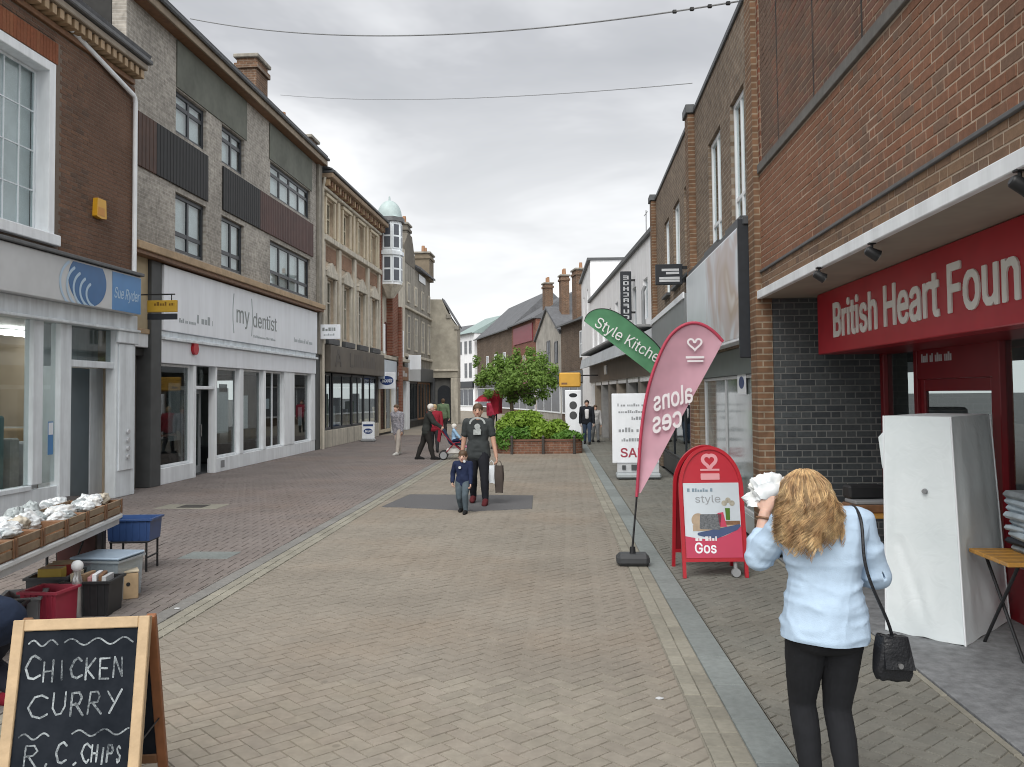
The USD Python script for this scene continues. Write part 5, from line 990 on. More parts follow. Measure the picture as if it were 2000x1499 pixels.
F = [[0, 1 + k, 1 + (k + 1) % n] for k in range(n)]
for r_ in range(2):
    for k in range(n): a_ = 1 + r_ * n + k; b_ = 1 + r_ * n + (k + 1) % n; F += [[a_, a_ + n, b_ + n], [a_, b_ + n, b_]]
B().raw(V, F).build('canopy', pm('red_canvas', (.42, .02, .045), .75, .15, 6), par)
# signs at the far end of the white shop
yy = 37.5; q0, q1 = on_y(1092, 757, yy), on_y(1134, 728, yy)
hs = thing('hanging_sign', 'orange yellow box sign hanging from the far end of the white shop', 'sign', (q1[0], yy, q0[2])); fy = Frame((0, yy), (1, 0), (0, -1))
part(fy, [(q0[0], q1[0], -.2, 0, q0[2], q1[2])], 'box', pm('amber', (.62, .35, .06), .4, .08, 3), hs, c=.05); part(fy, [(q1[0], 1.4, -.12, -.08, q1[2] - .15, q1[2] - .1)], 'bracket', BLACK, hs)
b = B(fy); b.ext(sg.box(q0[0] + .1, q0[2] + .12, q0[0] + .35, q0[2] + .2), .001, .004); b.build('emblem', WOOD_D, hs)
yy = 36.5; q0, q1 = on_y(1104, 822, yy), on_y(1135, 762, yy)
ts = thing('totem_sign', 'white upright sign with three dark ovals behind the planter', 'sign', ((q0[0] + q1[0]) / 2, yy, 0)); fy = Frame((0, yy), (1, 0), (0, -1))
part(fy, [(q0[0], q1[0], -.12, 0, .06, q1[2])], 'panel', SIGN_WHITE, ts, c=.02); part(fy, [(q0[0] - .1, q1[0] + .1, -.3, .15, 0, .06)], 'foot', DKGREY, ts, c=.01)
for k in range(3):
    t = np.linspace(0, 2 * np.pi, 20, endpoint=False); zc_ = q1[2] - .22 - k * .42; B(fy).ext(sg.Polygon(np.column_stack([(q0[0] + q1[0]) / 2 + (.16 if k else .17) * np.cos(t), zc_ + (.17 if k else .09) * np.sin(t)])), .001, .005).build('dark_oval', [DKFRAME, DKGREY, DKGREY][k], ts)

# ================================================================ feather flags
def cloth(name, c, c2=None): return material(name, {'g': ('geometry', {}), 'n': ('noise_texture', {'scale': 3.0, 'detail': 3.0}), 'r': ('rgb_ramp', {'ramp': [(.3, np.array(c) * .88), (.7, np.array(c) * 1.1)]}), 'p': ('principled_bsdf', {'roughness': .6, 'specular_ior_level': .25}), 't': ('translucent_bsdf', {}), 'm': ('mix_closure', {'fac': .35})}, [('g.position', 'n.vector'), ('n.fac', 'r.fac'), ('r.color', 'p.base_color'), ('r.color', 't.color'), ('p.BSDF', 'm.closure1'), ('t.BSDF', 'm.closure2')], surface='m.closure')
def spline(P, n=60):
    from scipy.interpolate import CubicSpline
    P = np.array(P, float); t = np.r_[0, np.cumsum(np.linalg.norm(np.diff(P, axis=0), axis=1))]; return CubicSpline(t, P)(np.linspace(0, t[-1], n))
def sail(spine, tail, n2=14, bill=.05, seed=0, thick=.004):
    """cloth between the pole curve and the straight trailing edge, gently billowed, with a thickness"""
    n = len(spine); G = np.array([[s + (e - s) * w for w in np.linspace(0, 1, n2)] for s, e in zip(spine, tail)])
    w = np.linspace(0, 1, n2)[None]; u = np.linspace(0, 1, n)[:, None]; G[..., 1] += bill * np.sin(np.pi * w) * np.sin(np.pi * u) + .02 * np.sin(9 * u + 3 * w) * w * (1 - u * .3)
    v0 = G.reshape(-1, 3); v1 = v0 + [0, thick, 0]; N = len(v0); f = []
    for i in range(n - 1):
        for j in range(n2 - 1): a = i * n2 + j; f += [[a, a + n2, a + n2 + 1], [a, a + n2 + 1, a + 1], [N + a, N + a + n2 + 1, N + a + n2], [N + a, N + a + 1, N + a + n2 + 1]]
    return np.vstack([v0, v1]), np.array(f), G
fb = on_z(1236, 1104); fY = fb[1]
pf = thing('feather_flag', 'pink feather flag with pale reversed lettering in a black water base', 'flag', (fb[0], fY, 0))
b = B(); b.box(fb[0] - .18, fb[0] + .18, fY - .12, fY + .12, .0, .13, c=.04); b.build('base', pm('base_rubber', (.045, .048, .052), .5, .15, 8), pf); b = B(); b.rod((fb[0], fY, .13), (fb[0], fY, .2), .035, .03); b.build('socket', BLACK, pf)
SP = [on_y(x, y, fY) for x, y in ((1243, 978), (1248, 900), (1258, 800), (1270, 745), (1290, 690), (1318, 647), (1355, 631), (1390, 645), (1412, 668))]
SPN = spline(SP, 64); tip, foot = SPN[-1], SPN[0]
TA = np.array([foot + (tip - foot) * t for t in np.linspace(0, 1, 64) ** 1.0]); TA[:3] = SPN[:3] + [.01, 0, 0]
v, f, G = sail(SPN, TA, seed=1); B().raw(v, f).build('sail', cloth('pink_cloth', (.68, .42, .50)), pf, smooth=True)
b = B(); b.tube(np.vstack([[[fb[0], fY, .2]], [SPN[0] - (SPN[0] - [fb[0], fY, .2]) * .5], SPN + [0, .002, 0]]), np.r_[.012, .011, np.linspace(.011, .005, 64)], n=8); b.build('pole', BLACK, pf)
b = B(); b.tube(SPN[1:], .018, n=8); b.build('sleeve', pm('flag_sleeve', (.42, .05, .09), .6, .1, 6), pf)
PW = pm('print_white', (.72, .70, .72), .6, .06, 4)
fl_y = fY - .012
def onflag(px, py, dy=-.02): return on_y(px, py, fY + dy)
lt = B(); q = onflag(1292, 792); dirr = onflag(1372, 772) - q; upp = onflag(1288, 740) - onflag(1284, 792); dirr[1] = 0; upp[1] = 0
txt(lt, 'alons', .20, onflag(1277, 803), dirr, (-.02, 0, 1), width=.44, depth=.003, mirror=True); txt(lt, 'ces', .22, onflag(1275, 846), dirr, (-.02, 0, 1), width=.33, depth=.003, mirror=True); lt.build('lettering', PW, pf)
def heart(b, fr_, a, z, s, b0, b1):
    t = np.linspace(0, 2 * np.pi, 40, endpoint=False); x = 16 * np.sin(t) ** 3; y = 13 * np.cos(t) - 5 * np.cos(2 * t) - 2 * np.cos(3 * t) - np.cos(4 * t); p_ = sg.Polygon(np.column_stack([a + x * s / 17, z + y * s / 17])).buffer(0)
    return p_
ff = Frame((0, fY - .016), (1, 0), (0, -1)); hc = onflag(1357, 672)
b = B(ff); hp = heart(b, ff, hc[0], hc[2], .09, 0, 0); b.ext(hp.difference(hp.buffer(-.02)), .0, .003); b.ext(rect(hc[0] - .1, hc[0] + .1, hc[2] - .16, hc[2] - .135), 0, .003); b.ext(rect(hc[0] - .085, hc[0] + .09, hc[2] - .2, hc[2] - .18), 0, .003); b.build('heart_emblem', PW, pf, kind='stuff')
# green flag
gY = 19.6; g0 = on_z(1268, 932); g0 = np.array([on_y(1268, 930, gY)[0], gY, 0])
gf = thing('feather_flag', 'green feather flag with pale lettering bent over to the left behind the sale board', 'flag', (g0[0], gY, 0))
b = B(); b.rod(g0, g0 + [0, 0, .06], .25, .22, n=16, local=False); b.build('base', IRON, gf)
GP = [on_y(x, y, gY) for x, y in ((1272, 860), (1285, 790), (1297, 735), (1295, 692), (1272, 662), (1240, 636), (1205, 611), (1175, 603), (1152, 610), (1141, 628))]
GS = spline(GP, 60); b = B(); b.tube(np.vstack([[g0 + [0, 0, .06]], GS]), np.r_[.016, np.linspace(.016, .007, 60)], n=8); b.build('pole', BLACK, gf)
i0 = 26; gs = GS[i0:]; ge = on_y(1281, 738, gY); ta = np.array([ge + (GS[-1] - ge) * t for t in np.linspace(0, 1, len(gs))]); gs[0] = gs[0]
v, f, G = sail(gs, ta, bill=.04); B().raw(v, f).build('sail', cloth('green_cloth', (.14, .36, .20)), gf, smooth=True)
lt = B(); A_, B_ = on_y(1160, 637, gY - .05), on_y(1294, 716, gY - .05); txt(lt, 'Style Kitchen', .24, A_, B_ - A_, (B_ - A_)[[2, 1, 0]] * [-1, 0, 1], width=np.linalg.norm(B_ - A_) * 1.0, depth=.003, bold=False); lt.build('lettering', PW, gf)

# ================================================================ sale board
sb0, sb1 = on_z(1203, 936), on_z(1287, 936); sY = (sb0[1] + sb1[1]) / 2; fs = Frame((0, sY), (1, 0), (0, -1))
xa, xb = on_y(1195, 800, sY)[0] + .0, on_y(1286, 800, sY)[0]; zt, zb_ = on_y(1240, 769, sY)[2], on_y(1240, 905, sY)[2]
sbd = thing('sale_board', 'white pavement sale board on a grey base beside the pink flag', 'sign', ((xa + xb) / 2, sY, 0))
part(fs, [(xa, xb, -.08, 0, zb_, zt)], 'board', SIGN_WHITE, sbd, c=.012); part(fs, [(xa + .08, xb + .02, -.3, .2, .03, .14)], 'base', pm('base_grey', (.38, .42, .44), .5, .1, 5), sbd, c=.03); part(fs, [(xa + .1, xb, -.06, -.02, .14, zb_)], 'base_panel', LTGREY, sbd, c=.008)
b = B(fs)
for q in (xa + .15, xb - .15): b.rod((q, -.25, .03), (q, .15, .03), .03, n=10)
b.build('rubber_feet', BLACK, sbd, kind='stuff')
def row(z0, z1, a0, a1, seed, m): dashes(fs, a0, a1, z0, z1 - z0, .001, sbd, m, 'text_line', seed, .16)
SALE = pm('sale_red', (.36, .06, .09), .5, .06, 3); SG = pm('text_grey', (.30, .32, .34), .5, .06, 3); w_ = xb - xa
for k, (py, a0, a1, h) in enumerate(((790, .12, .80, .045), (803, .14, .80, .045), (816, .42, .62, .05), (838, .14, .86, .07), (858, .2, .76, .05))): row(on_y(1240, py, sY)[2] - h, on_y(1240, py, sY)[2] + h * .4, xa + w_ * a0, xa + w_ * a1, 30 + k, SG)
lt = B(); p_ = on_y(1212, 893, sY); txt(lt, 'SALE', .19, [p_[0], sY - .001, p_[2]], (1, 0, 0), (0, 0, 1), width=w_ * .66, depth=.004); lt.build('sale_lettering', SALE, sbd)
b = B(fs); b.box((xa + xb) / 2 - .3, (xa + xb) / 2 - .22, .001, .004, .2, .3); b.box((xa + xb) / 2 - .1, (xa + xb) / 2 + .05, .001, .004, .19, .31); b.build('base_print', DKGREY, sbd, kind='stuff')

# ================================================================ red charity A-board
class Slant(Frame):
    """a across, b out of the board, z up along the leaning board"""
    def __init__(s, o, yaw, lean):
        s.o = np.array(o, float); s.u = np.array([math.cos(yaw), math.sin(yaw), 0]); h = np.array([math.sin(yaw), -math.cos(yaw), 0]); s.k = math.cos(lean) * np.array([0, 0, 1.0]) - math.sin(lean) * h; s.n = math.cos(lean) * h + math.sin(lean) * np.array([0, 0, 1.0])
    def w(s, p): p = np.asarray(p, float); return s.o + p[..., 0:1] * s.u + p[..., 1:2] * s.n + p[..., 2:3] * s.k
    def flip(s): return False if np.cross(s.u, s.n) @ s.k > 0 else True
q0, q1 = on_z(1334, 1130), on_z(1461, 1128); W_ = np.linalg.norm(q1 - q0); yaw = math.atan2(q1[1] - q0[1], q1[0] - q0[0]) - .03
abd = thing('a_board', 'red arched charity pavement board with sofa poster', 'sign', (*((q0 + q1) / 2)[:2], 0))
sl = Slant(q0, yaw, math.radians(10)); Hh = 1.34; rr = W_ / 2
outer = rect(0, W_, 0, .9).union(affinity.scale(sg.Point(W_ / 2, .9).buffer(rr, 32), 1, (Hh - .9) / rr, origin=(W_ / 2, .9))); inner_ = outer.buffer(-.035)
fr_poly = outer.difference(inner_).difference(rect(.035, W_ - .035, -.1, .1)); fr_poly = fr_poly.union(rect(.03, W_ - .03, .16, .195))
B(sl).ext(fr_poly, -.015, .02).build('front_frame', RED, abd)
panel = inner_.intersection(rect(0, W_, .195, 2)); B(sl).ext(panel, -.01, .004).build('red_panel', pm('panel_red', (.42, .02, .035), .35, .06, 4), abd)
POST = pm('poster_pale', (.55, .61, .66), .25, .12, 1.6); PINK = pm('poster_pink', (.50, .055, .11), .3, .05, 3)
pw = (.045, W_ - .045); pz0, pz1 = .2, .96
ps = B(sl); ps.ext(rect(pw[0], pw[1], pz0, pz1), .005, .008); poster = ps.build('poster', POST, abd)
cur = sg.Polygon([(pw[0], pz0)] + [(pw[0] + (pw[1] - pw[0]) * t, pz0 + .22 - .04 * math.sin(t * 3.0) + .10 * t ** 3) for t in np.linspace(0, 1, 20)] + [(pw[1], pz0)])
B(sl).ext(cur, .0085, .010).build('pink_foot', PINK, poster)
B(sl).ext(sg.Polygon([(pw[0] + .14, pz0 + .24), (pw[1] - .02, pz0 + .32), (pw[1] - .05, pz0 + .29), (pw[0] + .3, pz0 + .2)]).buffer(.015), .0105, .012).build('navy_sweep', pm('poster_navy', (.06, .09, .19), .3, .1, 3), poster)
b = B(sl); b.ext(rect(pw[0] + .08, pw[0] + .5, pz0 + .27, pz0 + .33).union(sg.Point(pw[0] + .14, pz0 + .38).buffer(.07)), .009, .0115); b.build('printed_sofa', pm('poster_tan', (.40, .31, .22), .3, .2, 12), poster, kind='stuff')
B(sl).ext(sg.Polygon([(pw[0] + .16, pz0 + .30), (pw[0] + .35, pz0 + .29), (pw[0] + .37, pz0 + .43), (pw[0] + .17, pz0 + .43)]).buffer(.01), .012, .0135).build('printed_cushion', pm('poster_pattern', (.13, .14, .15), .3, .6, 60), poster)
B(sl).ext(sg.Polygon([(pw[0] + .36, pz0 + .31), (pw[0] + .43, pz0 + .31), (pw[0] + .40, pz0 + .46), (pw[0] + .34, pz0 + .45)]), .012, .0135).build('printed_pillow', PINK, poster)
b = B(sl); b.ext(sg.Polygon([(pw[1] - .15, pz0 + .38), (pw[1] - .11, pz0 + .38), (pw[1] - .105, pz0 + .5), (pw[1] - .155, pz0 + .5)]), .009, .011); b.build('printed_bottle', LEAF_MID, poster); B(sl).ext(sg.MultiPoint([(pw[1] - .16, pz0 + .55), (pw[1] - .12, pz0 + .58), (pw[1] - .08, pz0 + .55)]).buffer(.028), .009, .011).build('printed_flowers', pm('poster_flower', (.35, .33, .27), .4, .3, 30), poster, kind='stuff')
B(sl).ext(rect(pw[1] - .2, pw[1] - .01, pz0 + .33, pz0 + .37), .0095, .0118).build('printed_table', WOOD_D, poster)
lt = B(); txt(lt, 'style', .075, sl.w(np.array([[pw[0] + .12, .009, pz1 - .2]]))[0], sl.u, sl.k, width=.26, depth=.002, bold=False); lt.build('poster_lettering', SG, poster); dashes(sl, pw[0] + .04, pw[0] + .32, pz1 - .09, .035, .009, poster, pm('text_blue_grey', (.20, .27, .33), .5, .05), 'poster_line', 41)
dashes(sl, pw[0] + .1, pw[0] + .32, pz0 + .17, .045, .0105, poster, PW, 'slogan_line', 42, .1)
lt = B(); txt(lt, 'Gos', .10, sl.w(np.array([[pw[0] + .09, .0105, pz0 + .05]]))[0], sl.u, sl.k, width=.22, depth=.002); lt.build('slogan', SIGN_WHITE, poster)
b = B(sl); hp = heart(b, sl, W_ / 2, 1.19, .055, 0, 0); b.ext(hp.buffer(.035).difference(hp), .005, .008); b.ext(rect(W_ / 2 - .1, W_ / 2 + .1, 1.085, 1.105), .005, .008); b.ext(rect(W_ / 2 - .09, W_ / 2 + .09, 1.0, 1.05).buffer(.008), .005, .008); b.build('heart_emblem', pm('emblem_pink', (.66, .30, .33), .5, .05), abd, kind='stuff')
# back half
yv = np.array([math.sin(yaw), -math.cos(yaw), 0]); top_c = sl.w(np.array([[0, -.02, 1.3]]))[0]; bq = q0 - yv * .62; bk = Slant(bq, yaw, -math.radians(9)); b = B(bk); b.ext(outer.difference(inner_).difference(rect(.035, W_ - .035, -.1, .1)).union(rect(.03, W_ - .03, .16, .195)), -.02, .015); b.build('back_frame', RED, abd); B(bk).ext(panel, -.01, .004).build('back_panel', RED_D, abd)
b = B(sl); b.rod((W_ - .12, -.02, .05), (W_ - .12, -.02, .16), .02); b.rod((W_ - .12, -.045, .05), (W_ - .12, .005, .05), .045, n=14); b.build('caster', MIDGREY, abd)

# ================================================================ chalkboard
cb0 = np.array(on_y(28, 1212, 3.86)); cyaw = math.radians(10); cw = .60
tp = np.array([cb0[0], 3.86, cb0[2]]); yv = np.array([math.sin(cyaw), -math.cos(cyaw), 0]); lean = math.radians(13); ch = tp[2] / math.cos(lean)
o = np.array([tp[0], tp[1], 0]) + yv * math.sin(lean) * ch; cs = Slant(o, cyaw, lean)
cbt = thing('chalkboard', 'pine framed chalkboard advertising chicken curry in white chalk', 'chalkboard', (*o[:2], 0))
b = B(cs); b.box(0, .05, -.03, .012, 0, ch, c=.004); b.build('frame_rail', WOOD, cbt); b = B(cs); b.box(cw - .05, cw, -.03, .012, 0, ch, c=.004); b.build('frame_rail', WOOD, cbt); b = B(cs); b.box(.05, cw - .05, -.03, .012, ch - .05, ch, c=.004); b.build('frame_rail', WOOD, cbt); b = B(cs); b.box(.05, cw - .05, -.03, .012, .12, .17, c=.004); b.build('frame_rail', WOOD, cbt)
b = B(cs); b.box(.045, cw - .045, -.02, .0, .165, ch - .045); b.build('slate_panel', material('chalk_slate', {'g': ('geometry', {}), 'n': ('noise_texture', {'scale': 7.0, 'detail': 6.0, 'roughness': .7}), 'r': ('rgb_ramp', {'ramp': [(.35, (.006, .009, .014)), (.65, (.014, .018, .025))]}), 'p': ('principled_bsdf', {'roughness': .9, 'specular_ior_level': .2})}, [('g.position', 'n.vector'), ('n.fac', 'r.fac'), ('r.color', 'p.base_color')]), cbt)
CHALK = material('chalk', {'g': ('geometry', {}), 'n': ('noise_texture', {'scale': 120.0, 'detail': 4.0, 'roughness': .7}), 'n2': ('noise_texture', {'scale': 9.0, 'detail': 3.0}), 'mm': ('math', {'math_type': 'multiply'}), 'r': ('rgb_ramp', {'ramp': [(.14, (.02, .026, .034)), (.34, (.36, .40, .42))]}), 'p': ('principled_bsdf', {'roughness': .95, 'specular_ior_level': .1})}, [('g.position', 'n.vector'), ('g.position', 'n2.vector'), ('n.fac', 'mm.value1'), ('n2.fac', 'mm.value2'), ('mm.value', 'r.fac'), ('r.color', 'p.base_color')])
GL = {'C': [[(.9, .85), (.6, 1), (.25, .9), (.02, .5), (.25, .1), (.6, 0), (.95, .15)]], 'H': [[(.1, 0), (.08, 1)], [(.85, 0), (.9, 1)], [(.1, .5), (.88, .5)]], 'I': [[(.5, 0), (.52, 1)]], 'K': [[(.1, 0), (.1, 1)], [(.85, 1), (.12, .45), (.9, 0)]], 'E': [[(.9, 1), (.1, 1), (.1, 0), (.9, 0)], [(.1, .52), (.75, .52)]], 'N': [[(.08, 0), (.1, 1), (.85, .02), (.9, 1)]],
      'U': [[(.1, 1), (.1, .3), (.35, 0), (.7, .05), (.88, .35), (.9, 1)]], 'R': [[(.1, 0), (.1, 1), (.6, 1), (.8, .78), (.6, .52), (.12, .5)], [(.35, .5), (.92, 0)]], 'Y': [[(.05, 1), (.5, .5)], [(.98, 1), (.3, 0)]], 'P': [[(.1, 0), (.1, 1), (.65, 1), (.85, .75), (.6, .5), (.1, .5)]], 'S': [[(.85, .85), (.5, 1), (.15, .8), (.4, .55), (.8, .35), (.75, .08), (.4, 0), (.1, .15)]], 'O': [[(.5, 1), (.1, .7), (.1, .3), (.5, 0), (.9, .3), (.9, .7), (.5, 1)]], '.': [[(.4, .0), (.5, .06)]]}
def chalk(s, a, z, w, h, first=1.0, t=.0043, name='chalk_lettering'):
    r = np.random.default_rng(len(s) * 7 + int(z * 100)); b = B(cs); x = a
    for i, chh in enumerate(s):
        if chh != ' ':
            hh, ww = h * (first if i == 0 else 1), w * (1.15 if i == 0 else .8); zz = z + r.normal(0, .004)
            for st in GL[chh]: b.ext(sg.LineString([(x + p[0] * ww + r.normal(0, .002), zz + p[1] * hh + r.normal(0, .002)) for p in st]).buffer(t * r.uniform(.75, 1.25)), .0008, .0016)
        x += w * (1.28 if i == 0 else 1.0)
    return b.build(name, CHALK, cbt, kind='stuff')
def wave(a0, a1, z, amp, n, t=.0035): u = np.linspace(0, 1, 60); B(cs).ext(sg.LineString(np.column_stack([a0 + (a1 - a0) * u, z + amp * np.sin(u * n * 2 * np.pi)])).buffer(t), .0008, .0016).build('chalk_wave', CHALK, cbt)
wave(.075, .20, ch - .105, .013, 1.6); wave(.23, .53, ch - .105, .014, 2.6)
chalk('CHICKEN', .070, ch - .265, .0605, .088, 1.12); chalk('CURRY', .10, ch - .42, .078, .095, 1.05)
wave(.075, .2, ch - .50, .012, 1.5); wave(.3, .54, ch - .495, .013, 2.2)
chalk('R.C.', .10, ch - .62, .06, .085, 1.0, .0045); chalk('CHIPS', .345, ch - .62, .034, .066, 1.15, .004); 
rk = Slant(np.array([tp[0], tp[1], 0]) - yv * (.30), cyaw, -math.radians(15)); hb = tp[2] / math.cos(math.radians(15))
b = B(rk); b.box(0, .045, -.03, .0, 0, hb - .02, c=.004); b.build('rear_rail', WOOD_D, cbt); b = B(rk); b.box(cw - .045, cw, -.03, .0, 0, hb - .02, c=.004); b.build('rear_rail', pm('rail_red_wood', (.24, .10, .045), .5, .25, 9), cbt); b = B(rk); b.box(.045, cw - .045, -.03, .0, .1, .15, c=.004); b.build('rear_rail', WOOD_D, cbt); b = B(rk); b.box(.04, cw - .04, -.02, -.008, .15, hb - .05); b.build('rear_panel', MATS['chalk_slate'], cbt)
b = B(); b.rod(cs.w(np.array([[cw - .02, -.03, .35]]))[0], rk.w(np.array([[cw - .02, 0, .35]]))[0], .004, local=False); b.build('stay_cord', BLACK, cbt)

# ================================================================ wires across the street
def wire(label, A, Bq, sag, r, extra=None):
    t = thing('street_wire', label, 'wire', A); u = np.linspace(0, 1, 50)[:, None]; P = A + (Bq - A) * u; P[:, 2] -= 4 * sag * (u * (1 - u))[:, 0]; b = B(); b.tube(P, r, n=6); b.build('cable', MIDGREY, t)
    if extra:
        for k in range(extra):
            q = P[49 - k] * .5 + P[48 - k] * .5; b = B(); b.box(q[0] - .04, q[0] + .02, q[1] - .02, q[1] + .02, q[2] - .03, q[2] + .02, c=.01); b.build('lamp_holder', BLACK, t)
    return t
wire('thicker upper cable sagging across the street from the dentist eaves', on_x(372, 37, X2 + .5), on_x(1442, 3, X1), .42, .012, 4)
wire('thin lower cable across the street from the dentist roof chimney', on_x(548, 186, X2 - .7), on_x(1352, 163, X1), .22, .0075)
# ================================================================ market stall and crates on the left
FARM_P = lambda px, py, zz=0.: on_z(px, py, zz)
def local_frame(p, yaw): return Frame(p[:2], (math.cos(yaw), math.sin(yaw)), (-math.sin(yaw), math.cos(yaw)))
t1, t0 = on_z(240, 1003, .70), on_z(5, 1104, .70); sd_ = (t1 - t0) / np.linalg.norm(t1 - t0); yaw_s = math.atan2(sd_[1], sd_[0])
SL = np.linalg.norm((t1 - t0)[:2]); fst = Frame(t0[:2], sd_[:2], (-sd_[1], sd_[0]))           # a along the stall, b away from the street
stl = thing('trestle_table', 'long white trestle table with black folding legs carrying goods in wooden trays', 'table', (*((t0 + t1) / 2)[:2], 0))
part(fst, [(-.3, SL, 0, .75, .655, .70)], 'table_top', pm('table_white', (.70, .74, .76), .4, .05, 5), stl, c=.01)
part(fst, [(-.3, SL - .05, .02, .04, .60, .654), (-.3, SL - .05, .7, .72, .60, .654)], 'side_rail', LTGREY, stl)
for a in (.15, SL - .3):
    b = B(fst)
    for bb in (.1, .62): b.rod((a, bb, .65), (a, bb, 0), .014)
    b.rod((a, .1, .25), (a, .62, .25), .01); b.rod((a, .36, .25), (a + .45, .36, .62), .009); b.build('folding_leg', BLACK, stl)
def crumple(c, s, seed, mat, name, parent='/World', amp=.35, **k):
    m = trimesh.creation.icosphere(3); v = np.array(m.vertices); n = meshkit.fbm(v * 1.7 + seed * 3.1, 4, seed) - .5; rdg = np.abs(meshkit.fbm(v * 3.2 + seed, 3, seed + 5) - .5)
    v = v * (1 + amp * 1.6 * n - amp * rdg * 1.3)[:, None] * np.array(s); v[:, 2] = np.maximum(v[:, 2], -s[2] * .55); B().raw(v + c, m.faces).build(name, mat, parent, smooth=35, **k)
POLY = material('clear_wrap', {'g': ('geometry', {}), 'n': ('noise_texture', {'scale': 9.0, 'detail': 4.0}), 'r': ('rgb_ramp', {'ramp': [(.3, (.48, .53, .56)), (.55, (.74, .78, .80)), (.8, (.60, .57, .50))]}), 'p': ('principled_bsdf', {'roughness': .22, 'specular_ior_level': .6})}, [('g.position', 'n.vector'), ('n.fac', 'r.fac'), ('r.color', 'p.base_color')])
TRAYW = pm('tray_wood', (.30, .225, .15), .7, .25, 9, .2, 40, dirt=.25)
WRAPG = pm('grey_wrap', (.34, .38, .39), .3, .25, 14)
WRAPW = pm('white_wrap', (.66, .70, .72), .22, .16, 14); WRAPB = pm('paper_parcel', (.50, .46, .38), .6, .2, 9)
nt_ = 6; tw = (SL + .28) / nt_; rg = np.random.default_rng(9)
ordn = ['nearest', 'second', 'third', 'fourth', 'fifth', 'farthest']
goods = ['white wrapped bundles', 'clear bags', 'white packets', 'grey parcels', 'small white packs', 'white folded packets']
for k in range(nt_):
    a0 = -.28 + k * tw; a1 = a0 + tw - .03
    tr = thing('wooden_tray', f'slatted wooden tray holding {goods[k]}, {ordn[k]} along the front of the white stall table', 'tray', fst.w(np.array([[(a0 + a1) / 2, .2, .70]]))[0])
    part(fst, [(a0, a1, .02, .50, .702, .715)], 'tray_floor', WOOD_D, tr)
    for z0, z1 in ((.716, .775), (.79, .85)):
        part(fst, [(a0, a1, .005, .018, z0, z1)], 'slat', TRAYW, tr, c=.003); part(fst, [(a0, a1, .50, .512, z0, z1)], 'slat', TRAYW, tr, c=.003)
    for a in (a0, a1 - .02): part(fst, [(a, a + .02, .019, .499, .716, .845)], 'tray_end', WOOD_D, tr, c=.003); part(fst, [(a - .005, a + .03, -.004, .004, .71, .855)], 'corner_post', WOOD_D, tr, c=.002)
    for j in range(5):
        p = fst.w(np.array([[a0 + (j + .5) * tw / 5, .25 + rg.uniform(-.12, .12), .82 + rg.uniform(0, .05)]]))[0]
        mt = [WRAPW, POLY, WRAPB, POLY, WRAPG, WRAPW, POLY][int(rg.integers(7))]
        crumple(p, (tw * rg.uniform(.11, .17), rg.uniform(.1, .17), rg.uniform(.045, .085)), 10 + k * 5 + j, mt, 'wrapped_bundle', amp=.5, label=f'{["nearest", "second", "middle", "fourth", "farthest"][j]} crumpled packet in the {ordn[k]} wooden tray of the stall', cat='packet', group='packets in the stall trays')
    for j in range(3):
        p = fst.w(np.array([[a0 + (j + .5) * tw / 3, .60 + rg.uniform(-.03, .03), .76 + rg.uniform(0, .06)]]))[0]
        crumple(p, (tw * rg.uniform(.16, .22), .12, rg.uniform(.06, .11)), 60 + k * 3 + j, [WRAPW, POLY, WRAPG][(j + k) % 3], 'wrapped_bundle', amp=.5, label=f'{["near", "middle", "far"][j]} pale bag behind the {ordn[k]} wooden tray of the stall', cat='bag', group='bags along the back of the stall')
def crate(name, label, p, yaw, w, d, h, mat, cat='crate', taper=.06, lip=.02, wall=.012):
    f_ = local_frame(p, yaw); t = thing(name, label, cat, p); z = p[2]
    o = lambda s_, q: [(-w / 2 * s_ + q, -d / 2 * s_ + q), (w / 2 * s_ - q, -d / 2 * s_ + q), (w / 2 * s_ - q, d / 2 * s_ - q), (-w / 2 * s_ + q, d / 2 * s_ - q)]
    rings = [(o(1 - taper, 0), 0), (o(1, 0), h), (o(1, -lip), h), (o(1, -lip), h + .02), (o(1, wall), h + .02), (o(1 - taper, wall), .02)]
    V = [(x, y, z + zz) for r_, zz in rings for x, y in r_]; F = [[0, 3, 2], [0, 2, 1]]
    for i in range(len(rings) - 1):
        for j in range(4): q = (j + 1) % 4; F += [[i * 4 + j, i * 4 + q, i * 4 + 4 + q], [i * 4 + j, i * 4 + 4 + q, i * 4 + 4 + j]]
    m_ = (len(rings) - 1) * 4; F += [[m_, m_ + 1, m_ + 2], [m_, m_ + 2, m_ + 3]]
    B(f_).raw(V, F).build('tub', mat, t)
    b = B(f_); ww = w / 2 * (1 - taper / 2)
    for x in np.linspace(-ww * .8, ww * .8, 6): b.hexa([(x - .008, -d / 2 * (1 - taper) - .006, z + .01), (x + .008, -d / 2 * (1 - taper) - .006, z + .01), (x + .008, -d / 2 * (1 - taper) + .01, z + .01), (x - .008, -d / 2 * (1 - taper) + .01, z + .01), (x - .008, -d / 2 - .006, z + h), (x + .008, -d / 2 - .006, z + h), (x + .008, -d / 2 + .01, z + h), (x - .008, -d / 2 + .01, z + h)])
    b.build('ribs', mat, t, kind='stuff'); return t, f_
def at_foot(x0, x1, yb): q0, q1 = on_z(x0, yb), on_z(x1, yb); return (q0 + q1) / 2, np.linalg.norm(q1 - q0)
p, w = at_foot(38, 112, 1226); crate('crate', 'bright red plastic crate behind the chalkboard', np.array([p[0], p[1] + .15, 0]), -.05, w, .3, .27, pm('crate_red', (.42, .05, .085), .4, .1, 6))
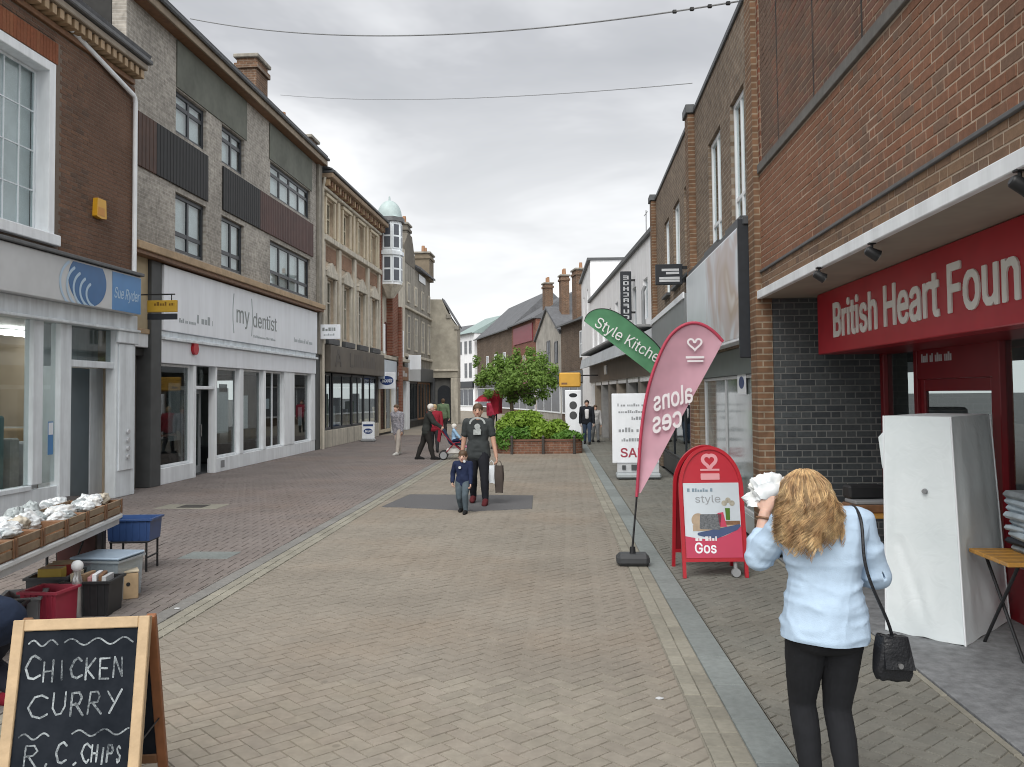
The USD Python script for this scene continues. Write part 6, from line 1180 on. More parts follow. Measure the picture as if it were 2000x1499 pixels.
p, w = at_foot(118, 206, 1205); tb2, f_ = crate('crate', 'black plastic crate full of books beside the red crate', np.array([p[0], p[1] + .16, 0]), .12, w, .32, .28, BLACK)
rg = np.random.default_rng(4)
for k in range(7):
    x = -w * .4 + k * w * .125; q = f_.w(np.array([[x, rg.uniform(-.05, .05), 0]]))[0]; fb_ = local_frame(q, .12 + rg.uniform(-.2, .2)); bk_ = thing('book', ['cream', 'white', 'tan', 'pale pink', 'white spined', 'brown', 'grey'][k] + f' book in the black crate, {["first", "second", "third", "fourth", "fifth", "sixth", "last"][k]} from its left end', 'book', (*q[:2], .06), 'books in the black crate')
    part(fb_, [(-.018, .018, -.1, .1, .05, .30 + rg.uniform(0, .05))], 'cover', [CREAM, WHITE, TAN, pm('book_pink', (.5, .25, .25), .5), SIGN_WHITE, WOOD_D, LTGREY][k], bk_, c=.003); part(fb_, [(-.014, .014, -.097, .097, .30, .302)], 'pages', CREAM, bk_)
q = on_z(150, 1206); lp = thing('steel_flask', 'tall steel flask with a round white lid standing between the crates', 'flask', (q[0], q[1], 0))
pr = np.array([[.0, 0], [.045, 0], [.045, .30], [.035, .34], [.03, .36], [.03, .40], [0, .40]]); m = trimesh.creation.revolve(pr, sections=20); m.apply_translation([q[0], q[1], 0]); B().tm(m).build('body', STEEL, lp, smooth=40); m = trimesh.creation.icosphere(2, .05); m.apply_translation([q[0], q[1], .44]); B().tm(m).build('lid', WHITE, lp, smooth=True)
CLEAR = material('clear_tub', {'f': ('fresnel', {'IOR': 1.45}), 'a': ('math', {'math_type': 'add', 'value2': .1}), 'd': ('principled_bsdf', {'base_color': (.55, .64, .70), 'roughness': .2}), 't': ('transparent_bsdf', {'color': (.8, .87, .92)}), 'm0': ('mix_closure', {'fac': .5}), 'g': ('glossy_bsdf', {'roughness': .08}), 'm': ('mix_closure', {})}, [('f.fac', 'a.value1'), ('a.value', 'm.fac'), ('t.BSDF', 'm0.closure1'), ('d.BSDF', 'm0.closure2'), ('m0.closure', 'm.closure1'), ('g.BSDF', 'm.closure2')], surface='m.closure')
p, w = at_foot(140, 236, 1176); cb_, f_ = crate('storage_box', 'clear blue tinted storage box with a lid behind the black crate', np.array([p[0], p[1] + .2, 0]), -.06, w, .42, .36, CLEAR, 'box')
part(f_, [(-w / 2 - .015, w / 2 + .015, -.225, .225, .385, .41)], 'lid', pm('lid_blue', (.35, .45, .56), .3, .1, 5), cb_, c=.01)
part(f_, [(-w * .3, w * .2, -.12, .1, .03, .2)], 'folded_cloth', pm('cloth_blue', (.2, .3, .45), .8, .2, 9), cb_, c=.03)
p, w = at_foot(226, 258, 1168); f_ = local_frame(p, .55); wb = thing('wooden_box', 'small pale wooden box with a dark finger hole beside the storage box', 'box', (p[0], p[1], 0)); part(f_, [(-.12, .12, -.09, .09, 0, .24)], 'box_body', WOOD, wb, c=.006); B(f_).ext(sg.Point(.03, .14).buffer(.018), -.095, -.0905).build('finger_hole', BLACK, wb); part(f_, [(-.125, .125, -.095, .095, .245, .265)], 'lid', CREAM, wb, c=.005)
# blue crate on a dark stand past the far end of the table
p, w = at_foot(215, 287, 1118); f_ = local_frame(p, .1); sd2 = thing('stand', 'black folding stand under the blue crate at the far end of the stall', 'stand', (p[0], p[1], 0))
for x in (-w / 2 + .015, w / 2 - .015):
    b = B(f_); b.rod((x, -.0, 0), (x, .0, .31), .012); b.rod((x, .32, 0), (x, .32, .31), .012); b.rod((x, 0, .15), (x, .32, .15), .01); b.build('leg', BLACK, sd2)
part(f_, [(-w / 2, w / 2, -.02, .34, .312, .33)], 'shelf', BLACK, sd2, c=.004)
crate('crate', 'dark blue plastic crate standing on the black folding stand', np.array([*f_.w(np.array([[0, .16, 0]]))[0][:2], .332]), .1, w + .06, .34, .22, pm('crate_blue', (.035, .075, .20), .35, .12, 6))
q = fst.w(np.array([[SL + .12, .45, 0]]))[0]; f_ = local_frame(q, yaw_s - math.pi / 2); db = thing('cupboard', 'dark wooden cabinet standing at the far end of the white table', 'cabinet', (*q[:2], 0))
part(f_, [(-.2, .2, -.12, .16, .0, .86)], 'carcass', pm('cabinet_dark', (.022, .017, .015), .5, .3, 6), db, c=.008); part(f_, [(-.185, .185, -.128, -.121, .05, .82)], 'door', pm('cabinet_red', (.05, .014, .012), .4, .2, 5), db, c=.004)
q = fst.w(np.array([[SL * .62, .25, 0]]))[0]; c2, f_ = crate('crate', 'grey crate of boxes pushed under the middle of the table', np.array([q[0], q[1], 0]), yaw_s, .5, .34, .3, DKGREY)
for k, (x, m) in enumerate(((-.12, pm('box_yellow', (.55, .40, .08), .5)), (.05, pm('box_red', (.4, .05, .05), .5)), (.17, CREAM))):
    qq = f_.w(np.array([[x, 0, 0]]))[0]; b_ = thing('carton', ['yellow', 'red', 'cream'][k] + ' carton sticking out of the grey crate under the table', 'carton', (*qq[:2], .05)); part(local_frame(qq, yaw_s + .2 * k), [(-.06, .06, -.1, .1, .05, .38)], 'carton_body', m, b_, c=.004); part(local_frame(qq, yaw_s + .2 * k), [(-.058, .058, -.098, .098, .381, .384)], 'flap', WOOD, b_)
for k in range(3):
    q = fst.w(np.array([[.2 + .45 * k, .3, 0]]))[0]; crate('crate', ['black tool crate under the near end of the table', 'black crate second from the near end under the table', 'low grey crate under the table beside the folding leg'][k], np.array([q[0], q[1], 0]), yaw_s + .1 * k, .38, .3, .24, [BLACK, BLACK, MIDGREY][k])

# ================================================================ right: wrapped display, tables
A_, Bc_ = on_z(1731, 1234), on_z(1886, 1267); C_ = on_z(1972, 1216); D_ = A_ + C_ - Bc_
wr = thing('wrapped_display', 'tall display stand wrapped in white sheeting outside the charity shop', 'wrapped stand', (*((A_ + C_) / 2)[:2], 0))
ctr = (A_ + C_) / 2; Ht = 1.68
def face(P, Q, seed, nx=26, nz=44):
    Pt, Qt = P + (ctr - P) * .13, Q + (ctr - Q) * .13; Pt = Pt + [-.03, .03, 0]; Qt = Qt + [-.03, .03, 0]; u = np.linspace(0, 1, nx); z = np.linspace(0, 1, nz); U, W = np.meshgrid(u, z); n = np.cross(Q - P, [0, 0, 1.0]); n /= np.linalg.norm(n)
    base = P[None, None] * (1 - U)[..., None] + Q[None, None] * U[..., None]; top = Pt[None, None] * (1 - U)[..., None] + Qt[None, None] * U[..., None]; G = base * (1 - W)[..., None] + top * W[..., None]; G[..., 2] = .01 + Ht * W + (1 - W) ** 8 * .012 * meshkit.noise(np.stack([U * 6 + seed * 2, U * 0, U * 0], -1), seed)
    e = (np.minimum(U, 1 - U) * 6).clip(0, 1) * (np.minimum(W, 1 - W) * 9).clip(0, 1)
    q = np.stack([U * 2.2 + seed, W * 1.3, U * 0 + seed], -1); d = .034 * (meshkit.fbm(q, 3, seed) - .5) + .022 * np.abs(meshkit.noise(np.stack([U * 5 + W * 1.5, W * .9 + U * .4, U * 0 + seed * 3.], -1), seed) - .5) + .012 * np.sin((U * 9 - W * 5) + 5 * meshkit.noise(q * 1.4, seed + 2)) * (1 - W) ** 1.2 - .012 * np.exp(-((U - .62 + .38 * (W * 2.6)) ** 2) / .003) * (W < .42)
    G = G + (e * d)[..., None] * n
    v = G.reshape(-1, 3); i = np.arange(nz - 1)[:, None] * nx + np.arange(nx - 1)[None]; i = i.ravel(); f = np.vstack([np.column_stack([i, i + 1, i + nx + 1]), np.column_stack([i, i + nx + 1, i + nx])]); return v, f
b = B(); TOPS = []
for k, (P, Q) in enumerate(((A_, Bc_), (Bc_, C_), (C_, D_), (D_, A_))): v, f = face(P, Q, k + 1); b.raw(v, f); TOPS.append(v[-26])
tv = np.vstack([TOPS, [np.mean(TOPS, 0) + [0, 0, .015]]]); b.raw(tv, [[0, 1, 4], [1, 2, 4], [2, 3, 4], [3, 0, 4]])
SHEET = material('white_sheeting', {'g': ('geometry', {}), 'n': ('noise_texture', {'scale': 2.2, 'detail': 5.0}), 'r': ('rgb_ramp', {'ramp': [(.3, (.70, .77, .79)), (.7, (.80, .86, .88))]}), 'nb': ('noise_texture', {'scale': 7.0, 'detail': 4.0, 'distortion': 1.2}), 'b': ('bump', {'strength': .3, 'distance': .014}), 'p': ('principled_bsdf', {'roughness': .5})}, [('g.position', 'n.vector'), ('n.fac', 'r.fac'), ('r.color', 'p.base_color'), ('g.position', 'nb.vector'), ('nb.fac', 'b.height'), ('b.normal', 'p.normal')])
b.build('sheeting', SHEET, wr, smooth=35)
for k in range(4):
    P = [A_, Bc_, C_, D_][k]; Tp = TOPS[k]; bb = B(); bb.tube([P + [0, 0, .015], P * .5 + Tp * .5 + [0, 0, .0], Tp], .008, n=6, local=False); bb.build('corner_piping', WHITE, wr)
q = A_ * .45 + Bc_ * .55; q = q + (ctr - q) * .09; nn = np.cross(Bc_ - A_, [0, 0, 1.0]); nn /= np.linalg.norm(nn); q = q + nn * .02; q[2] = 1.12; b = B(); b.rod(q, q + nn * .02, .022, .018, local=False); b.build('knob', MIDGREY, wr)
b = B(); P = TOPS[0]; b.raw([P + [0, 0, -.12], P + [-.045, -.0, -.17], P + [-.02, 0, -.42], P + [.0, .01, -.40], P + [-.02, .02, -.16]], [[0, 1, 2], [0, 2, 3], [0, 4, 1], [1, 4, 2], [2, 4, 3]]); b.build('loose_flap', SHEET, wr)
def folding_table(label, x0, x1, y0, y1, h, top, group=None):
    t = thing('folding_table', label, 'table', ((x0 + x1) / 2, (y0 + y1) / 2, 0)); nb2 = 5; wv = (y1 - y0) / nb2
    for k in range(nb2): part(WORLD, [(x0, x1, y0 + k * wv + .004, y0 + (k + 1) * wv - .004, h - .03, h)], 'top_board', top, t, c=.005)
    for x in (x0 + .08, x1 - .08):
        b = B(); b.rod((x, y0 + .03, h - .03), (x, y1 - .03, 0), .012); b.rod((x + .025, y1 - .03, h - .03), (x + .025, y0 + .03, 0), .012); b.build('crossed_leg', BLACK, t)
    return t
q = on_z(1690, 1008, .72); folding_table('small wooden table between the woman and the wrapped display', q[0] - .2, q[0] + .45, q[1] - .0, q[1] + .6, .72, WOOD_TOP)
gq = np.array([q[0] + .12, q[1] + .3, .72]); gr = thing('grill', 'black box grill on the wooden table behind the woman', 'grill', gq); f_ = local_frame(gq, .1); part(f_, [(-.19, .19, -.15, .15, .722, .80)], 'tray', WOOD_D, gr, c=.01); part(f_, [(-.17, .17, -.13, .13, .80, .84)], 'grate', MIDGREY, gr, c=.01); part(f_, [(-.18, .18, -.02, .16, .842, .97)], 'lid', BLACK, gr, c=.02)
q = on_z(1962, 1098, .70); tx, tyy = q[0], q[1]
folding_table('wooden folding table at the right edge before the shop window', tx, tx + .75, tyy - .05, tyy + .55, .70, WOOD_TOP)
rg = np.random.default_rng(6)
FAB = [pm('fabric_denim', (.12, .17, .25), .85, .25, 9), pm('fabric_grey', (.25, .28, .30), .85, .3, 9), pm('fabric_dark', (.03, .035, .045), .85, .3, 9), pm('fabric_pale', (.40, .47, .52), .85, .2, 9)]
for k in (1,):
    p = np.array([tx + .26 + .12 * k, tyy + .30, .70]); fc_ = thing('folded_clothes', 'stack of folded blue and grey clothes on the right hand table', 'clothes', p); zz = .702
    for q in range(9):
        h_ = rg.uniform(.035, .06); f_ = local_frame(p + [rg.normal(0, .012), rg.normal(0, .012), 0], rg.normal(0, .12)); part(f_, [(-.15, .15, -.18, .18, zz, zz + h_)], 'folded_garment', FAB[int(rg.integers(4))], fc_, c=h_ * .42); zz += h_ + .001
# small sandwich board with blue oval by the far shops
q = on_z(719, 863); f_ = Frame((q[0], q[1]), (1, 0), (0, -1)); sm = thing('a_board', 'small white pavement sign with a blue oval by the ornate building', 'sign', (q[0], q[1], 0))
part(f_, [(-.26, .26, -.05, 0, .1, .80)], 'panel', SIGN_WHITE, sm, c=.02); part(f_, [(-.28, .28, -.2, .16, 0, .1)], 'base', MIDGREY, sm, c=.03); oval(sm, f_, 0, .42, .18, .11, .001); part(f_, [(-.2, .2, .001, .005, .62, .70)], 'header', MATS['logo_blue'], sm)

for px, py, lab in ((346, 1190, 'small white paper scrap on the left pavement near the chalkboard'), (1288, 1366, 'small white paper scrap on the buff paving near the right kerb')):
    q = on_z(px, py); m = trimesh.creation.icosphere(2); v = np.array(m.vertices) * [.026, .016, .007]; v = v * (1 + .8 * (meshkit.fbm(np.array(m.vertices) * 2 + px, 3, 3) - .5))[:, None]; B().raw(v + q + [0, 0, .006], m.faces).build('paper_scrap', LTGREY, label=lab, cat='litter')
# ================================================================ people
SKIN = pm('skin', (.50, .30, .22), .5, .08, 20, extra={'subsurface_weight': .08})
SKIN_P = pm('skin_pale', (.58, .37, .29), .5, .08, 20, extra={'subsurface_weight': .08})
def V3(*a): return np.array(a, float)
def hull(*sph, seg=18):
    ms = [mani.Manifold.sphere(float(r), seg).translate([float(x) for x in p]) for p, r in sph]; return mani.Manifold.batch_hull(ms)
def fuse(parts, edge, it=10):
    m = mani.Manifold.batch_boolean(parts, mani.OpType.Add).refine_to_length(float(edge)); me = m.to_mesh(); t = trimesh.Trimesh(np.array(me.vert_properties[:, :3], float), np.array(me.tri_verts), process=True)
    trimesh.smoothing.filter_taubin(t, lamb=.5, nu=.53, iterations=it); return t
def ik(a, c, l1, l2, hint):
    d = c - a; L = min(np.linalg.norm(d), (l1 + l2) * .999); u = d / np.linalg.norm(d); x = (l1 * l1 - l2 * l2 + L * L) / (2 * L); h = math.sqrt(max(l1 * l1 - x * x, 1e-8)); hn = hint - u * (hint @ u); hn /= np.linalg.norm(hn); return a + u * x + hn * h
def hand(w, d, pn, s=1.0, curl=.35, side=1):
    """palm and five fingers: w wrist, d towards the fingertips, pn where the palm faces, side towards the thumb (+1 / -1 along d x pn)"""
    d = d / np.linalg.norm(d); pn = pn - d * (pn @ d); pn /= np.linalg.norm(pn); l = np.cross(d, pn) * side; k = s; ms = []
    ms.append(hull((w, .021 * k), (w + d * .03 * k + l * .022 * k, .013 * k), (w + d * .085 * k + l * .03 * k, .011 * k), (w + d * .085 * k - l * .032 * k, .0105 * k), (w + d * .03 * k - l * .024 * k, .012 * k), seg=12))
    for i, (o, ln) in enumerate(((.03, .070), (.010, .078), (-.011, .073), (-.031, .058))):
        p = w + d * .083 * k + l * o * k; ang = 0.; seg = [.45, .32, .26]
        for j in range(3):
            ang += curl * (1.0 + .1 * i); dd = d * math.cos(ang) + pn * math.sin(ang) + l * (o * 1.5 if j == 0 else 0); q = p + dd / np.linalg.norm(dd) * ln * seg[j] * k; ms.append(hull((p, (.0092 - .0009 * j) * k), (q, (.0086 - .0009 * j) * k), seg=10)); p = q
    p = w + d * .022 * k + l * .022 * k; q = p + (l * .034 + d * .024 + pn * .012) * k; r = q + (d * .03 + l * .006 + pn * .016) * k; e = r + (d * .024 - l * .002 + pn * .014) * k
    ms += [hull((p, .013 * k), (q, .0105 * k), seg=10), hull((q, .0105 * k), (r, .0095 * k), seg=10), hull((r, .0095 * k), (e, .008 * k), seg=10)]; return ms
def head(c, f, r, u, s=1.0, face=True):
    P = lambda x, y, z: c + (r * x + f * y + u * z) * s
    ms = [hull((P(0, -.015, .035), .078 * s), (P(0, .02, .03), .07 * s), (P(0, .035, -.02), .058 * s), (P(0, .052, -.085), .028 * s), (P(.025, .04, -.07), .026 * s), (P(-.025, .04, -.07), .026 * s), (P(.045, .0, -.04), .03 * s), (P(-.045, .0, -.04), .03 * s))]
    ms.append(hull((P(0, .085, .0), .011 * s), (P(0, .108, -.032), .012 * s), (P(.012, .09, -.035), .009 * s), (P(-.012, .09, -.035), .009 * s), seg=10))
    for x in (-1, 1): ms.append(hull((P(x * .078, -.005, .01), .014 * s), (P(x * .076, -.003, -.03), .011 * s), (P(x * .084, -.018, .012), .012 * s), seg=10))
    return ms
class Person:
    def __init__(S, label, x, y, H, yaw, lean=0.0, twist=0., group=None):
        S.H = H; S.base = V3(x, y, 0); S.f = V3(-math.sin(yaw), math.cos(yaw), 0); S.r = V3(math.cos(yaw), math.sin(yaw), 0); S.lean = lean
        S.t = thing('person', label, 'person', (x, y, 0), group)
    def P(S, r, f, z): return S.base + S.r * r * S.H + S.f * f * S.H + V3(0, 0, z * S.H)
    def setup(S, feet, hands, hip=.53, sh=.118, hipw=.052, hz=0., hf=0., chest_f=None, knees=None, elbows=None, headturn=0., shz=.79, bend=0., lift=(0, 0)):
        """feet, hands: [(r, f, z) left, right] in body heights"""
        H = S.H; lf = S.lean; S.pel = S.P(hz, hf, hip); up = V3(0, 0, 1.0) * math.cos(lf) + S.f * math.sin(lf); S.up = up
        S.chest = S.pel + up * (.215 * H); S.neck = S.pel + up * ((shz - hip + .03) * H); S.hd = S.neck + (up * .6 + V3(0, 0, .4)) * (.083 * H) + S.f * .012 * H
        S.sh = [S.pel + up * ((shz - hip) * H) + S.r * s * sh * H for s in (-1, 1)]; S.hip = [S.pel + S.r * s * hipw * H - V3(0, 0, .01 * H) for s in (-1, 1)]
        S.ank = [S.P(*q) + V3(0, 0, .045 * H) for q in feet]; S.kn = [ik(S.hip[i], S.ank[i], .245 * H, .235 * H, (knees[i] if knees else S.f) + S.r * .0) for i in (0, 1)]
        S.wr = [S.P(*q) for q in hands]; S.el = [ik(S.sh[i], S.wr[i], .165 * H, .145 * H, elbows[i] if elbows else -S.f * .8 + S.r * (-.5, .5)[i]) for i in (0, 1)]
        c, s = math.cos(headturn), math.sin(headturn); S.hf, S.hr = S.f * c + S.r * s, S.r * c - S.f * s; return S
    def torso(S, g=0., slim=1., hipx=1., belly=0.):
        H = S.H; r, f, u = S.r, S.f, S.up; k = slim
        return [hull((S.pel - r * .045 * H * hipx, .062 * H * hipx + g), (S.pel + r * .045 * H * hipx, .062 * H * hipx + g), (S.pel + u * .09 * H - r * .035 * H * k, .052 * H * k + g), (S.pel + u * .09 * H + r * .035 * H * k, .052 * H * k + g), (S.pel + u * .06 * H + f * (.02 + belly) * H, .05 * H + g)),
                hull((S.pel + u * .09 * H - r * .035 * H * k, .052 * H * k + g), (S.pel + u * .09 * H + r * .035 * H * k, .052 * H * k + g), (S.chest - r * .055 * H * k, .058 * H * k + g), (S.chest + r * .055 * H * k, .058 * H * k + g), (S.pel + u * .1 * H + f * belly * H, .05 * H + g)),
                hull((S.chest - r * .055 * H * k, .058 * H * k + g), (S.chest + r * .055 * H * k, .058 * H * k + g), (S.sh[0] + r * .022 * H, .031 * H + g), (S.sh[1] - r * .022 * H, .031 * H + g), (S.neck - u * .03 * H, .034 * H + g)),
                hull((S.neck - u * .005 * H, .026 * H + g), (S.sh[0] + r * .035 * H + u * .012 * H, .022 * H + g), (S.sh[1] - r * .035 * H + u * .012 * H, .022 * H + g), (S.chest, .05 * H + g))]
    def arm(S, i, g=0., part_=2., rs=(.034, .026, .017)):
        H = S.H; ms = [hull((S.sh[i], rs[0] * H + g), (S.el[i], rs[1] * H + g))]
        if part_ < 1: ms = [hull((S.sh[i], rs[0] * H + g), (S.sh[i] + (S.el[i] - S.sh[i]) * part_, (rs[0] * .3 + rs[1] * .7) * H + g))]
        elif part_ > 1: q = S.el[i] + (S.wr[i] - S.el[i]) * (part_ - 1); ms.append(hull((S.el[i], rs[1] * .97 * H + g), (q, (rs[1] + (rs[2] - rs[1]) * (part_ - 1)) * H + g)))
        return ms
    def leg(S, i, g=0., to=2., rs=(.057, .034, .022)):
        H = S.H; ms = [hull((S.hip[i], rs[0] * H + g), (S.kn[i] * .5 + S.hip[i] * .5, (rs[0] * .5 + rs[1] * .5) * 1.06 * H + g), (S.kn[i], rs[1] * H + g))]
        if to > 1: d = S.ank[i] - S.kn[i]; ms += [hull((S.kn[i], rs[1] * H + g), (S.kn[i] + d * .32 - S.f * .008 * H, rs[1] * 1.0 * H + g), (S.kn[i] + d * (to - 1), rs[2] * H + g))]
        return ms
    def foot(S, i, g=0., toe=None):
        H = S.H; a = S.ank[i]; t = S.f if toe is None else toe; z = V3(0, 0, 1.0); b0 = V3(a[0], a[1], a[2] - .045 * H)
        return [hull((a, .022 * H + g), (b0 - t * .025 * H + z * .02 * H, .02 * H + g), (b0 + t * .06 * H + z * .018 * H, .018 * H + g), (b0 + t * .105 * H + z * .013 * H, .013 * H + g), (b0 + t * .08 * H + S.r * .012 * H + z * .014 * H, .014 * H + g))]
    def body(S, skin, edge, curl=.4, dirs=None, hs=None, rest=None):
        H = S.H; k = hs or H / 1.75; ms = S.torso(getattr(S, 'thin', 0.)); ms.append(hull((S.neck - S.up * .03 * H, .034 * H), (S.hd - S.up * .03 * H, .03 * H)))
        for i in (0, 1):
            ms += S.arm(i) + S.leg(i) + S.foot(i); d = (dirs[i] if dirs else S.wr[i] - S.el[i]); ms += hand(S.wr[i], d, (S.r * (1, -1)[i]) if not rest else rest[i], k, curl, 1 if i == 0 else -1)
        ms += head(S.hd, S.hf, S.hr, V3(0, 0, 1.0), H / 1.75 if H > 1.3 else H / 1.75 * 1.35); t = fuse(ms, edge, 8); B().tm(t).build('body', skin, S.t, smooth=True)
    def wear(S, name, parts, mat, edge, wr=0., it=8, cut=None, seed=0, **k):
        if cut: parts = parts + [hull(*[(S.pel + S.r * s * .052 * S.H + V3(0, 0, z * S.H), (.071 if abs(z) < .05 else .058) * S.H) for s in (-1, 1) for z in (-.045, .06)])]
        t = fuse(parts, edge, it); v = np.array(t.vertices)
        if wr: n = t.vertex_normals; q = v * [9, 9, 26]; t.vertices = v + n * (wr * (meshkit.fbm(q, 3, seed + 3) - .5) * 2)[:, None]
        if cut: t = t.slice_plane([0, 0, cut * S.H], [.02, .03, 1.0])
        B().tm(t).build(name, mat, S.t, smooth=True, **k)
    def hair(S, mat, name='hair', s=None, back=0., grow=.012):
        s = s or (S.H / 1.75 if S.H > 1.3 else S.H / 1.75 * 1.35); P = lambda x, y, z: S.hd + (S.hr * x + S.hf * y + V3(0, 0, z)) * s
        ms = [hull((P(0, -.02, .042), .079 * s + grow), (P(0, .012, .052), .068 * s + grow), (P(.03, -.03, 0), .05 * s + grow), (P(-.03, -.03, 0), .05 * s + grow), (P(0, -.035, -.03 - back), .05 * s + grow * .5))]; t = fuse(ms, .02, 4); v = np.array(t.vertices); t.vertices = v + t.vertex_normals * (.006 * (meshkit.fbm(v * 40, 3) - .5))[:, None]; B().tm(t).build(name, mat, S.t, smooth=True)
    def eyes(S):
        s = S.H / 1.75 if S.H > 1.3 else S.H / 1.75 * 1.35; P = lambda x, y, z: S.hd + (S.hr * x + S.hf * y + V3(0, 0, z)) * s
        for x in (-1, 1):
            m = trimesh.creation.icosphere(2, .011 * s); m.apply_translation(P(x * .031, .083, .006)); B().tm(m).build('eye', EYEM, S.t, smooth=True)
            B().tm(fuse([hull((P(x * .018, .09, .026), .005 * s), (P(x * .045, .083, .028), .004 * s), seg=8)], .01, 2)).build('eyebrow', HAIR_BR, S.t)
        B().tm(fuse([hull((P(-.02, .088, -.06), .006 * s), (P(0, .094, -.06), .0075 * s), (P(.02, .088, -.06), .006 * s), seg=8)], .01, 2)).build('mouth', LIPS, S.t)
EYEM = pm('eye_dark', (.06, .045, .035), .2, .1, 9); LIPS = pm('lips', (.36, .14, .12), .4, .06, 9); HAIR_BR = pm('hair_brown', (.09, .055, .032), .6, .3, 30); HAIR_W = pm('hair_white', (.62, .60, .56), .7, .15, 30); HAIR_DK = pm('hair_dark', (.03, .024, .02), .6, .3, 30); HAIR_FAIR = pm('hair_fair', (.42, .30, .16), .6, .25, 30)
CL = lambda n, c, s=8.: MATS.get(n) or pm(n, c, .85, .18, s, .25, 150, spec=.2)

# man in the printed T-shirt walking towards the camera with bags
q = on_z(935, 984); M = Person('man in a dark grey printed T-shirt and black trousers walking towards the viewer with bags', q[0], q[1], 1.77, math.pi + .02)
M.setup([(-.075, .11, .0), (.062, -.11, .01)], [(-.178, .03, .455), (.165, -.03, .455)], hip=.52, sh=.110, hipw=.050)
M.body(SKIN, .02, .55)
M.wear('trousers', M.torso(.004)[:1] + M.leg(0, .014, 1.98) + M.leg(1, .014, 1.98), CL('black_trousers', (.014, .015, .02)), .03, .006)
M.wear('t_shirt', M.torso(.014) + M.arm(0, .016, .72) + M.arm(1, .016, .72), CL('grey_tshirt', (.042, .048, .05)), .025, .009, cut=.465)
for i in (0, 1): M.wear('shoe', M.foot(i, .012), CL('red_trainer', (.10, .02, .024)), .02)
M.hair(HAIR_BR); M.eyes()
pr = B(Frame((M.chest + M.f * .155)[:2] - M.r[:2] * 0, M.r[:2] * -1 if False else (-M.r)[:2], M.f[:2])); zc_ = M.chest[2] + .06; t = np.linspace(.1, np.pi - .1, 24)
pr.ext(sg.LineString(np.column_stack([.125 * np.cos(t), zc_ + .02 + .10 * np.sin(t)])).buffer(.016), .0, .006); pr.ext(sg.Point(0, zc_ - .03).buffer(.05).union(sg.Point(.02, zc_ - .1).buffer(.045)).union(rect(-.06, .05, zc_ - .16, zc_ - .09).buffer(.01)), -.004, .006); pr.build('shirt_print', pm('shirt_print_grey', (.34, .37, .37), .8, .3, 25), M.t, kind='stuff')
def bag(name, label, top, w, d, h, mat, handle=.08, flare=.8):
    t = thing(name, label, 'bag', top - [0, 0, h + handle]); z1 = top[2] - handle; z0 = z1 - h; nz, nn = 10, 20; V = []
    for i in range(nz):
        s = i / (nz - 1); k = flare + (1 - flare) * math.sin(np.pi * min(1, s * 1.1 + .1))
        for j in range(nn): a = 2 * np.pi * j / nn; sq = lambda q: np.sign(q) * abs(q) ** .55; V.append((top[0] + w / 2 * k * sq(math.cos(a)) + .008 * math.sin(5 * a + 4 * s), top[1] + d / 2 * k * sq(math.sin(a)), z1 - h * s + .006 * math.sin(3 * a)))
    F = []
    for i in range(nz - 1):
        for j in range(nn): q = (j + 1) % nn; F += [[i * nn + j, i * nn + nn + j, i * nn + nn + q], [i * nn + j, i * nn + nn + q, i * nn + q]]
    V += [(top[0], top[1], z1 + .0), (top[0], top[1], z0)]; N = len(V)
    for j in range(nn): q = (j + 1) % nn; F += [[N - 2, j, q], [N - 1, (nz - 1) * nn + q, (nz - 1) * nn + j]]
    B().raw(V, F).build('bag_body', mat, t, smooth=50)
    b = B(); u = np.linspace(0, np.pi, 14)
    for s in (-1, 1): b.tube([(top[0] + w * .28 * math.cos(q), top[1] + s * d * .15, z1 + handle * math.sin(q)) for q in u], .005, n=6)
    b.build('handles', mat, t, kind='stuff'); return t
hp = M.wr[0] + (M.wr[0] - M.el[0]) / np.linalg.norm(M.wr[0] - M.el[0]) * .09
bag('carrier_bag', 'long dark brown bag hanging from the hand of the man in the grey T-shirt', hp + [.03, -.02, .02], .16, .09, .46, CL('bag_brown', (.07, .058, .052)))
bag('carrier_bag', 'white carrier bag in the hand of the man beside his brown bag', hp + [-.10, .0, .02], .14, .1, .30, pm('bag_white', (.62, .66, .70), .4, .12, 9))

# boy
q = on_z(905, 1002); K = Person('small boy in a navy top and jeans walking in front of the man', q[0], q[1], 1.03, math.pi - .1)
K.setup([(-.06, .10, .0), (.055, -.1, .01)], [(-.14, .10, .46), (.17, .0, .47)], hip=.49, sh=.115, hipw=.055, shz=.755); K.body(SKIN_P, .016, .5, hs=.62)
K.wear('jeans', K.torso(.003)[:1] + K.leg(0, .014, 1.98) + K.leg(1, .014, 1.98), CL('boy_jeans', (.075, .10, .12)), .022, .005); K.wear('top', K.torso(.014) + K.arm(0, .012, 1.9) + K.arm(1, .016, 1.9), CL('navy_top', (.016, .024, .06)), .02, .006, cut=.43)
for i in (0, 1): K.wear('shoe', K.foot(i, .008), CL('black_shoe', (.015, .015, .016)), .016)
K.hair(HAIR_BR); K.eyes(); fk = Frame((K.chest + K.f * .095)[:2], (-K.r)[:2], K.f[:2]); b = B(fk); b.ext(sg.Point(-.03, K.chest[2] + .0).buffer(.022), 0, .012); b.ext(sg.Point(.045, K.chest[2] + .1).buffer(.022), 0, .012); b.build('badge', LTGREY, K.t, kind='stuff')

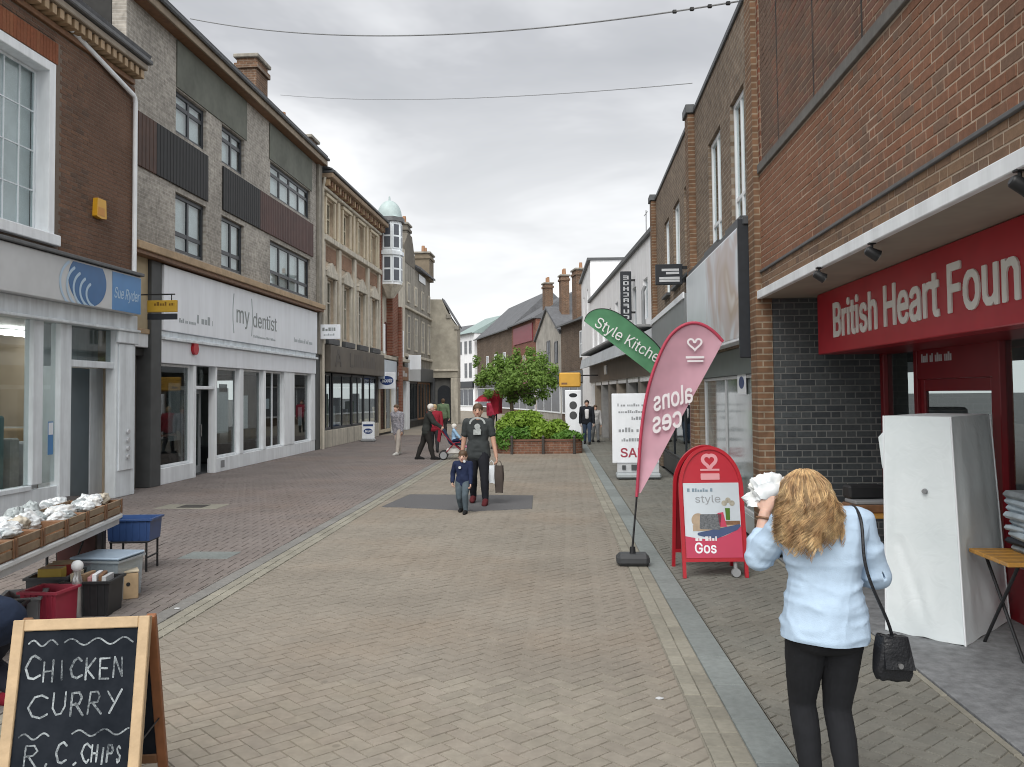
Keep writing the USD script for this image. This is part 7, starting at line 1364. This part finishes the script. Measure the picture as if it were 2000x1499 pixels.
# older man pushing a pushchair to the right
q = on_z(833, 898); yw = -math.pi / 2 + .1
O = Person('older man with white hair in dark clothes pushing a pushchair', q[0], q[1], 1.66, yw, lean=.2); O.setup([(-.045, -.16, .0), (.05, .12, .0)], [(-.1, .25, .56), (.1, .25, .56)], hip=.52); O.body(SKIN_P, .022, .8)
O.wear('trousers', O.torso(.012)[:1] + O.leg(0, .02, 1.98) + O.leg(1, .02, 1.98), CL('dark_trousers', (.028, .026, .025)), .03, .006); O.wear('jacket', O.torso(.028) + O.arm(0, .022, 1.9) + O.arm(1, .022, 1.9), CL('dark_jacket', (.035, .038, .036)), .03, .01, cut=.45)
for i in (0, 1): O.wear('shoe', O.foot(i, .012), CL('black_shoe', (.015, .015, .016)), .02)
O.hair(HAIR_W)
# pushchair
pq = O.base + O.f * .78; pc_ = thing('pushchair', 'navy and red pushchair pushed by the older man', 'pushchair', pq); fp_ = Frame(pq[:2], O.f[:2], O.r[:2])
def wheel(a, bb, r_, name='wheel'):
    m = trimesh.creation.torus(r_ - .02, .022, 20, 8); M4 = np.eye(4); w_ = fp_.w(np.array([[a, bb, r_]]))[0]; M4[:3, :3] = np.column_stack([fp_.u, [0, 0, 1.0], fp_.n]); M4[:3, 3] = w_; b = B(); b.tm(m, M4); b.build(name, BLACK, pc_, smooth=True); b = B(fp_); b.rod((a, bb - .02, r_), (a, bb + .02, r_), r_ - .03, n=14); b.build('hub', MIDGREY, pc_)
for bb in (-.24, .24): wheel(-.28, bb, .13); wheel(.42, bb, .10)
PR = CL('push_red', (.24, .02, .035)); PN = CL('push_navy', (.025, .04, .085)); 
for s in (-.23, .23):
    b = B(fp_); b.tube([(-.52, s, .98), (-.40, s, .9), (-.1, s, .55), (.4, s, .12)], .016, n=8); b.build('frame_tube', PR, pc_); b = B(fp_); b.tube([(-.28, s, .13), (.05, s, .48), (.2, s, .5)], .015, n=8); b.build('frame_tube', PR, pc_)
b = B(fp_); b.rod((-.52, -.23, .98), (-.52, .23, .98), .018); b.build('handle', BLACK, pc_)
part(fp_, [(-.1, .28, -.2, .2, .42, .5)], 'seat', PN, pc_, c=.03); b = B(fp_); b.hexa([(-.3, -.2, .88), (-.25, -.2, .88), (-.25, .2, .88), (-.3, .2, .88), (-.12, -.2, .46), (-.05, -.2, .46), (-.05, .2, .46), (-.12, .2, .46)]); b.build('backrest', PN, pc_); part(fp_, [(-.2, .2, -.17, .17, .16, .32)], 'basket', pm('basket_white', (.6, .6, .58), .6, .15, 9), pc_, c=.03)
b = B(fp_); b.hexa([(-.46, -.22, .55), (-.38, -.22, .5), (-.38, .22, .5), (-.46, .22, .55), (-.42, -.22, .88), (-.34, -.22, .84), (-.34, .22, .84), (-.42, .22, .88)]); b.build('hanging_bag', PR, pc_)
cq = pq + O.f * .02; Cc = Person('toddler in a pale blue top and white hat sitting in the pushchair', cq[0], cq[1], .85, yw); Cc.setup([(-.08, .36, .40), (.08, .36, .40)], [(-.14, .2, .72), (.14, .2, .72)], hip=.66, sh=.13, shz=.98, hipw=.07); Cc.body(SKIN_P, .016, .6, hs=.5)
Cc.wear('top', Cc.torso(.02) + Cc.arm(0, .016, 1.9) + Cc.arm(1, .016, 1.9), CL('baby_blue', (.30, .47, .66)), .02, .006); Cc.wear('leggings', Cc.torso(.008)[:1] + Cc.leg(0, .01) + Cc.leg(1, .01), CL('navy_top', (.016, .024, .06)), .02); Cc.hair(HAIR_W, 'hat', grow=.02)
for i in (0, 1): Cc.wear('pink_bootee', Cc.foot(i, .012), CL('boot_pink', (.52, .20, .28)), .016)
# woman in grey coat, woman in red, others in the distance
def walker(label, px, py, H, yaw, top, legs, hairm, coat=0., feet=((-.05, .09, 0), (.05, -.09, .01)), hands=((-.15, .06, .46), (.15, -.04, .46)), shoe=('black_shoe', (.015, .015, .016)), lean=.03, skin=None, backh=.0):
    q = on_z(px, py); W = Person(label, q[0], q[1], H, yaw, lean=lean); W.setup(feet, hands); W.body(skin or SKIN_P, .026, .5)
    W.wear('trousers', W.torso(.003)[:1] + W.leg(0, .012, 1.98) + W.leg(1, .012, 1.98), CL(*legs), .035, .005); ex = [hull((W.pel - V3(0, 0, coat * H) - W.r * .05 * H, .07 * H), (W.pel - V3(0, 0, coat * H) + W.r * .05 * H, .07 * H), (W.pel + W.up * .1 * H, .07 * H))] if coat else []
    W.wear('coat' if coat else 'top', W.torso(.024) + W.arm(0, .02, 1.92) + W.arm(1, .02, 1.92) + ex, CL(*top), .032, .008, cut=None if coat else .465)
    for i in (0, 1): W.wear('shoe', W.foot(i, .01), CL(*shoe), .024)
    W.hair(hairm, back=backh); return W
COATP = material('patterned_coat', {'g': ('geometry', {}), 'v': ('voronoi_texture', {'scale': 26.0}), 'r': ('rgb_ramp', {'ramp': [(.1, (.12, .12, .145)), (.5, (.24, .24, .27)), (.8, (.36, .34, .37))]}), 'p': ('principled_bsdf', {'roughness': .9})}, [('g.position', 'v.vector'), ('v.distance', 'r.fac'), ('r.color', 'p.base_color')])
walker('woman in a grey patterned coat and pale trousers walking along the left shops', 778, 889, 1.62, 2.6, ('patterned_coat', None), ('pale_trousers', (.42, .38, .34)), HAIR_BR, coat=.1, shoe=('pale_shoe', (.5, .5, .48)), lean=.12)
walker('woman in a red cardigan walking behind the older man', 849, 884, 1.60, .2, ('red_cardigan', (.26, .02, .035)), ('dark_skirt', (.03, .03, .034)), HAIR_FAIR)
walker('person in a green top far down the left pavement', 866, 851, 1.72, .3, ('green_grey_top', (.12, .17, .10)), ('dark_trousers', (.028, .026, .025)), HAIR_BR)
WJ = walker('woman in a white top and dark jacket by the right hand shops', 1147, 868, 1.66, math.pi, ('dark_open_jacket', (.02, .023, .03)), ('blue_jeans', (.05, .075, .12)), HAIR_DK)
WJ.wear('white_top', [hull((WJ.chest + WJ.f * .115 - WJ.r * .03, .05), (WJ.chest + WJ.f * .115 + WJ.r * .03, .05), (WJ.pel + WJ.up * .1 + WJ.f * .10, .07))], CL('white_cotton', (.7, .7, .72)), .03)
walker('person in pale clothes walking beside the woman in the dark jacket', 1163, 864, 1.45, math.pi + .3, ('pale_top', (.5, .5, .5)), ('grey_trousers', (.2, .21, .22)), HAIR_BR)
walker('person in dark clothes standing under the red parasol', 961, 842, 1.7, 2.9, ('crimson_top', (.32, .03, .06)), ('dark_trousers', (.028, .026, .025)), HAIR_BR)
# crouching person cut by the left edge
C = Person('person in a navy jacket crouching by the crates at the left edge', -3.52, 5.12, 1.75, 1.45, lean=1.15); C.setup([(-.08, .05, 0), (.08, -.06, 0)], [(-.08, .42, .12), (.1, .44, .1)], hip=.30, knees=[C.f * 1 - C.r * .3, C.f * 1 + C.r * .3]); C.body(SKIN, .025, .6)
C.wear('jacket', C.torso(.03) + C.arm(0, .026, 1.92) + C.arm(1, .026, 1.92), CL('navy_jacket', (.018, .028, .055)), .025, .012); C.wear('trousers', C.torso(.014)[:1] + C.leg(0, .018, 1.97) + C.leg(1, .018, 1.97), CL('navy_trousers', (.02, .022, .032)), .03, .006); C.hair(HAIR_DK)
for i in (0, 1): C.wear('shoe', C.foot(i, .012), CL('crimson_shoe', (.22, .015, .03)), .02)

# ---------------------------------------------------------------- the woman in the foreground
wz = 4.08; xs = on_y(1612, 1245, wz)[0]
W = Person('blonde woman in a pale blue shirt and black leggings seen from behind', xs, wz, 1.64, .06)
W.setup([(-.034, .03, 0), (.042, -.05, .01)], [(-.215, .12, .862), (.118, .17, .615)], hip=.515, sh=.104, hipw=.051, elbows=[V3(-1.0, -.2, -.75), V3(.45, -.7, -.5)], headturn=-.2)
W.hd = on_y(1569, 972, wz); W.neck = W.neck + V3(-.03, 0, -.01); W.wr[0] = on_y(1494, 1003, wz + .14); W.el[0] = on_y(1483, 1088, wz + .10)
W.thin = -.03
W.body(SKIN_P, .014, .75, dirs=[V3(.25, .1, 1.0), W.wr[1] - W.el[1]], rest=[V3(.5, .8, 0), -W.r])
LEG = (.055, .033, .022)
W.wear('leggings', [hull((W.pel - W.r * .044 * W.H, .062 * W.H), (W.pel + W.r * .044 * W.H, .062 * W.H), (W.pel + W.up * .08 * W.H - W.r * .03 * W.H, .055 * W.H), (W.pel + W.up * .08 * W.H + W.r * .03 * W.H, .055 * W.H)), hull((W.pel - W.r * .036 * W.H - W.f * .018 - V3(0, 0, .03), .067 * W.H), (W.pel + W.r * .036 * W.H - W.f * .018 - V3(0, 0, .03), .067 * W.H), seg=20)] + W.leg(0, .008, 1.98, LEG) + W.leg(1, .008, 1.98, LEG), pm('legging_black', (.009, .010, .013), .9, .2, 20, .2, 200), .018, .003)
for i in (0, 1): W.wear('shoe', W.foot(i, .01), CL('black_shoe', (.015, .015, .016)), .014)
H = W.H; rr = W.r * H; ff_ = W.f * H; hemz = W.pel + V3(0, 0, -.03 * H)
sh_parts = [hull((hemz - rr * .043, .073 * H), (hemz + rr * .043, .073 * H), (hemz - ff_ * .02, .075 * H), (W.pel - rr * .046, .070 * H), (W.pel + rr * .046, .070 * H), (W.pel + W.up * .12 * H - rr * .036, .056 * H), (W.pel + W.up * .12 * H + rr * .036, .056 * H)),
            hull((W.pel + W.up * .12 * H - rr * .036, .056 * H), (W.pel + W.up * .12 * H + rr * .036, .056 * H), (W.chest - rr * .050, .060 * H), (W.chest + rr * .050, .060 * H)),
            hull((W.chest - rr * .050, .060 * H), (W.chest + rr * .050, .060 * H), (W.sh[0] + rr * .012, .042 * H), (W.sh[1] - rr * .012, .042 * H), (W.neck - W.up * .03 * H, .042 * H)),
            hull((W.neck - W.up * .03 * H, .044 * H), (W.neck + W.up * .01 * H, .038 * H))] + W.arm(0, .011, 1.3, (.031, .030, .023)) + W.arm(1, .010, 1.85, (.031, .027, .020))
t = fuse(sh_parts, .011, 10); v = np.array(t.vertices); n = np.array(t.vertex_normals)
fold = meshkit.fbm(v * [6, 6, 17] + [0, 0, 3], 4, 7) - .5; zrel = v[:, 2]; side = (v[:, 0] - xs); ang = zrel * 34 + np.abs(side) * 9 + 6 * meshkit.noise(v * [5, 5, 7], 3); vz = v + .035 * np.stack([meshkit.noise(v * 7, 31), meshkit.noise(v * 7, 32), 2.2 * meshkit.noise(v * [5, 5, 4], 33)], 1); rid = lambda s_, sd_: (1 - np.abs(2 * meshkit.noise(vz * s_ + sd_ * .7, sd_) - 1)) ** 4; msk = meshkit.noise(v * 5.5, 51).clip(.3, .7) * 2.5 - .75; crease = .017 * rid([3.2, 3.2, 11], 4) * msk + .008 * rid([6, 6, 20], 9) * (1 - msk) + .010 * fold + .004
t.vertices = v + n * crease[:, None]; SHIRT = pm('shirt_pale_blue', (.44, .57, .72), .75, .06, 30, .25, 260, spec=.2); t = t.slice_plane([xs, 0, .775], [.06, 0, 1.0]); B().tm(t).build('shirt', SHIRT, W.t, smooth=True)
cu = W.el[0] + (W.wr[0] - W.el[0]) * .3; W.wear('rolled_cuff', [hull((cu, .054), (cu + (W.wr[0] - W.el[0]) * .15, .05))], SHIRT, .014, .006)
b = B(); wq = W.wr[0] - (W.wr[0] - W.el[0]) * .12; u = np.linspace(0, 2 * np.pi, 26); ax = (W.wr[0] - W.el[0]); ax /= np.linalg.norm(ax); e1 = np.cross(ax, [0, 1.0, 0]); e1 /= np.linalg.norm(e1); e2 = np.cross(ax, e1); b.tube([wq + .034 * (math.cos(q) * e1 + math.sin(q) * e2) for q in u], .006, n=6, local=False); b.build('bracelet', WOOD_D, W.t)
# hair: a shell with strands in waving locks
hc = W.hd; rg = np.random.default_rng(21)
HB = material('blonde_shell', {'g': ('geometry', {}), 'n': ('noise_texture', {'scale': 22.0, 'detail': 6.0, 'roughness': .7}), 'r': ('rgb_ramp', {'ramp': [(.3, (.22, .145, .075)), (.6, (.46, .33, .185))]}), 'p': ('principled_bsdf', {'roughness': .5})}, [('g.position', 'n.vector'), ('n.fac', 'r.fac'), ('r.color', 'p.base_color')])
cap = [hull((hc + V3(0, -.015, .04), .084), (hc + V3(0, .02, .045), .074), (hc + V3(0, -.03, -.02), .078), (hc + V3(-.03, -.03, -.06), .07), (hc + V3(.03, -.03, -.06), .07)), hull((hc + V3(-.035, -.035, -.06), .072), (hc + V3(.035, -.035, -.06), .072), (hc + V3(-.075, -.06, -.16), .06), (hc + V3(.065, -.06, -.14), .055))]
t = fuse(cap, .012, 6); v = np.array(t.vertices); t.vertices = v + t.vertex_normals * (.012 * (meshkit.fbm(v * [30, 30, 8], 3) - .5))[:, None]; B().tm(t).build('hair', HB, W.t, smooth=True)
locks = []; NL = 125
for k in range(NL):
    a = np.pi * (.0 + 1.0 * (k + .5) / NL) + np.pi + rg.normal(0, .05); a = a + (.35 if a < 1.15 * np.pi else 0) * 0
    d = V3(math.cos(a), math.sin(a) * .95, 0); length = rg.uniform(.16, .27) - .02 * abs(math.cos(a)) - (.03 if d[0] > .3 else 0) + (.03 if -.7 < d[0] < .1 else 0); ph = rg.uniform(0, 6.28); amp = rg.uniform(.014, .028); fr_ = rg.uniform(1.7, 2.5); locks.append((d, length, ph, amp, fr_, rg.uniform(0, 1)))
pts, wid, cnt, tone = [], [], [], []; NP = 22
for (d, ln, ph, amp, frq, tn) in locks:
    for s in range(36):
        js = rg.normal(0, 1, 3); r0 = .083 + .006 * rg.random(); a0 = rg.uniform(.15, 1.25); root = hc + V3(0, -.012, .042) + V3(d[0] * math.sin(a0) * r0, d[1] * math.sin(a0) * r0, math.cos(a0) * r0 + .004); side_ = np.cross(d, [0, 0, 1.0]); ll = ln * rg.uniform(.85, 1.08)
        for i in range(NP):
            u = i / (NP - 1); down = u * (ll + .10); rad = r0 * (math.sin(a0) + (1.06 - math.sin(a0)) * min(1, u * 3.2)) + .048 * u ** 1.1 + .006 * math.sin(u * 9 + ph)
            w_ = amp * min(1, max(0, (u - .28) * 2.6)); p = hc + V3(0, -.012, .042) + d * V3(1, .95, 0) * rad + V3(0, -.035 * u, 0)
            p[2] = root[2] - down * (1 - .15 * u) * (.35 + .65 * min(1, u * 2.2 + .2)) ; p += side_ * (w_ * math.sin(frq * 2 * np.pi * u + ph)) + d * (w_ * .8 * math.cos(frq * 2 * np.pi * u + ph)) + js * .0036 * (.4 + u)
            if i == 0: p = root
            pts.append(p); wid.append(.0026 * (1 - .45 * u))
        cnt.append(NP); tone.append(int(min(2, max(0, tn * 3 + rg.normal(0, .35)))))
def strand_mat(nm, k0): return material(nm, {'h': ('hair_info', {}), 'g': ('geometry', {}), 'n': ('noise_texture', {'scale': 17.0, 'detail': 4.0, 'roughness': .6}), 'mu': ('math', {'math_type': 'multiply_add', 'value2': .28}), 'sb': ('math', {'math_type': 'multiply', 'value2': .72}), 'r': ('rgb_ramp', {'ramp': [(.28, np.array((.24, .14, .065)) * k0), (.44, np.array((.50, .35, .18)) * k0), (.64, np.minimum(.86, np.array((.78, .62, .38)) * k0))]}), 'p': ('principled_bsdf', {'roughness': .38, 'specular_ior_level': .5})}, [('g.position', 'n.vector'), ('h.intercept', 'mu.value1'), ('n.fac', 'sb.value1'), ('sb.value', 'mu.value3'), ('mu.value', 'r.fac'), ('r.color', 'p.base_color')])
PA, WA, TN = np.array(pts).reshape(-1, NP, 3), np.array(wid).reshape(-1, NP), np.array(tone)
for k, kk in enumerate((.72, 1.15, 1.5)):
    sel = TN == k; cv = UsdGeom.BasisCurves.Define(stage, uniq(W.t, 'hair_locks')); cv.CreateTypeAttr('linear'); cv.CreateCurveVertexCountsAttr(Vt.IntArray([NP] * int(sel.sum()))); cv.CreatePointsAttr(Vt.Vec3fArray.FromNumpy((PA[sel].reshape(-1, 3) - LOC[W.t]).astype(np.float32))); cv.CreateWidthsAttr(Vt.FloatArray.FromNumpy(WA[sel].ravel().astype(np.float32))); cv.SetWidthsInterpolation('vertex'); tag(cv.GetPrim(), kind='stuff')
    UsdShade.MaterialBindingAPI.Apply(cv.GetPrim()).Bind(strand_mat(['strands_dark', 'strands_mid', 'strands_light'][k], kk))

# what she holds up and her shoulder bag
hq = on_y(1499, 966, wz + .20); crumple(hq, (.115, .06, .10), 77, POLY, 'crumpled_bag', label='crumpled white plastic bag held up in the hand of the blonde woman', cat='plastic bag', amp=.75)
bx_ = on_y(1743, 1285, wz - .06); sbg = thing('shoulder_bag', 'black leather shoulder bag hanging at the hip of the blonde woman', 'handbag', bx_ - [0, 0, .1])
nz, nn = 14, 24; V = []; yb3 = .25
for i in range(nz):
    s = i / (nz - 1); zz = .095 - .19 * s; kx_ = .75 + .35 * s - .25 * max(0, s - .82) * 5; ky = .45 + .6 * math.sin(np.pi * min(1, .25 + s * .7))
    for j in range(nn): a = 2 * np.pi * j / nn; sq = lambda q: np.sign(q) * abs(q) ** .6; x, y = .088 * kx_ * sq(math.cos(a)), .05 * ky * sq(math.sin(a)); V.append((bx_[0] + x * math.cos(yb3) - y * math.sin(yb3), bx_[1] + x * math.sin(yb3) + y * math.cos(yb3), bx_[2] + zz + .004 * math.sin(7 * a + 3 * s) - .10 * (x)))
F = []
for i in range(nz - 1):
    for j in range(nn): q = (j + 1) % nn; F += [[i * nn + j, i * nn + nn + j, i * nn + nn + q], [i * nn + j, i * nn + nn + q, i * nn + q]]
V += [tuple(np.mean(V[:nn], 0)), tuple(np.mean(V[-nn:], 0))]; N = len(V)
for j in range(nn): q = (j + 1) % nn; F += [[N - 2, j, q], [N - 1, (nz - 1) * nn + q, (nz - 1) * nn + j]]
LEA = pm('black_leather', (.014, .015, .018), .38, .2, 25, .5, 90); B().raw(V, F).build('bag_body', LEA, sbg, smooth=50)
fb3 = Frame(bx_[:2], (math.cos(yb3), math.sin(yb3)), (math.sin(yb3), -math.cos(yb3))); z_ = bx_[2]; b = B(fb3); b.hexa([(-.07, .036, z_ - .03), (.075, .036, z_ - .045), (.075, .058, z_ - .045), (-.07, .058, z_ - .03), (-.06, .0, z_ + .105), (.06, .0, z_ + .095), (.06, .03, z_ + .095), (-.06, .03, z_ + .105)]); b.build('flap', LEA, sbg); b = B(fb3); b.rod((.0, .055, z_ - .02), (.0, .064, z_ - .02), .012); b.build('clasp', STEEL, sbg)
sT = W.sh[1] + V3(-.03, -.02, .062); 
st_pts = spline([on_y(1742, 1243, wz - .06), on_y(1714, 1170, wz - .13), on_y(1688, 1090, wz - .135), sT + V3(.005, -.05, -.02), sT + V3(0, .02, .012), sT + V3(.01, .10, -.05)], 50); b = B(); b.tube(st_pts, .0075, n=8, local=False); b.build('strap', LEA, sbg)
